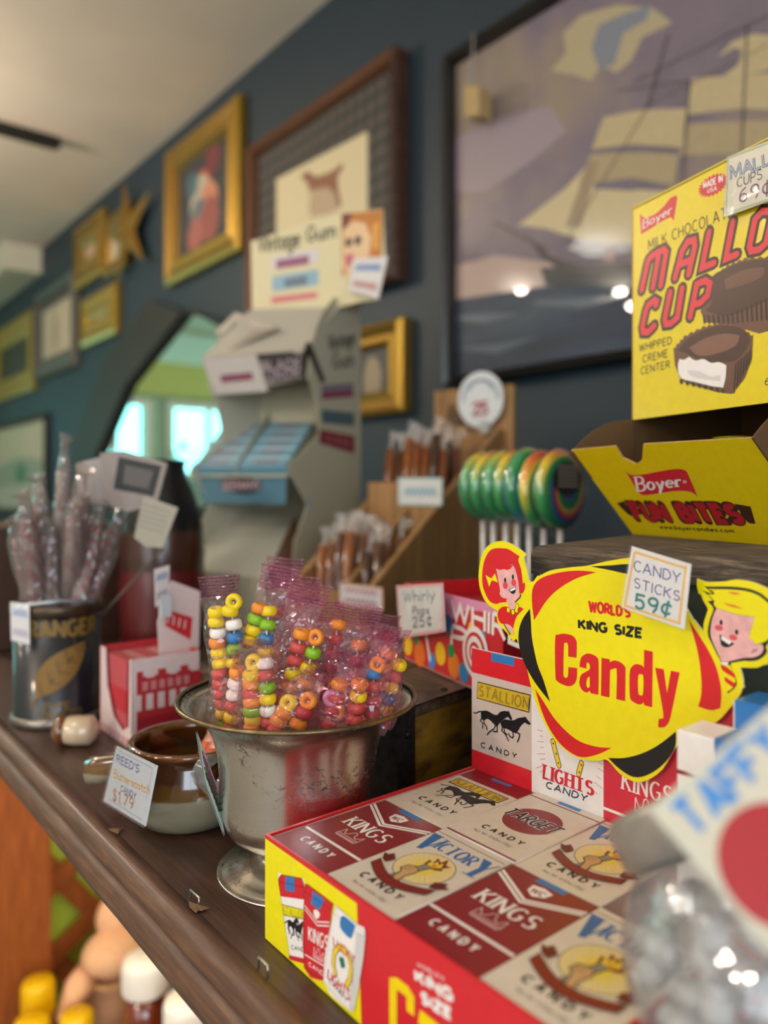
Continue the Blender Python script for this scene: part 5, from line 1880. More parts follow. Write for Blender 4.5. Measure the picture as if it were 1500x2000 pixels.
SWM = swirl_mat()
LD = .60
lol = []
nrm = (RT * .70 - FW * .71).normalized()
STK = K('e6e1da', .5)
rackp = at(1010, 960, d=LD)
lpx = [944, 964, 988, 1010, 1034, 1062, 1094]
dls = [.66, .645, .63, .618, .606, .594, .58]
for i, (px, dl) in enumerate(zip(lpx, dls)):
    cpt = at(px, 952 + (4 if i > 4 else -2), d=dl)
    R = .030 * (1.0 + (.04 if i > 3 else 0))
    lb = ['leftmost', 'second from left', 'third from left', 'middle', 'third from right', 'second from right', 'rightmost'][i]
    zr = Matrix.Rotation(0, 3, 'Z')
    rz = math.atan2(nrm.y, nrm.x)
    t = thing('lollipop', 'rainbow lollipop on a white stick, %s of the row by the yellow carton' % lb, 'lollipop', cpt, rz, 'rainbow lollipops')
    mb = MB()
    # disc about the local x axis
    prof = [(.001, -.006), (R * .7, -.006), (R * .93, -.0045), (R, 0), (R * .93, .0045), (R * .7, .006), (.001, .006)]
    mb.lathe(prof, (0, 0, 0), SWM, 44, axis=Vector((1, 0, 0)))
    d_ = mb.build('candy_disc', t, local=True)
    d_.rotation_euler = ((11.3, 11.6, 11.2, 11.7, 10.2, 12.0, 11.4)[i], 0, 0)
    MB().tube([(0, 0, -R * .9), (0, 0, -R - .075)], .0022, STK, 10).build('stick', t, local=True)
    fw_ = MB()
    prof = [(R * .2, -.0066), (R * .72, -.0066), (R * .96, -.005), (R * 1.03, 0), (R * .96, .005), (R * .72, .0066), (.001, .0066)]
    fw_.lathe(prof, (0, 0, 0), film('lolly_film', 'ffffff', .01, .06, 120, .3), 32, axis=Vector((1, 0, 0)))
    fw_.tube([(0, 0, -R * 1.02), (0, 0, -R - .008), (0, 0, -R - .016)], [.006, .0028, .004], film('lolly_film', 'ffffff'), 10, False)
    fo = fw_.build('film_wrap', t, local=True)
    if i == 6:
        b = MB()
        pa = Plane((.0068, 0, 0), (0, 1, 0), (0, 0, 1))
        ar = Art(b, pa, 5e-5)
        ar.ell(0, .008, R * .62, R * .4, K('2e2b28', .4), 1)
        for k in range(6):
            ar.rect(-R * .45, .002 + k * .003, R * .45, .0032 + k * .003, K('b9b2a6', .5), 2)
        b.build('ingredient_label', fo, local=True)
    lol.append((cpt, R))
# wooden stand that holds the sticks
c0, c1 = lol[0][0], lol[-1][0]
ax = Vector((c1.x - c0.x, c1.y - c0.y, 0)).normalized()
sx = Vector((-ax.y, ax.x, 0))
zst = -.026 - .036 - .055
st = thing('lollipop_stand', 'wooden stand hidden behind the boxes, holding the rainbow lollipops', 'stand', ((c0.x + c1.x) / 2, (c0.y + c1.y) / 2, ZS))
L_ = (Vector((c1.x, c1.y, 0)) - Vector((c0.x, c0.y, 0))).length
MB().box((-.015, -.016, ZS + .0002), (L_ + .015, .016, zst + .012), wood('stand_pine', '4a3420', '6a4c2e', '86623c', (3, 30, 30), .6), ax, sx, UP, Vector((c0.x, c0.y, 0))).build('block', st)

# ---------------------------------------------------------------- old yellow crate with metal straps
CRT = wood('old_crate_wood', '2a2018', '4e3d2a', '7a6242', (30, 4, 30), .75, 0, .6)
CRY = painting_mat('worn_yellow_paint', [(.32, '3a2a14'), (.45, '7a5a18'), (.6, 'a07a1c'), (.8, '8a6a1a')], 30, .65, 0, (1, 1, 3))
MTL = K('4e4c4a', .45, .85, 0, .3)
zc = -.1145
CC = at(775, 1388, z=zc)
eu = Vector((math.sin(math.radians(80)), math.cos(math.radians(80)), 0))
ev = Vector((-eu.y, eu.x, 0))
crt = thing('wooden_crate', 'old yellow painted wooden crate with metal corner straps', 'crate', (CC.x + .08, CC.y + .08, ZS))
CL, CD = .175, .165
MB().box((0, 0, ZS + .0003), (CL, .008, zc - .0068), CRY, eu, ev, UP, CC * 1 - UP * CC.z).box((.01, -.0006, ZS + .012), (CL - .01, 0, ZS + .0125), BLK2, eu, ev, UP, CC - UP * CC.z).build('front_board', crt)
for b0_, b1_ in (((0, .0082), (.008, CD)), ((CL - .008, .0082), (CL, CD)), ((.0082, CD - .008), (CL - .0082, CD))):
    MB().box(b0_ + (ZS + .0003,), b1_ + (zc - .0068,), CRT, eu, ev, UP, CC - UP * CC.z).build('side_board', crt)
lid = MB()
for k in range(3):
    lid.box((-.002, -.002 + k * .0565, zc - .0066), (CL + .002, .0535 + k * .0565, zc), CRT, eu, ev, UP, CC - UP * CC.z)
lid.build('lid', crt, bevel=.001)
sp_ = MB()
oo = CC - UP * CC.z
sp_.box((-.0035, -.0035, ZS + .0004), (.011, -.0018, zc + .0008), MTL, eu, ev, UP, oo)
sp_.box((-.0035, -.0018, ZS + .0004), (-.0021, .012, zc + .0008), MTL, eu, ev, UP, oo)
sp_.box((-.0035, -.0035, zc + .0001), (CL, .009, zc + .0012), MTL, eu, ev, UP, oo)
sp_.box((-.0035, .009, zc + .0001), (.009, CD, zc + .0012), MTL, eu, ev, UP, oo)
for z in (ZS + .012, ZS + .05):
    sp_.ball(oo + eu * .004 - ev * .0036 + UP * z, .0022, .0022, .0022, K('2c2a28', .5, .8), 10)
sp_.ball(oo + eu * .045 + ev * .003 + UP * (zc + .001), .0024, .0024, .0014, K('2c2a28', .5, .8), 10)
sp_.build('metal_strap', crt)

# ---------------------------------------------------------------- red lollipop carton on the crate
W0 = at(790, 1287, z=zc + .0012)
wu = Vector((-math.sin(math.radians(14)), -math.cos(math.radians(14)), 0))
wd_ = Vector((-wu.y, wu.x, 0))
WP = Plane(W0, wu, UP)
if wd_.x < 0:
    wd_ = -wd_
WH = WP.uv(865, 1157)[1]
WLn = .115
wp = thing('lollipop_carton', 'red and pink printed carton with coloured dots and large white letters, on the crate', 'carton', W0 + wu * .05 + wd_ * .03)
PNK = K('d98fb4', .35, 0, .4)
m = MB().slab(WP, [(0, 0), (WLn, 0), (WLn, WH), (0, WH)], -.001, 0, K('c9242e', .35, 0, .4), RED)
a = Art(m, WP, 6e-5)
c8 = lambda x, y: (720 + x * 340 / 1500, 1100 + y * 440 / 1941)
a.ppoly([c8(620, 250), c8(1200, 385), c8(1260, 470), c8(1000, 420), c8(850, 400), c8(720, 480), c8(640, 420)], PNK, 1)
for x, y, r, h in ((340, 700, 42, 'f0c020'), (440, 780, 50, 'e8742a'), (620, 780, 42, 'f0c020'), (735, 880, 45, 'e8822a'), (710, 750, 26, '2f8a4c'), (410, 655, 22, '2f8a4c'), (685, 525, 34, '2f86c0'), (820, 945, 34, '2f86c0'), (545, 840, 30, '3c8ad0'), (890, 570, 26, 'f0c020'), (980, 640, 24, '3c9ac0')):
    u_ = WP.uv(*c8(x, y))
    a.ell(u_[0], u_[1], r * .00015, r * .00017, K(h, .35), 2, 16)
a.pstext('WHIRLY', [c8(715, 320), c8(1500, 560), c8(1480, 790), c8(720, 470)], 8.5, WHT, 3, 'flat', .2)
a.pstext('P', [c8(725, 540), c8(850, 580), c8(820, 740), c8(715, 700)], 9, WHT, 3, 'flat')
u_ = WP.uv(*c8(925, 770))
for r, mm in ((.0135, WHT), (.0105, K('c9242e', .35, 0, .4)), (.0085, WHT), (.0055, K('c9242e', .35, 0, .4)), (.0035, WHT)):
    a.ell(u_[0], u_[1], r, r * 1.1, mm, 3 + int(20 - r * 1000), 24)
a.pline([c8(500, 640), c8(530, 830)], 8, WHT, 2)
m.build('front_panel', wp)
b = MB()
b.slab(Plane(W0, wd_, UP), [(0, 0), (.062, 0), (.062, WH), (0, WH)], -.0006, .0006, K('c9242e', .4), RED)
b.slab(Plane(W0 + wu * WLn, wd_, UP), [(0, 0), (.062, 0), (.062, WH), (0, WH)], -.0006, .0006, K('c9242e', .4), RED)
b.slab(Plane(W0 + wd_ * .062, wu, UP), [(0, 0), (WLn, 0), (WLn, WH + .004), (0, WH + .004)], -.0006, .0006, K('b02030', .4), RED)
b.slab(Plane(W0 + UP * .0008, wu, wd_), [(0, 0), (WLn, 0), (WLn, .062), (0, .062)], -.0006, .0006, CARD, CARD)
b.slab(Plane(W0 + UP * (WH - .012), wu, wd_), [(.001, .001), (WLn, .001), (WLn, .061), (.001, .061)], -.0006, .0006, K('a82a34', .5), RED)
b.build('box_body', wp)


def draw_whirly(a):
    PB = K('f0b0b4', .5)
    q0, q1, q2, q3 = (783, 1243), (867, 1231), (862, 1142), (776, 1146)
    for p, q_ in ((q0, q1), (q1, q2), (q2, q3), (q3, q0)):
        a.pline([p, q_], 6, PB, 1)
    ink = K('23404c', .5)
    a.pstext('Whirly', [(788, 1157), (848, 1151), (849, 1170), (789, 1176)], 2.6, K('2f5a78', .5), 2)
    a.pstext('Pops', [(806, 1186), (838, 1183), (838, 1198), (806, 1200)], 2.6, ink, 2)
    a.pstext('25\u00a2', [(806, 1206), (842, 1202), (843, 1222), (807, 1225)], 3.2, ink, 2, gap=.35)


price_tag('white hand-lettered tag with a pink border on the red carton', Plane(W0 - wd_ * .008, wu, UP), [(781, 1246), (869, 1233), (864, 1139), (774, 1144)], draw_whirly)

# ---------------------------------------------------------------- stepped wooden box of caramel sticks
ORD = ['leftmost', 'second from left', 'third from left', 'fourth from left', 'fifth from left', 'sixth from left', 'seventh from left', 'eighth from left', 'ninth from left', 'tenth from left']
cu, cw_ = dirs(math.radians(-15))
PW_ = wood('caramel_box_pine', '7a542e', '9c7444', 'b48c58', (24, 24, 2), .6, .1, .15)
KP = at(718, 1160, d=.75)
BWD, BDP = .108, .298
O = Vector((KP.x, KP.y, 0)) - cu * BWD
zfr = KP.z
cbx = thing('stepped_box', 'stepped pine wood box with two tiers of caramel sticks', 'wooden box', O + cu * BWD / 2 + cw_ * .12 + UP * ZS)


def sidepl(x):
    return Plane(O + cu * x, cw_, UP)


side = [(0, ZS + .0002), (BDP, ZS + .0002), (BDP, .078), (BDP - .012, .078), (0, zfr)]
MB().slab(sidepl(BWD), side, -.007, 0, PW_).build('side_board', cbx, bevel=.001)
MB().slab(sidepl(0), side, 0, .007, PW_).build('side_board', cbx, bevel=.001)
MB().box((.0071, 0, ZS + .0002), (BWD - .0071, .007, zfr), PW_, cu, cw_, UP, O).build('front_board', cbx)
ZRI = .008
rs = MB().box((.0071, .135, ZS + .0002), (BWD - .0071, .142, ZRI), PW_, cu, cw_, UP, O)
rs.build('riser_board', cbx)
bb = MB().box((0, BDP + .0002, ZS + .0002), (BWD + .012, BDP + .008, .136), PW_, cu, cw_, UP, O)
ba2 = Art(bb, Plane(O + cw_ * BDP, cu, UP), 3e-4)
ba2.stext('Abbys', .02, .088, .05, .028, .0035, K('3a2a1c', .6), 1)
bb.build('back_board', cbx)
MB().box((.0071, .0072, ZS + .0002), (BWD - .0071, .1348, -.165), PW_, cu, cw_, UP, O).box((.0071, .1422, ZS + .0002), (BWD - .0071, BDP - .0002, -.06), PW_, cu, cw_, UP, O).build('tier_floor', cbx)
MB().slab(sidepl(BWD * .60), [(.0072, -.1649), (.1348, -.1649), (.1348, -.022), (.0072, zfr - .004)], -.0025, .0025, PW_).build('divider', cbx)
CAR = K('8a4a1c', .25, 0, .8, .25)
TWI = film('twist_film', 'f6f0e8', .2, .1, 200, .8)
CWR = film('caramel_film', 'fff4e6', .04, .05, 260, .8)


def caramel(label, p, lean, L_, r, group, tone=CAR):
    t = thing('caramel_stick', label, 'candy', p, 0, group)
    d = (UP + lean).normalized()
    mb = MB().tube([p, p + d * (L_ * .5) + cu * .001, p + d * L_], [r, r * 1.05, r], tone, 10)
    mb.build('caramel', t)
    e = p + d * L_
    tw = MB().tube([e - d * .003, e + d * .004, e + d * .009 + cu * rnd.uniform(-.003, .003), e + d * .02 + cu * rnd.uniform(-.008, .008)], [r * 1.1, r * .35, r * .6, r * 1.5], TWI, 9, False)
    tw.build('twist_end', t)
    return t


def bin_sticks(x0, dx, cols, d0, dd, rows, z0, L_, r, group, where):
    side = {2: ['left', 'right'], 4: ['leftmost', 'second from left', 'second from right', 'rightmost'], 7: ORD[:3] + ['middle', 'third from right', 'second from right', 'rightmost']}[cols]
    deep = {2: ['front', 'back'], 3: ['front', 'middle', 'back']}[rows]
    for i in range(rows):
        for k in range(cols):
            p = O + cu * (x0 + dx * k) + cw_ * (d0 + dd * i) + UP * z0
            caramel('caramel stick, %s in the %s row of the %s' % (side[k], deep[i], where), p, cu * rnd.uniform(-.01, .01) + cw_ * (.16 + rnd.uniform(-.02, .02)), L_ * rnd.uniform(.88, 1.06), r, group, K(rnd.choice(['7c4218', '6c3612', '8a4e1c', '52290f', '3f200e']), .22, 0, 1.0, .25))


bin_sticks(.0140, .0122, 4, .028, .026, 3, -.1648, .114, .0060, 'caramel sticks in the front tier', 'wide front bin')
bin_sticks(.0750, .0160, 2, .030, .034, 2, -.1648, .110, .0058, 'caramel sticks in the front tier', 'narrow front bin')
bin_sticks(.0142, .0128, 7, .158, .030, 2, -.0598, .120, .0058, 'caramel sticks in the rear tier', 'rear tier of the box')

TPc = Plane(O + cw_ * -.0012, cu, UP)


def scribble(a, q, cols, rows=2, pen=3):
    for i in range(rows):
        f = a.quadmap(q)
        pts = []
        for k in range(15):
            pts.append(f(.12 + .76 * k / 14, 1 - (i + .5) / rows + .16 / rows * (1 if k % 2 else -1)))
        a_, b_ = a.pl.uv(*q[0]), a.pl.uv(q[0][0], q[0][1] + 1)
        a.line(pts, pen * math.hypot(a_[0] - b_[0], a_[1] - b_[1]), cols[i % len(cols)], 2)


def tag_box(label, plane, q, cols, border, rows=2, pen=3):
    def dr(a):
        for p, p2 in zip(q, q[1:] + q[:1]):
            a.pline([p, p2], 4, border, 1)
        scribble(a, q, cols, rows, pen)
    return price_tag(label, plane, q[::-1], dr)


tag_box('white price tag with a red border on the front of the stepped box', TPc, [(664, 1140), (746, 1150), (746, 1192), (664, 1180)], [K('c0788a', .6), K('b05a70', .6)], K('e6b39a', .6), 2, 4)
tag_box('pale blue edged price tag on the middle board of the stepped box', Plane(O + cw_ * .1335, cu, UP), [(780, 936), (862, 936), (862, 986), (780, 984)], [K('8ab4c4', .6)], K('b4dcd8', .6), 1, 5)
# round white tag clipped to the back board
RPl = Plane(O + cw_ * (BDP - .012), cu, UP)
u_ = RPl.uv(938, 780)
t = thing('price_tag', 'round white price tag on the top of the stepped box back board', 'price tag', RPl.P(u_[0], u_[1] - .03))
m = MB().slab(RPl, [(u_[0] + .034 * math.cos(2 * PI * k / 32), u_[1] + .037 * math.sin(2 * PI * k / 32)) for k in range(32)], -.001, 0, K('d8dcdc', .5))
a = Art(m, RPl, 3e-4)
a.line([(u_[0] + .026 * math.cos(x), u_[1] + .026 * math.sin(x)) for x in [PI * k / 10 for k in range(11)]], .003, K('7a8494', .6), 1)
a.line([(u_[0] + .016 * math.cos(x), u_[1] + .012 + .012 * math.sin(x)) for x in [PI * k / 10 for k in range(11)]], .003, K('9aa2ac', .6), 1)
a.stext('25', u_[0] - .01, u_[1] - .02, .02, .016, .004, K('a8565e', .6), 1)
m.build('card', t)
MB().box((u_[0] + .0, -.0125, u_[1] - .045), (u_[0] + .012, .0003, u_[1] - .028), K('b8bcbc', .3, .5), cu, -cw_, UP, O + cw_ * (BDP - .0132)).build('clip', t)

# ---------------------------------------------------------------- tall cardboard chewing gum display
gu, gw = dirs(math.radians(-12))
GP = at(600, 910, d=.93)
GW = .19
G0 = Vector((GP.x, GP.y, 0)) - gu * GW
CRD = K('a39d86', .6)
CRDL = K('b9b296', .6)
gd = thing('gum_display', 'tall die-cut cardboard chewing gum display with a cream header card', 'display stand', G0 + gu * GW / 2 + gw * .05 + UP * ZS)
RS = Plane(G0 + gu * GW, gw, UP)
sideo = [(675, 569), (650, 584), (628, 612), (617, 640), (610, 667), (600, 735), (612, 764), (622, 814), (624, 850), (619, 852), (592, 882), (567, 904), (562, 915), (600, 985), (596, 1000), (575, 1060), (570, 1150), (575, 1215)]
so = [RS.uv(*p) for p in sideo]
so[-1] = (so[-1][0], ZS + .0003)
so += [(.101, ZS + .0003), (.101, so[0][1])]
sm_ = MB().slab(RS, so, -.0012, 0, CRD, CRDL)
a = Art(sm_, RS, 2e-4)
INK = K('38362e', .6)
a.pstext('Vintage', [(641, 655), (692, 640), (692, 672), (641, 684)], 4, INK, 1)
a.pstext('Gum', [(650, 690), (690, 683), (690, 715), (650, 720)], 4, INK, 1)
a.ppoly([(628, 752), (690, 748), (690, 772), (628, 775)], K('6c6470', .6), 1)
a.ppoly([(628, 766), (690, 762), (690, 775), (628, 780)], K('7a3444', .6), 2)
a.ppoly([(628, 800), (692, 806), (692, 832), (628, 826)], K('3e565c', .6), 1)
a.ppoly([(624, 838), (692, 852), (692, 886), (624, 866)], K('74202c', .6), 1)
a.ptext('CLOVE', [(636, 850), (682, 860), (682, 872), (636, 860)], K('a06a70', .6), 2, .04)
a.ppoly([(594, 672), (606, 668), (636, 745), (626, 748)], K('2c2822', .6), 1)
sm_.build('side_panel', gd)
LS = Plane(G0, gw, UP)
MB().slab(LS, so, 0, .0012, K('b9b59f', .6), CRDL).build('side_panel', gd)
# back panel, header, hopper, trays
MB().box((.0013, .1, ZS + .0003), (GW - .0013, .1012, so[0][1]), CRDL, gu, gw, UP, G0).build('back_panel', gd)
HPl = Plane(G0 + gw * .055, gu, UP)
hq = [(490, 472), (664, 414), (668, 416), (748, 408), (752, 500), (740, 585), (700, 590), (664, 600), (492, 604)]
hm_ = MB().slab(HPl, [HPl.uv(*p) for p in hq], -.0012, 0, K('cfc59c', .5), CRDL)
a = Art(hm_, HPl, 2e-4)
a.pstext('Vintage', [(505, 462), (585, 445), (585, 480), (505, 492)], 5, INK, 1)
a.pstext('Gum', [(600, 445), (655, 432), (655, 462), (600, 472)], 5, INK, 1)
a.ppoly([(532, 500), (622, 485), (622, 512), (532, 528)], K('c9c4c4', .5), 1)
a.ppoly([(540, 508), (604, 498), (604, 516), (540, 526)], K('8a4a70', .5), 2)
a.ppoly([(532, 540), (622, 526), (622, 556), (532, 570)], K('7fa6b8', .5), 1)
a.ppoly([(556, 545), (600, 538), (600, 556), (556, 562)], K('5c6a78', .5), 2)
a.ppoly([(530, 580), (620, 570), (620, 582), (530, 594)], K('c46a70', .5), 1)
# printed head of a smiling woman with red hair
a.ppoly([(668, 418), (748, 410), (746, 500), (700, 520), (668, 540)], K('b5702c', .5), 3)
a.ppoly([(668, 418), (690, 416), (680, 440), (668, 450)], K('6a2c20', .5), 4)
a.ppoly([(672, 450), (690, 432), (715, 436), (726, 465), (722, 500), (700, 535), (680, 545), (670, 520)], K('d9b78e', .5), 4)
a.ppoly([(674, 500), (690, 495), (694, 510), (678, 525)], K('b8606a', .5), 5)
for p in ((700, 470), (682, 474)):
    q = HPl.uv(*p)
    a.ell(q[0], q[1], .006, .006, K('4a3a34', .5), 5, 12)
a.ppoly([(728, 440), (742, 430), (740, 490), (730, 485)], K('d69a40', .5), 5)
hm_.build('header_card', gd)
tag_box('white price tag with blue and red writing on the head of the gum display', Plane(G0 + gw * .045, gu, UP), [(690, 508), (756, 502), (738, 582), (682, 566)], [K('6a8cc0', .6), K('c08a86', .6)], K('dcd4d0', .6), 2, 5)


def gq(px, py, dep):
    return at(px, py, X=None, d=None) if False else None


def on(px, py, dep, lift=0):
    pl = Plane(G0 + gw * dep, gu, UP)
    q = pl.uv(px, py)
    return pl.P(q[0], q[1], lift)


hp = MB()
HOP = K('a59f92', .5)
fa_, fb_, fc_, fd_ = on(394, 700, .0), on(592, 684, .0), on(592, 742, .012), on(418, 772, .012)
ta_, tb_ = on(492, 604, .054), on(664, 600, .054)
hp.quad(fa_, fb_, tb_, ta_, HOP)
hp.quad(fd_, fc_, fb_, fa_, HOP)
hp.quad(on(492, 640, .098), on(660, 636, .098), fc_, fd_, K('6c6a58', .6))
hp.build('top_hopper', gd, solid=.001)
lb_ = MB()
FP1 = Plane(fd_, fc_ - fd_, fa_ - fd_)
FP1 = Plane(fd_ + FP1.n * .004, fc_ - fd_, FP1.n.cross((fc_ - fd_).normalized()))
a = Art(lb_, FP1, 2e-4)
a.ppoly([(396, 702), (500, 692), (524, 764), (420, 771)], K('b9b2ac', .5), 1)
a.ppoly([(430, 733), (492, 727), (496, 741), (434, 748)], K('7c3c54', .5), 2)
a.ppoly([(500, 692), (591, 685), (591, 741), (524, 746)], K('2a2526', .5), 1)
a.pstext('BLACK', [(512, 708), (586, 700), (586, 718), (516, 724)], 4, K('a08f96', .5), 2)
a.pstext('JACK', [(520, 727), (586, 720), (586, 736), (526, 742)], 4, K('a08f96', .5), 2)
lb_.build('hopper_label', gd)
rp = MB()
rp.quad(on(420, 650, .053), on(460, 610, .053), on(545, 640, .02), on(440, 690, .006), K('8a8174', .5))
rp.build('hopper_flap', gd, solid=.001)
# middle tray with two columns of blue packs
tl, tr_, bl_, br_ = on(372, 914, -.022), on(562, 912, -.022), on(398, 982, -.002), on(558, 985, -.002)
MB().quad(bl_, br_, tr_, tl, K('5f8a9c', .45)).build('tray_front', gd, solid=.0012)
FP2 = Plane(bl_, br_ - bl_, tl - bl_)
FP2 = Plane(bl_ + FP2.n * .0012, br_ - bl_, FP2.n.cross((br_ - bl_).normalized()))
ov = MB()
a = Art(ov, FP2, 2e-4)
q = FP2.uv(470, 947)
a.ell(q[0], q[1], .041, .0125, K('3a2c34', .5), 1)
a.pstext('BEEMANS', [(436, 940), (506, 938), (506, 954), (436, 956)], 3.4, K('b9a2a8', .5), 2)
ov.build('oval_label', gd)
bk1, bk2 = on(440, 822, .095), on(618, 822, .095)
MB().quad(tl - gw * .0 + UP * -.012, tr_ + UP * -.012, bk2 + UP * -.012, bk1 + UP * -.012, CRDL).build('tray_floor', gd, solid=.001)
MB().quad(bk1 - UP * .01, bk2 - UP * .01, bk2 + UP * .05, bk1 + UP * .05, CRDL).build('tray_back', gd, solid=.001)
dvd = MB().quad((tl + tr_) / 2 - UP * .01, (bk1 + bk2) / 2 - UP * .01, (bk1 + bk2) / 2 + UP * .014, (tl + tr_) / 2 + UP * .003, CRDL)
dvd.build('tray_divider', gd, solid=.001)
es = MB().quad(tr_ + gu * .001, tr_ + gu * .001 - UP * .008, RS.P(*RS.uv(604, 985)) + gu * .001 - UP * .006, RS.P(*RS.uv(604, 985)) + gu * .001 + UP * .004, K('4f7f92', .5))
es.build('tray_edge', gd, solid=.001)
GB = K('6fa0b4', .35, 0, .3)
for col in range(2):
    for row in range(5):
        A_ = tl.lerp(bk1, (row + .1) / 5.15)
        B_ = tr_.lerp(bk2, (row + .1) / 5.15)
        A2, B2 = tl.lerp(bk1, (row + .98) / 5.15), tr_.lerp(bk2, (row + .98) / 5.15)
        s0, s1 = (.03, .485) if col == 0 else (.515, .97)
        o1, o2, o3, o4 = A_.lerp(B_, s0), A_.lerp(B_, s1), A2.lerp(B2, s1), A2.lerp(B2, s0)
        lab = 'pale blue gum pack, %s in the %s column of the gum display' % (['frontmost', 'second from the front', 'third from the front', 'fourth from the front', 'rearmost'][row], ['left', 'right'][col])
        t = thing('gum_pack', lab, 'gum pack', (o1 + o3) / 2 - UP * .011, 0, 'blue gum packs in the middle tray')
        mb = MB()
        h = Vector((0, 0, .0085))
        vs = [o1 - h, o2 - h, o3 - h, o4 - h, o1, o2, o3, o4]
        mb.add(vs, [(3, 2, 1, 0), (4, 5, 6, 7), (0, 1, 5, 4), (1, 2, 6, 5), (2, 3, 7, 6), (3, 0, 4, 7)], GB)
        c_ = lambda s, r: o1.lerp(o2, s).lerp(o4.lerp(o3, s), r) + UP * .0003
        mb.quad(c_(.3, .3), c_(.8, .3), c_(.8, .6), c_(.3, .6), K('8f6a70', .5))
        mb.quad(c_(0, .85), c_(1, .85), c_(1, 1), c_(0, 1), K('c9dade', .4))
        mb.build('wrapper', t)
# sloping bottom chute
e1, e2, e3, e4 = on(345, 1110, -.06), on(520, 1130, -.06), on(572, 1010, .06), on(420, 1000, .06)
MB().quad(e1, e2, e3, e4, K('a3a293', .5)).build('chute', gd, solid=.001)
MB().quad(e1, e2, Vector((e2.x, e2.y, ZS + .0005)), Vector((e1.x, e1.y, ZS + .0005)), CRD).build('chute_front', gd, solid=.001)
MB().quad(e2, Vector((e2.x, e2.y, ZS + .0005)), RS.P(.06, ZS + .0005), e3, K('86604e', .6)).build('chute_side', gd, solid=.001)
MB().quad(e1, Vector((e1.x, e1.y, ZS + .0005)), LS.P(.06, ZS + .0005), e4, K('86846c', .6)).build('chute_side', gd, solid=.001)

# ---------------------------------------------------------------- silver bowl
DBW = .3564
BX = at(582, 1690, z=ZS)


def silver(name):
    m, nt, bs, out = newmat(name)
    v = coords(nt)
    big = noise(nt, v, 38, 6, .7)
    vo = nd(nt, 'ShaderNodeTexVoronoi')
    vo.feature = 'DISTANCE_TO_EDGE'
    vo.inputs['Scale'].default_value = 60
    ds = nd(nt, 'ShaderNodeMixRGB')
    ds.inputs[0].default_value = .08
    nz = nd(nt, 'ShaderNodeTexNoise')
    nz.inputs['Scale'].default_value = 90
    nz.inputs['Detail'].default_value = 6
    nt.links.new(v, nz.inputs['Vector'])
    nt.links.new(v, ds.inputs[1])
    nt.links.new(nz.outputs['Color'], ds.inputs[2])
    nt.links.new(ds.outputs[0], vo.inputs['Vector'])
    crack = ramp(nt, vo.outputs['Distance'], [(0, (1, 1, 1, 1)), (.03, (.3, .3, .3, 1)), (.07, (0, 0, 0, 1))])
    patch = ramp(nt, big, [(.50, (0, 0, 0, 1)), (.6, (1, 1, 1, 1))])
    spots = ramp(nt, noise(nt, coords(nt, (1, 1, 2)), 160, 5, .7), [(.60, (0, 0, 0, 1)), (.66, (.9, .9, .9, 1))])
    mu = nd(nt, 'ShaderNodeMixRGB', blend_type='MULTIPLY')
    mu.inputs[0].default_value = 1
    nt.links.new(crack, mu.inputs[1])
    nt.links.new(patch, mu.inputs[2])
    ad = nd(nt, 'ShaderNodeMixRGB', blend_type='ADD')
    ad.inputs[0].default_value = 1
    nt.links.new(mu.outputs[0], ad.inputs[1])
    sp2 = nd(nt, 'ShaderNodeMixRGB', blend_type='MULTIPLY')
    sp2.inputs[0].default_value = 1
    nt.links.new(spots, sp2.inputs[1])
    nt.links.new(patch, sp2.inputs[2])
    nt.links.new(sp2.outputs[0], ad.inputs[2])
    mx = nd(nt, 'ShaderNodeMixRGB')
    nt.links.new(ad.outputs[0], mx.inputs[0])
    mx.inputs[1].default_value = hexc('ddd6cb')
    mx.inputs[2].default_value = hexc('3a332a')
    nt.links.new(mx.outputs[0], bs.inputs['Base Color'])
    bs.inputs['Metallic'].default_value = 1
    rr = ramp(nt, ad.outputs[0], [(0, (.24, .24, .24, 1)), (1, (.6, .6, .6, 1))])
    nt.links.new(rr, bs.inputs['Roughness'])
    bs.inputs['Anisotropic'].default_value = .3
    bump(nt, bs, noise(nt, coords(nt, (1, 1, 30)), 60, 3), .06, .001)
    return m


SILV = silver('tarnished_silver')
RIMM = K('7d6a4c', .35, .9, 0, .3)
bw = thing('silver_bowl', 'tarnished silver pedestal bowl filled with wrapped candy necklaces', 'bowl', BX)


def bp_(r, y):
    return (r * DBW / F, -(y - HY) * DBW / F - ZS)


prof = [bp_(*p) for p in ((70, 1648), (70, 1653), (76, 1661), (92, 1669), (112, 1674), (114, 1676), (130, 1680), (143, 1685), (147, 1687))]
foot = prof + [bp_(153, 1686.5), (bp_(156, 1688)[0], bp_(156, 1688)[1]), (bp_(155, 0)[0], .0002), (bp_(120, 0)[0], .0002)]
MB().lathe(foot, BX, SILV, 72).build('foot', bw)
body = [bp_(*p) for p in ((64, 1644), (84, 1636), (112, 1624), (132, 1610), (144, 1592), (149, 1570), (151, 1540), (151, 1500), (155, 1460), (163, 1425), (178, 1396), (200, 1374), (226, 1360))]
inner_ = [bp_(*p) for p in ((226, 1358), (200, 1371), (175, 1394), (158, 1425), (150, 1460), (147, 1500), (146, 1545), (138, 1592), (100, 1620), (2, 1632))]
bbody = MB().lathe([(.001, bp_(64, 1646)[1])] + body + inner_, BX, SILV, 96)
MB().lathe([bp_(*p) for p in ((224, 1362), (228, 1363.5), (232, 1362), (234, 1358.5), (232, 1355), (228, 1354), (224, 1357))], BX, RIMM, 96).build('rolled_rim', bbody.build('body', bw))
MB().lathe([bp_(*p) for p in ((66, 1641), (74, 1644), (76, 1647), (72, 1650))], BX, SILV, 64).build('collar', bw)

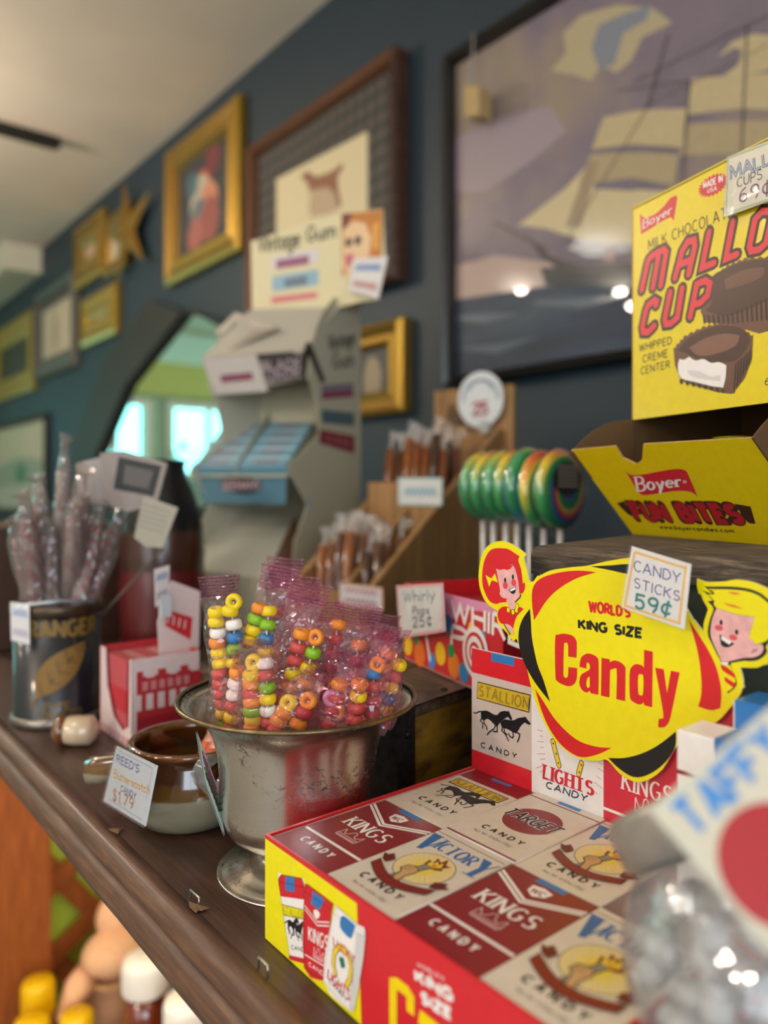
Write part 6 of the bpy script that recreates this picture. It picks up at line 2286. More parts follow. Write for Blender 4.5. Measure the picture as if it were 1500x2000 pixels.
# candy necklaces in clear pink printed bags
BEADC = {'y': 'e6c810', 'o': 'e58a26', 'r': 'c64a44', 'g': '86b81e', 'b': '2f7ab4', 'w': 'ece6dc', 'p': 'd79ac0', 'k': 'b8323c'}
BEADM = {}
c5 = lambda x, y: (340 + x / 3, 1060 + y / 3)
br, bh = .0040, .0024
for k_, h_ in BEADC.items():
    mt_ = K(h_, .5, 0, .15, .08, .15)
    mb = MB().lathe([(.0011, -bh * .5), (.0016, -bh * .85), (br * .72, -bh), (br * .95, -bh * .6), (br, 0), (br * .95, bh * .6), (br * .72, bh), (.0016, bh * .85), (.0011, bh * .5), (.0011, -bh * .5)], (0, 0, 0), mt_, 20)
    tmp = mb.build('candy_bead', local=True)
    BEADM[k_] = tmp.data
    bpy.data.objects.remove(tmp)
BAGF = film('necklace_film', 'fdf0f2', .035, .05, 170, .9)
PINKF = film('pink_printed_film', 'f6dce8', .15, .12, 420, .8, 'd884ac')
PINKL = film('pale_pink_film', 'fae4ea', .09, .08, 200, .9, 'e8b4c8')


def necklace(label, d, bottom, top, hw, beads, pink=.3, thick=.0055, tilt=0.0, seal=.86):
    """bag of candy beads; bottom and top are picture points on its centre line, hw its half width"""
    B_, T_ = at(*c5(*bottom), d=d), at(*c5(*top), d=d + tilt)
    root = thing('candy_necklace', label, 'candy necklace', B_, 0, 'wrapped candy necklaces in the silver bowl')
    axd = (T_ - B_).normalized()
    view = ((B_ + T_) / 2).normalized()
    sd_ = axd.cross(view).normalized()
    nr = sd_.cross(axd).normalized()
    if nr.dot(view) > 0:
        nr = -nr
    Wm = hw / 3 * d / F
    rr_ = random.Random(int(bottom[0] * 3 + top[1]))
    tw0, bend, wob = rr_.uniform(-.5, .5), rr_.uniform(-.004, .010), rr_.uniform(0, 6)
    sd0, nr0 = sd_, nr
    n, L = 22, 26

    def bag(t0, t1, m, name, thk):
        mb = MB()
        vs = []
        for i in range(L + 1):
            t = t0 + (t1 - t0) * i / L
            c = B_.lerp(T_, t)
            ed = min(1, t / .10, max(0.02, (seal - t) / .12)) if t < seal else .02
            wv = Wm * (.72 + .28 * min(1, t / .08)) * (1 - .22 * max(0, 1 - abs(t - seal + .10) / .14) + .05 * math.sin(t * 9 + wob))
            an0 = tw0 * max(0, t - .35)
            sd_, nr = sd0 * math.cos(an0) + nr0 * math.sin(an0), nr0 * math.cos(an0) - sd0 * math.sin(an0)
            c = c - nr0 * (bend * max(0, t - .6) ** 2 * 4) + sd0 * (.0012 * math.sin(t * 7 + wob))
            for k in range(n):
                an = 2 * PI * k / n
                cr = rnd.uniform(-.0009, .0009) * (1 if ed > .3 else .3)
                tk = max(thk * ed ** .6, .0004)
                vs.append(c + sd_ * (wv * math.copysign(abs(math.cos(an)) ** .8, math.cos(an))) + nr * (tk * math.sin(an) + cr) + axd * rnd.uniform(-.0006, .0006))
        fs = [(i * n + k, i * n + (k + 1) % n, (i + 1) * n + (k + 1) % n, (i + 1) * n + k) for i in range(L) for k in range(n)]
        mb.add(vs, fs, m, False)
        return mb.build(name, root)
    fb = bag(0, seal, BAGF if pink < .5 else PINKL, 'film_bag', thick)
    # crimped, printed end
    mb = MB()
    vs, rows, cols = [], 14, 12
    for i in range(rows + 1):
        t = seal - .02 + (1.0 - seal + .02) * i / rows
        for k in range(cols + 1):
            s_ = -1 + 2 * k / cols
            an0 = tw0 * (t - .35)
            sd_, nr = sd0 * math.cos(an0) + nr0 * math.sin(an0), nr0 * math.cos(an0) - sd0 * math.sin(an0)
            vs.append(B_.lerp(T_, t) - nr0 * (bend * (t - .6) ** 2 * 4) + sd0 * (.0012 * math.sin(t * 7 + wob)) + sd_ * (Wm * s_ * (.80 + 1.6 * (t - seal))) + nr * (.0006 * (1 if i % 2 else -1) + .0018 * math.sin(s_ * 4 + d * 900)))
    mb.add(vs, [(i * (cols + 1) + k, i * (cols + 1) + k + 1, (i + 1) * (cols + 1) + k + 1, (i + 1) * (cols + 1) + k) for i in range(rows) for k in range(cols)], PINKF)
    mb.build('crimped_end', fb)
    sd_, nr = sd0, nr0
    for col in beads:
        pts = [at(*c5(x, y), d=d) - nr * 0 for x, y, _ in col]
        for i, (p, (_, _, ch)) in enumerate(zip(pts, col)):
            q0, q1 = pts[max(0, i - 1)], pts[min(len(pts) - 1, i + 1)]
            ax = (q1 - q0).normalized() if len(pts) > 1 else axd
            face = ch.isupper()
            if face:
                ax = (nr + sd_ * .25).normalized()
            bo = bpy.data.objects.new('candy_bead', BEADM[ch.lower()])
            C.objects.link(bo)
            bo.parent = root
            bo.location = p - B_ + Vector((rnd.uniform(-.0004, .0004), rnd.uniform(-.0004, .0004), 0))
            bo.rotation_euler = (ax + Vector((rnd.uniform(-.15, .15), rnd.uniform(-.15, .15), rnd.uniform(-.1, .1)))).to_track_quat('Z', 'Y').to_euler()
        if len(pts) > 1:
            MB().tube([p for p in pts], .0005, K('e9e2d8', .6), 5).build('elastic_thread', root)
    return root


def col(x0, y0, x1, y1, s):
    n = len(s)
    return [(x0 + (x1 - x0) * i / max(1, n - 1), y0 + (y1 - y0) * i / max(1, n - 1), ch) for i, ch in enumerate(s)]


necklace('tall clear bag of candy beads at the left side of the silver bowl', .352, (330, 1080), (275, 190), 122, [col(242, 408, 300, 1120, 'yywoyyrrrrygo'), col(350, 345, 330, 400, 'Yy') + col(352, 480, 352, 700, 'wbgy')], .2, tilt=.004)
necklace('clear bag with green and yellow beads, second from the left in the silver bowl', .356, (420, 1060), (610, 130), 118, [col(500, 385, 400, 700, 'ogyygg'), col(555, 400, 520, 800, 'ygbyow')], .2, tilt=.006)
necklace('front bag of yellow and orange candy beads at the silver bowl rim', .335, (470, 1120), (480, 560), 112, [[(470, 700, 'Y')] + col(455, 775, 460, 1090, 'yorogyo'), col(535, 705, 560, 1050, 'wrgywr')], .2, seal=.93)
necklace('small bag of pale and red beads tucked at the left rim of the silver bowl', .342, (355, 1130), (400, 640), 80, [col(372, 760, 335, 1090, 'owwryr')], .2)
necklace('bag of stamped orange beads leaning right in the middle of the silver bowl', .350, (600, 1120), (800, 230), 135, [col(745, 535, 630, 1080, 'orryoryg'), col(830, 555, 720, 1000, 'Ogyorb')], .45, tilt=.008)
necklace('low bag with an orange bead lying over the front rim of the silver bowl', .333, (585, 1105), (850, 745), 92, [[(677, 940, 'Y')] + col(640, 995, 590, 1095, 'oor'), col(790, 925, 730, 1060, 'Oko')], .45, seal=.9)
necklace('pink bag with a violet bead in front of the bowl centre', .338, (940, 1110), (1060, 650), 112, [[(920, 910, 'P'), (950, 990, 'O')], col(1085, 830, 1040, 1100, 'oyrrk'), col(970, 830, 905, 1060, 'orkk')], .6)
necklace('bag with an orange ring and a blue bead right of the bowl centre', .346, (1150, 1120), (1230, 480), 95, [[(1195, 715, 'O'), (1168, 768, 'b')] + col(1170, 840, 1140, 1080, 'rrry')], .5, tilt=.004)
necklace('bag of yellow, red and blue beads at the right side of the silver bowl', .352, (1200, 1090), (1300, 500), 90, [col(1308, 715, 1215, 1040, 'yrybyr'), col(1255, 650, 1200, 800, 'oyr')], .5)
necklace('crumpled pink bag standing behind the bowl centre', .366, (800, 1100), (860, 330), 150, [col(960, 480, 900, 900, 'orrkor'), col(800, 600, 780, 900, 'rkor')], .7)
necklace('crumpled pink bag at the back right of the silver bowl', .364, (1000, 1100), (1080, 370), 150, [col(1080, 600, 1040, 960, 'okrrk')], .7)
necklace('rearmost pink bag on the right of the silver bowl', .374, (1120, 1080), (1220, 420), 130, [col(1250, 560, 1200, 900, 'koryk')], .8)
necklace('tallest clear bag with a bent tip at the back of the silver bowl', .372, (560, 1080), (650, 90), 112, [col(600, 420, 580, 800, 'kbryro')], .55)
necklace('pink printed bag at the back left of the silver bowl centre', .376, (690, 1080), (740, 200), 128, [col(700, 560, 680, 900, 'rkyor')], .8)

# ---------------------------------------------------------------- stoneware crock
def crock_mat(name, z1, z2):
    m, nt, bs, out = newmat(name)
    tc = nd(nt, 'ShaderNodeTexCoord')
    sp = nd(nt, 'ShaderNodeSeparateXYZ')
    nt.links.new(tc.outputs['Object'], sp.inputs[0])
    nz = noise(nt, tc.outputs['Object'], 60, 3)
    md_ = nd(nt, 'ShaderNodeMath', operation='MULTIPLY_ADD')
    nt.links.new(nz, md_.inputs[0])
    md_.inputs[1].default_value = .0012
    nt.links.new(sp.outputs['Z'], md_.inputs[2])
    mr = nd(nt, 'ShaderNodeMapRange')
    nt.links.new(md_.outputs[0], mr.inputs[0])
    mr.inputs[1].default_value = z1 - .002
    mr.inputs[2].default_value = z2 + .006
    nt.links.new(ramp(nt, mr.outputs[0], [(0, hexc('857f68')), (.12, hexc('857f68')), (.16, hexc('64440f')), (.45, hexc('57350e')), (.52, hexc('3c1d0a')), (.9, hexc('46240b')), (1, hexc('663c12'))]), bs.inputs['Base Color'])
    bs.inputs['Roughness'].default_value = .12
    bs.inputs['Coat Weight'].default_value = 1
    bs.inputs['Coat Roughness'].default_value = .03
    return m


CKX = at(371, 1593, z=ZS)
CKM = crock_mat('two_tone_glaze', .0195, .036)
ck = thing('stoneware_crock', 'small brown and cream glazed stoneware crock left of the silver bowl', 'crock', CKX)
kk = .409 / F
MB().lathe([(.001, .0003), (.0225, .0003), (.0262, .002), (.0315, .010), (.0332, .018), (.0328, .027), (.0308, .034), (.0296, .0375), (.0315, .0395), (.0322, .0415), (.0312, .0432), (.0290, .0428), (.0278, .040), (.0290, .03), (.0295, .016), (.024, .006), (.001, .004)], CKX, CKM, 72).build('body', ck)
h0, h1 = at(268, 1490, d=.418), at(180, 1506, d=.426)
hd = MB().tube([CKX + Vector((0, 0, .026)) + (h0 - CKX - Vector((0, 0, h0.z - CKX.z))).normalized() * .030, h0.lerp(h1, .3), h0.lerp(h1, .75), h1, h1 + (h1 - h0) * .06], [.0070, .0072, .0080, .0078, .004], crock_mat('handle_glaze', .019, .036), 18)
hd.build('handle', ck)
# short glazed stub lying by the tin
GX = at(150, 1456, z=ZS)
gdv = Vector((RT.x, RT.y, 0)).normalized()
GXc = GX + UP * .0105
hd = MB().tube([GXc - gdv * .0145, GXc - gdv * .010, GXc + gdv * .0, GXc + gdv * .010, GXc + gdv * .0135], [.004, .0092, .0102, .0098, .0055], K('cdb494', .25, 0, .8), 20)
gs = thing('ceramic_stub', 'small cream and brown glazed ceramic stub lying beside the tobacco tin', 'ceramic piece', GX)
hd.build('body', gs)
MB().tube([GXc - gdv * .0152, GXc - gdv * .012, GXc - gdv * .0065], [.0062, .0094, .0102], K('6e3c12', .15, 0, 1), 20).build('glazed_end', gs)

# orange wrapped sweets behind the crock
for k, (px, py, d_) in enumerate(((414, 1450, .43), (424, 1462, .425))):
    p = at(px, py, d=d_)
    g0 = Vector((p.x, p.y, CKX.z + .006))
    t = thing('wrapped_sweet', ['orange wrapped sweet sticking up inside the crock, the taller', 'orange wrapped sweet sticking up inside the crock, nearer the bowl'][k], 'candy', g0, 0, 'orange sweets in the crock')
    g0 = CKX + Vector((0, 0, .006)) + (p - CKX - UP * (p.z - CKX.z)) * .45
    MB().tube([g0, g0.lerp(p, .6), p], [.005, .007, .006], K('d0603a', .3, 0, .6, .3), 10).build('sweet', t)
    MB().tube([p, p + UP * .004, p + UP * .010 + gdv * .004], [.006, .003, .007], K('e0a088', .3, 0, .6, .3), 8, False).build('twist', t)

# crock tag
RP_ = Plane((.1405, .4, 0), (0, -1, 0), (0, 0, 1))
cr_ = lambda x, y: (180 + x / 5.357, 1430 + y / 5.357)


def draw_reed(a):
    BLN = K('8a9cc8', .5)
    for p, q_ in (((285, 195), (630, 375)), ((630, 375), (570, 700)), ((180, 700), (520, 920))):
        a.pline([cr_(*p), cr_(*q_)], 1.6, BLN, 1)
    a.pstext("REED'S", [cr_(262, 235), cr_(500, 350), cr_(485, 425), cr_(255, 310)], 2.6, K('3c4a9a', .5), 2)
    a.pstext('Butterscotch', [cr_(232, 385), cr_(610, 570), cr_(600, 650), cr_(228, 470)], 2.6, K('e0a23a', .5), 2, gap=.12)
    a.pstext('CANDY', [cr_(305, 555), cr_(465, 640), cr_(455, 700), cr_(300, 610)], 2.0, K('3c4a9a', .5), 2)
    qd = [cr_(225, 590), cr_(440, 700), cr_(420, 800), cr_(215, 715)]
    a.pstext('$1.79', qd, 4.0, K('c07a5a', .5), 2, gap=.3)


rt = price_tag("white hand-lettered tag reading REED'S hanging in front of the crock", RP_, [cr_(120, 720), cr_(555, 985), cr_(678, 355), cr_(255, 148)], draw_reed, K('dfe2ea', .4, 0, .5, .03))
q0 = RP_.P(*RP_.uv(268, 1490))
MB().tube([q0 + Vector((.0015, 0, 0)), q0.lerp(h0, .5), h0 + Vector((0, 0, .004))], .0022, SLEEVE, 10).build('clip', rt)

# second tag seen almost edge-on, in a rolled clear clip
qa, qb, qc = at(382, 1428, d=.352), at(398, 1528, d=.336), at(437, 1634, d=.338)
qd_ = qa + qc - qb
nrm2 = (qb - qa).cross(qd_ - qa).normalized()
t = thing('price_tag', 'white hand-lettered tag seen nearly edge-on between the crock and the silver bowl', 'price tag', qc)
EPl = Plane(qb, qc - qb, nrm2.cross((qc - qb).normalized()))
if EPl.n.dot(qa.normalized()) > 0:
    EPl = Plane(qc, qb - qc, (-nrm2).cross((qb - qc).normalized()))
mb = MB()
mb.add([qa, qb, qc, qd_], [(0, 1, 2, 3)], K('cfe0da', .5))
mb.add([p_ + nrm2 * .0006 for p_ in (qa, qb, qc, qd_)], [(0, 1, 2, 3)], K('cfe0da', .5))
for s_ in (-1, 1):
    off = nrm2 * (.0009 if s_ > 0 else -.0003)
    f = lambda u, v: qa.lerp(qb, u).lerp(qd_.lerp(qc, u), v) + off
    for row, (u, mm) in enumerate(((.3, K('8a3c66', .5)), (.42, K('8a3c66', .5)), (.6, K('4a5a30', .5)), (.72, K('2c3020', .5)))):
        pts = [f(u + (.035 if k % 2 else -.035), .15 + .7 * k / 12) for k in range(13)]
        mb.tube(pts, .0005, mm, 5)
mb.build('card', t)
r0, r1 = at(404, 1506, d=.358), at(432, 1522, d=.348)
cl = MB().tube([r0, r1], [.0078, .0085], film('clip_film', 'd8dad4', .12, .05, 40, .1), 24, False)
cl.build('clip', t)

# ---------------------------------------------------------------- red and white striped carton
PKW, PKR2 = K('e6cfcc', .5), K('c03038', .45)
Q0 = at(258, 1466, z=ZS)
RU = Vector((1, 0, 0))
RV = Vector((0, 1, 0))
zt3 = at(258, 1290, X=Q0.x).z
RWd = at(392, 1400, Y=Q0.y).x - Q0.x
RD = .062
rc = thing('striped_carton', 'red and white striped carton with a raised back card, left of the crock', 'carton', Q0 + RU * RWd / 2 + RV * .03)
FR = Plane(Q0, RU, UP)
H3 = zt3 - ZS
m = MB().slab(FR, [(0, .0002), (RWd, .0002), (RWd, H3), (0, H3)], -.001, 0, PKW)
a = Art(m, FR, 1e-4)
a.rect(0, 0, RWd, H3 * .80, PKR2, 1)
for k in range(6):
    x = RWd * (.03 + k * .165)
    a.rect(x, H3 * .42, x + RWd * .10, H3 * .60, PKW, 2)
    a.rect(x, H3 * .78, x + RWd * .12, H3 * .86, PKW if k % 2 else PKR2, 2)
a.rect(RWd * .02, H3 * .12, RWd * .98, H3 * .34, K('a82430', .45), 2)
for k in range(6):
    a.rect(RWd * (.14 + .12 * k), H3 * .64, RWd * (.22 + .12 * k), H3 * .74, K('d8868a', .5), 3)
a.rect(0, 0, .003, H3, PKW, 4)
m.build('front_panel', rc)
b = MB()
lf = Plane(Q0, -RV, UP)
cut = [(0, .0002), (-RD, .0002), (-RD, H3), (-RD * .86, H3), (-RD * .80, H3 * .55), (-RD * .6, H3 * .24), (-RD * .3, H3 * .14), (-.006, H3 * .24), (-.0045, H3), (0, H3)]
b.slab(lf, [(x, y) for x, y in cut], -.001, 0, PKW)
b.slab(Plane(Q0 + RU * RWd, RV, UP), [(0, .0002), (RD, .0002), (RD, H3), (0, H3)], -.001, 0, PKR2)
b.slab(Plane(Q0 + RV * RD, RU, UP), [(0, .0002), (RWd, .0002), (RWd, H3), (0, H3)], -.001, 0, PKR2)
b.slab(Plane(Q0 + UP * .0008, RU, RV), [(.001, .001), (RWd - .001, .001), (RWd - .001, RD - .001), (.001, RD - .001)], -.0005, .0005, CARD)
b.build('box_body', rc)
sa = MB()
ar = Art(sa, Plane(Q0 + Vector((-.0001, 0, 0)), -RV, UP), 1e-4)
for k in range(7):
    ar.rect(-.058 + k * .008, .001, -.055 + k * .008, .006, PKR2, 1)
sa.build('side_print', rc)
BKP = Plane(Q0 + RV * (RD * .25) + RU * 0, RU, UP)
bq = [BKP.uv(*p) for p in ((312, 1282), (308, 1215), (335, 1134), (391, 1155), (388, 1282))]
m = MB().slab(Plane(BKP.o, RU, UP), bq, -.001, 0, PKW)
a = Art(m, BKP, 1e-4)
a.ppoly([(325, 1190), (376, 1206), (372, 1250), (322, 1222)], K('cf2a30', .45), 1)
for k in range(4):
    a.pline([(329 + 11 * k, 1201 + 3.6 * k), (327 + 11 * k, 1216 + 3.6 * k)], 3, PKW, 2)
m.build('back_card', rc)
for k in range(5):
    x = RWd * (.06 + k * .185)
    t = thing('candy_box', 'small red striped candy box, %s of the row inside the striped carton' % ['leftmost', 'second from left', 'middle', 'second from right', 'rightmost'][k], 'candy box', Q0 + RU * (x + .007) + RV * .04 + UP * .0016, 0, 'candy boxes in the striped carton')
    mb = MB().box((x, .018, ZS + .0016), (x + RWd * .165, RD - .003, zt3 - .004 - .001 * (k % 2)), K('c98a88' if k % 2 else 'bf5258', .5), None, None, None, Vector((Q0.x, Q0.y, 0)))
    mb.box((x - .0002, .0178, ZS + .02), (x + RWd * .165 + .0002, RD - .0028, ZS + .036), PKR2, None, None, None, Vector((Q0.x, Q0.y, 0)))
    mb.build('carton', t)
TQ = Plane(Q0 + RV * (RD * .25 - .004) + RU * 0, RU, UP)
TQ2 = [(302, 1112), (331, 1104), (329, 1170), (304, 1186)]


def draw_p(a):
    scribble(a, TQ2, [K('9aa8c4', .6), K('b0a8b0', .6)], 2, 3)


t_ = price_tag('small pale price tag clipped to the raised back of the striped carton', TQ, TQ2[::-1], draw_p)
u_ = TQ.uv(324, 1172)
MB().box((u_[0] - .004, -.001, u_[1] - .012), (u_[0] + .004, .0030, u_[1] + .004), K('c9ccd0', .3), RU, RV, UP, TQ.o).build('clip', t_)

# ---------------------------------------------------------------- tobacco tin
TC = at(113, 1401, z=ZS)
TR = .0315
ZTT = at(113, 1174, d=.588).z
TH_ = ZTT - ZS
NAVY = painting_mat('navy_tin', [(.3, '0d0f14'), (.5, '14181f'), (.75, '1e232b')], 30, .35, .4)
tin = thing('tobacco_tin', 'dark navy round tobacco tin with a gold leaf and gold lettering', 'tin', TC)
MB().lathe([(.001, .0004), (TR, .0004), (TR + .0008, .002), (TR, .004), (TR, TH_ - .002), (TR - .0012, TH_ - .002), (TR - .0012, .003), (.001, .003)], TC, NAVY, 64).build('body', tin)
SLV = K('8c857c', .35, .85, 0, .2)
MB().lathe([(TR + .0012, .0005), (TR + .0022, .002), (TR + .0022, .0055), (TR + .0006, .007)], TC, SLV, 64).build('base_band', tin)
MB().lathe([(TR + .0003, TH_ - .008), (TR + .0016, TH_ - .006), (TR + .0018, TH_ - .002), (TR + .0012, TH_), (TR - .0014, TH_), (TR - .0014, TH_ - .004)], TC, K('5a4c3c', .35, .8, 0, .2), 64).build('rim', tin)
GLD = K('7a6026', .5, .1)


class Curved:
    """a label face wrapped round the tin; a runs along the girth, b upward"""

    def __init__(s, c, r, a0):
        s.c, s.r, s.a0 = Vector(c), r, a0

    def P(s, a, b, lift=0):
        an = s.a0 + a / s.r
        return s.c + Vector((math.cos(an), math.sin(an), 0)) * (s.r + lift + .0002) + UP * b


cam_dir = math.atan2(-TC.y, -TC.x)
lbm = MB()
ca = Art(lbm, Curved(TC, TR, cam_dir), 1.2e-4)
ca.stext('GRANGER', -.030, TH_ * .76, .060, TH_ * .12, .0032, GLD, 1, 'flat', .25)
leaf = [(-.019, .012), (-.015, .020), (-.016, .030), (-.010, .042), (0, .050), (.014, .055), (.020, .056), (.019, .046), (.013, .034), (.004, .025), (-.006, .020), (-.014, .017), (-.018, .010)]


def fine(pts, n=3):
    o_ = []
    for (x0, y0), (x1, y1) in zip(pts, pts[1:] + pts[:1]):
        o_ += [(x0 + (x1 - x0) * k / n, y0 + (y1 - y0) * k / n) for k in range(n)]
    return o_


lf_ = rounded([(x, y * TH_ / .0895 + .006) for x, y in leaf], 4)
xs_ = [-.0195 + .0011 * k for k in range(38)]
for xa, xb in zip(xs_, xs_[1:]):
    xm, ys_ = (xa + xb) / 2, []
    for (x0, y0), (x1, y1) in zip(lf_, lf_[1:] + lf_[:1]):
        if (x0 - xm) * (x1 - xm) < 0:
            ys_.append(y0 + (y1 - y0) * (xm - x0) / (x1 - x0))
    ys_.sort()
    for ya, yb in zip(ys_[::2], ys_[1::2]):
        ca.rect(xa, ya, xb, yb, K('86642a', .5, .1), 1)
ca.line([(-.016, .02), (-.004, .036), (.008, .050), (.018, .060)], .0012, K('4a3a20', .5), 3)
for k in range(5):
    x, y = -.011 + k * .006, .027 + k * .0075
    ca.line([(x, y), (x + .007, y - .002)], .0008, K('5a4826', .5), 3)
    ca.line([(x, y), (x - .002, y + .008)], .0008, K('5a4826', .5), 3)
ca.stext('PIPE', -.009, TH_ * .16, .018, .005, .0011, GLD, 1, 'flat')
ca.stext('TOBACCO', -.015, TH_ * .09, .032, .005, .0011, GLD, 1, 'flat')
lbm.build('printed_label', tin)
TT = Plane(at(40, 1260, d=.552), (RT.x, RT.y, 0), UP)
TQ3 = [(20, 1176), (57, 1180), (58, 1260), (22, 1250)]


def draw_t(a):
    scribble(a, TQ3, [K('a9b4cc', .6), K('c4b8c0', .6)], 2, 3)


t_ = price_tag('small white price tag clipped to the left side of the tobacco tin', TT, TQ3[::-1], draw_t)
u_ = TT.uv(48, 1172)
e_ = TC + Vector((math.cos(cam_dir + .95), math.sin(cam_dir + .95), 0)) * TR
MB().tube([TT.P(u_[0], u_[1] - .004, -.001), (TT.P(u_[0], u_[1] + .0005) * .5 + (Vector((e_.x, e_.y, ZTT))) * .5), Vector((e_.x, e_.y, ZTT + .001))], .0014, K('b8bcc0', .3, .6), 8).build('clip', t_)

# wrapped sticks standing in the tin
GFILM = film('grey_film', 'e4dcd8', .16, .10, 140, .9, 'cfc4c0')
STRIPES = {}


def striped(h1, h2):
    if (h1, h2) in STRIPES:
        return STRIPES[(h1, h2)]
    m, nt, bs, out = newmat('striped_candy')
    wv = nd(nt, 'ShaderNodeTexWave', wave_type='BANDS', bands_direction='DIAGONAL')
    wv.inputs['Scale'].default_value = 55
    nt.links.new(coords(nt), wv.inputs['Vector'])
    nt.links.new(ramp(nt, wv.outputs['Fac'], [(.45, hexc(h1)), (.55, hexc(h2))]), bs.inputs['Base Color'])
    bs.inputs['Roughness'].default_value = .3
    STRIPES[(h1, h2)] = m
    return m


TD = .588
st_px = [((75, 1170), (45, 960), '94807a', '8a4a48', .006), ((90, 1170), (75, 930), '857a74', '5a4a48', .0058), ((105, 1160), (128, 850), 'b4a8a4', 'b0a4a0', .0048),
         ((118, 1172), (120, 985), '9a8470', '8a94a8', .0068), ((62, 1160), (30, 1010), '8a726c', '8a504a', .006), ((140, 1165), (165, 915), '857872', '7a6058', .0062),
         ((150, 1165), (198, 985), '988682', 'a0343c', .0058), ((165, 1165), (232, 1000), '8c7c78', '9a3a40', .0058), ((130, 1160), (150, 960), '8a6a60', '988a80', .006), ((98, 1160), (92, 1000), '7a5a52', '8e827c', .006)]
lbl = ['leaning far left', 'leaning left beside the tallest', 'tallest of all, with a narrow white tip', 'broad tan one at the front', 'lowest one at the left rim', 'broad one behind the paper cards', 'red striped one leaning right', 'red striped one leaning farthest right', 'brown one behind the tan stick', 'dark brown one near the middle']
for i, (b_, t2, h1, h2, r) in enumerate(st_px):
    B_ = at(*b_, d=TD + .012 * ((i % 3) - 1))
    T_ = at(*t2, d=TD + .03 * ((i % 4) - 1.5) / 1.5)
    # keep the foot inside the tin
    off = Vector((B_.x - TC.x, B_.y - TC.y, 0))
    if off.length > TR - .010:
        off = off.normalized() * (TR - .010)
    B_ = TC + off * .8 + UP * (B_.z - TC.z - .03)
    rt_ = thing('wrapped_candy_stick', 'wrapped candy stick in the tobacco tin, %s' % lbl[i], 'candy stick', B_, 0, 'wrapped candy sticks in the tobacco tin')
    MB().tube([B_, B_.lerp(T_, .5), B_.lerp(T_, .82)], [r, r, r * .9], striped(h1, h2), 12).build('stick', rt_)
    pts = [B_.lerp(T_, x) + Vector((rnd.uniform(-.002, .002), rnd.uniform(-.002, .002), 0)) for x in (0, .2, .4, .6, .8, .9, .96, 1.0)]
    MB().tube(pts, [r * 1.2, r * 1.5, r * 1.35, r * 1.5, r * 1.3, r * .8, r * .7, r * 1.3], GFILM, 9, False, 1, False).build('cellophane', rt_)
# paper cards standing among the sticks
KPl = Plane(at(250, 960, d=.60), (RT.x, RT.y, 0), UP)


def paper_card(label, q, draw, h):
    pts = [KPl.uv(*p) for p in q]
    t = thing('paper_card', label, 'card', KPl.P(sum(p[0] for p in pts) / len(pts), min(p[1] for p in pts)), 0, 'printed cards on sticks in the tin')
    m = MB().slab(KPl, pts, -.0008, 0, K(h, .6))
    draw(Art(m, KPl, 2e-4))
    m.build('card', t)
    lowest = min(range(len(pts)), key=lambda k: pts[k][1])
    MB().tube([KPl.P(*pts[lowest], -.002), TC + UP * .05 + Vector((.01, .004, 0))], .0010, K('5a4c44', .5), 8).build('stick', t)
    return t


def d1(a):
    a.ppoly([(232, 892), (316, 910), (300, 970), (222, 955)], K('1c1a1a', .5), 1)
    a.ppoly([(245, 908), (300, 920), (290, 955), (240, 945)], K('55504c', .5), 2)


def d2(a):
    for k in range(5):
        a.pline([(278 + k * -3, 985 + k * 10), (330 - k * 3, 1000 + k * 10)], 3, K('8a837a', .6), 1)


KPl2 = KPl
paper_card('grey card with a black printed square standing in the tobacco tin', [(205, 985), (195, 885), (240, 880), (327, 905), (306, 985), (250, 1000)], d1, '8f857e')
KPl = Plane(KPl.o - FW * .014, (RT.x, RT.y, 0), UP)
paper_card('cream card with lines of small print leaning right in the tobacco tin', [(262, 1050), (280, 968), (348, 992), (318, 1070), (285, 1068)], d2, 'a09a88')
KPl = Plane(KPl2.o + FW * .02, (RT.x, RT.y, 0), UP)
paper_card('plain pale card standing behind the other cards in the tobacco tin', [(150, 985), (148, 905), (196, 893), (204, 985)], lambda a: None, 'aaa29c')

# ---------------------------------------------------------------- jug and box at the back left of the shelf
JC = at(318, 1230, d=.86)
JC = Vector((JC.x, JC.y, ZS))
jg = thing('stoneware_jug', 'dark round jug with a black neck and a red lower band behind the tin', 'jug', JC)
jk = .86 / F
zz = lambda y: (HY - y) * jk - ZS
MB().lathe([(.001, .0005), (.045, .0005), (.046, zz(1215)), (.048, zz(1150)), (.046, zz(1110))], JC, K('5a0e12', .35, 0, .3), 48).build('red_band', jg)
MB().lathe([(.046, zz(1110)), (.047, zz(1080)), (.044, zz(1035))], JC, K('3c1e10', .3, 0, .6), 48).build('brown_band', jg)
MB().lathe([(.044, zz(1035)), (.042, zz(1005)), (.034, zz(960)), (.026, zz(930)), (.024, zz(912)), (.026, zz(900)), (.022, zz(898)), (.001, zz(902))], JC, K('0e0d0e', .35), 48).build('neck', jg)
DC = at(30, 1400, d=.86)
bxm = MB().box((DC.x - .035, DC.y - .03, ZS + .0003), (DC.x + .12, DC.y + .14, ZS + .135), WD)
bo = bxm.build('wooden_bin', loc=(DC.x, DC.y, ZS), bevel=.002)
tag(bo, 'dark brown wooden bin at the left edge behind the tobacco tin', 'wooden bin')

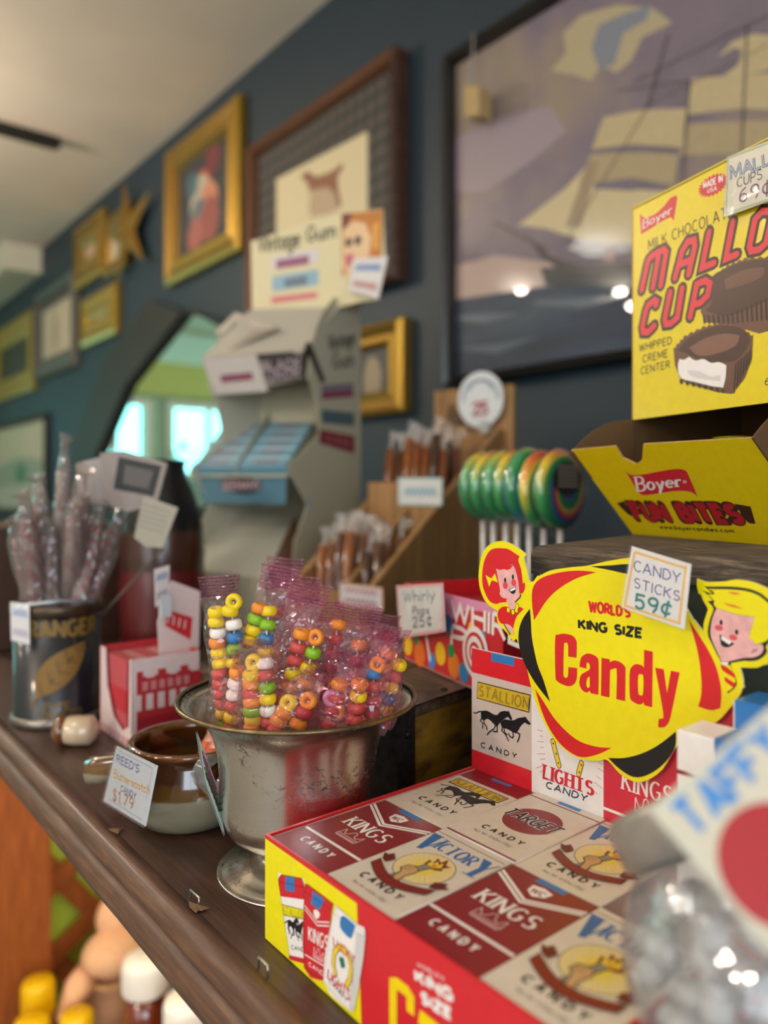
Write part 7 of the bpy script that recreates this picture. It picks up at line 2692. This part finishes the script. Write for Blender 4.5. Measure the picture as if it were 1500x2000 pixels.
# ---------------------------------------------------------------- taffy jar, right in front of the lens
JD = .178
jc = at(1512, 1890, d=JD)
jr = 285 / F * JD
JG, nt, bs, out = newmat('thick_jar_glass')
gl = nd(nt, 'ShaderNodeBsdfGlossy')
gl.inputs['Roughness'].default_value = .08
gl.inputs[0].default_value = (.9, .92, .95, 1)
tr2 = nd(nt, 'ShaderNodeBsdfTransparent')
tr2.inputs[0].default_value = (.86, .88, .9, 1)
bb2 = nd(nt, 'ShaderNodeBump')
bb2.inputs['Strength'].default_value = .5
bb2.inputs['Distance'].default_value = .004
nt.links.new(noise(nt, coords(nt), 70, 2), bb2.inputs['Height'])
nt.links.new(bb2.outputs[0], gl.inputs['Normal'])
ad2 = sheen(nt, bb2.outputs[0], .12)
mx2 = nd(nt, 'ShaderNodeMixShader')
nt.links.new(ad2.outputs[0], mx2.inputs[0])
hz2 = nd(nt, 'ShaderNodeBsdfDiffuse')
hz2.inputs[0].default_value = (.62, .62, .64, 1)
mh2 = nd(nt, 'ShaderNodeMixShader')
mh2.inputs[0].default_value = .22
nt.links.new(tr2.outputs[0], mh2.inputs[1])
nt.links.new(hz2.outputs[0], mh2.inputs[2])
nt.links.new(mh2.outputs[0], mx2.inputs[1])
nt.links.new(gl.outputs[0], mx2.inputs[2])
nt.links.new(mx2.outputs[0], out.inputs['Surface'])
jt = thing('taffy_jar', 'tilted round glass jar of white wrapped taffy in the right foreground', 'jar', Vector((jc.x, jc.y, ZS)))
jax = (-RT * .30 + UP * .88 + FW * .60).normalized()
prof = []
for k in range(25):
    th = PI - (PI - math.radians(36)) * k / 24
    prof.append((max(.0005, jr * math.sin(th)), jr * math.cos(th)))
MB().lathe(prof, jc, JG, 64, axis=jax).build('glass_body', jt)
rl = jr * math.sin(math.radians(36))
hl = jr * math.cos(math.radians(36))
LIDM = K('9a928a', .35, .35, .3, .1)
MB().lathe([(rl, hl - .001), (rl + .0035, hl), (rl + .0040, hl + .010), (rl + .002, hl + .012), (.001, hl + .0125)], jc, LIDM, 64, axis=jax).build('lid', jt)
# foot ring that lets the jar sit tilted
MB().lathe([(jr * .55, 0), (jr * .62, .002), (jr * .56, jc.z - ZS - jr * .80), (jr * .50, jc.z - ZS - jr * .80), (jr * .48, 0)], (jc.x, jc.y, ZS + .0003), JG, 48).build('foot_ring', jt)
TW = K('dcd8d4', .35, 0, .8, .05)
pos = []
tries = 0
while len(pos) < 70 and tries < 9000:
    tries += 1
    v_ = Vector((rnd.uniform(-1, 1), rnd.uniform(-1, 1), rnd.uniform(-1, 1)))
    if v_.length > 1 or v_.length < .35:
        continue
    p = jc + v_ * (jr - .0062)
    if (p - jc).dot(jax) > hl - .008:
        continue
    if all((p - q).length > .0098 for q in pos):
        pos.append(p)
pos.sort(key=lambda p: -p.z)
for i, p in enumerate(pos):
    t = thing('taffy_piece', 'white wax paper wrapped taffy inside the round glass jar', 'candy', p, 0, 'wrapped taffy pieces in the glass jar')
    d = Vector((rnd.uniform(-1, 1), rnd.uniform(-1, 1), rnd.uniform(-1, 1))).normalized()
    MB().tube([p - d * .0048, p - d * .0030, p - d * .0026, p + d * .0026, p + d * .0030, p + d * .0048], [.0034, .0012, .0036, .0036, .0012, .0034], TW, 9).build('wrapper', t)
# card taped to the jar
CA, CB = at(1268, 1582, d=.150), at(1520, 1366, d=.149)
CD_ = at(1440, 1822, d=.137)
cu2 = (CB - CA)
cn = cu2.cross(CD_ - CA).normalized()
if cn.dot(CA) > 0:
    cn = -cn
uax = cu2.normalized()
vax = cn.cross(uax).normalized()
TPl = Plane(CA, uax, vax)
WL = cu2.length * 1.25
HL = abs((CD_ - CA).dot(vax)) * 1.25
tc_ = thing('taffy_card', 'cream card lettered TAFFY with a big red disc, fixed on the glass jar', 'card', CD_)
CRMC = K('c8c2ae', .5)
m = MB().slab(TPl, [(0, 0), (WL, 0), (WL, -HL), (0, -HL)], -.0008, 0, CRMC)
a = Art(m, TPl, 8e-5)
a.line([(.0012, -.0012), (WL, -.0012)], .0004, K('c4d0c0', .6), 1)
a.line([(.0012, -.0012), (.0012, -HL)], .0004, K('c4d0c0', .6), 1)
BL2 = K('3f84c8', .5)
qT, qY = TPl.uv(1318, 1600), TPl.uv(1500, 1436)
fy = []
for ch, (px, py) in zip('TAFFY', ((1352, 1598), (1395, 1560), (1432, 1528), (1464, 1492), (1500, 1456))):
    q = TPl.uv(px, py)
    a.stext(ch, q[0] - .0017, q[1] - .0026, .0036, .0060, .0015, BL2, 2, 'flat', 0)
q = TPl.uv(1525, 1690)
qr = TPl.uv(1402, 1690)
a.ell(q[0], q[1], math.hypot(q[0] - qr[0], q[1] - qr[1]), math.hypot(q[0] - qr[0], q[1] - qr[1]), K('a41a24', .4), 1, 60)
m.build('printed_card', tc_)
bpt = TPl.P(WL * .3, -HL * .4, -.001)
tj = (jc + (bpt - jc).normalized() * (jr + .0001))
MB().tube([bpt, bpt.lerp(tj, .5), tj], .002, K('c9ccc8', .3), 8).build('tape', tc_)
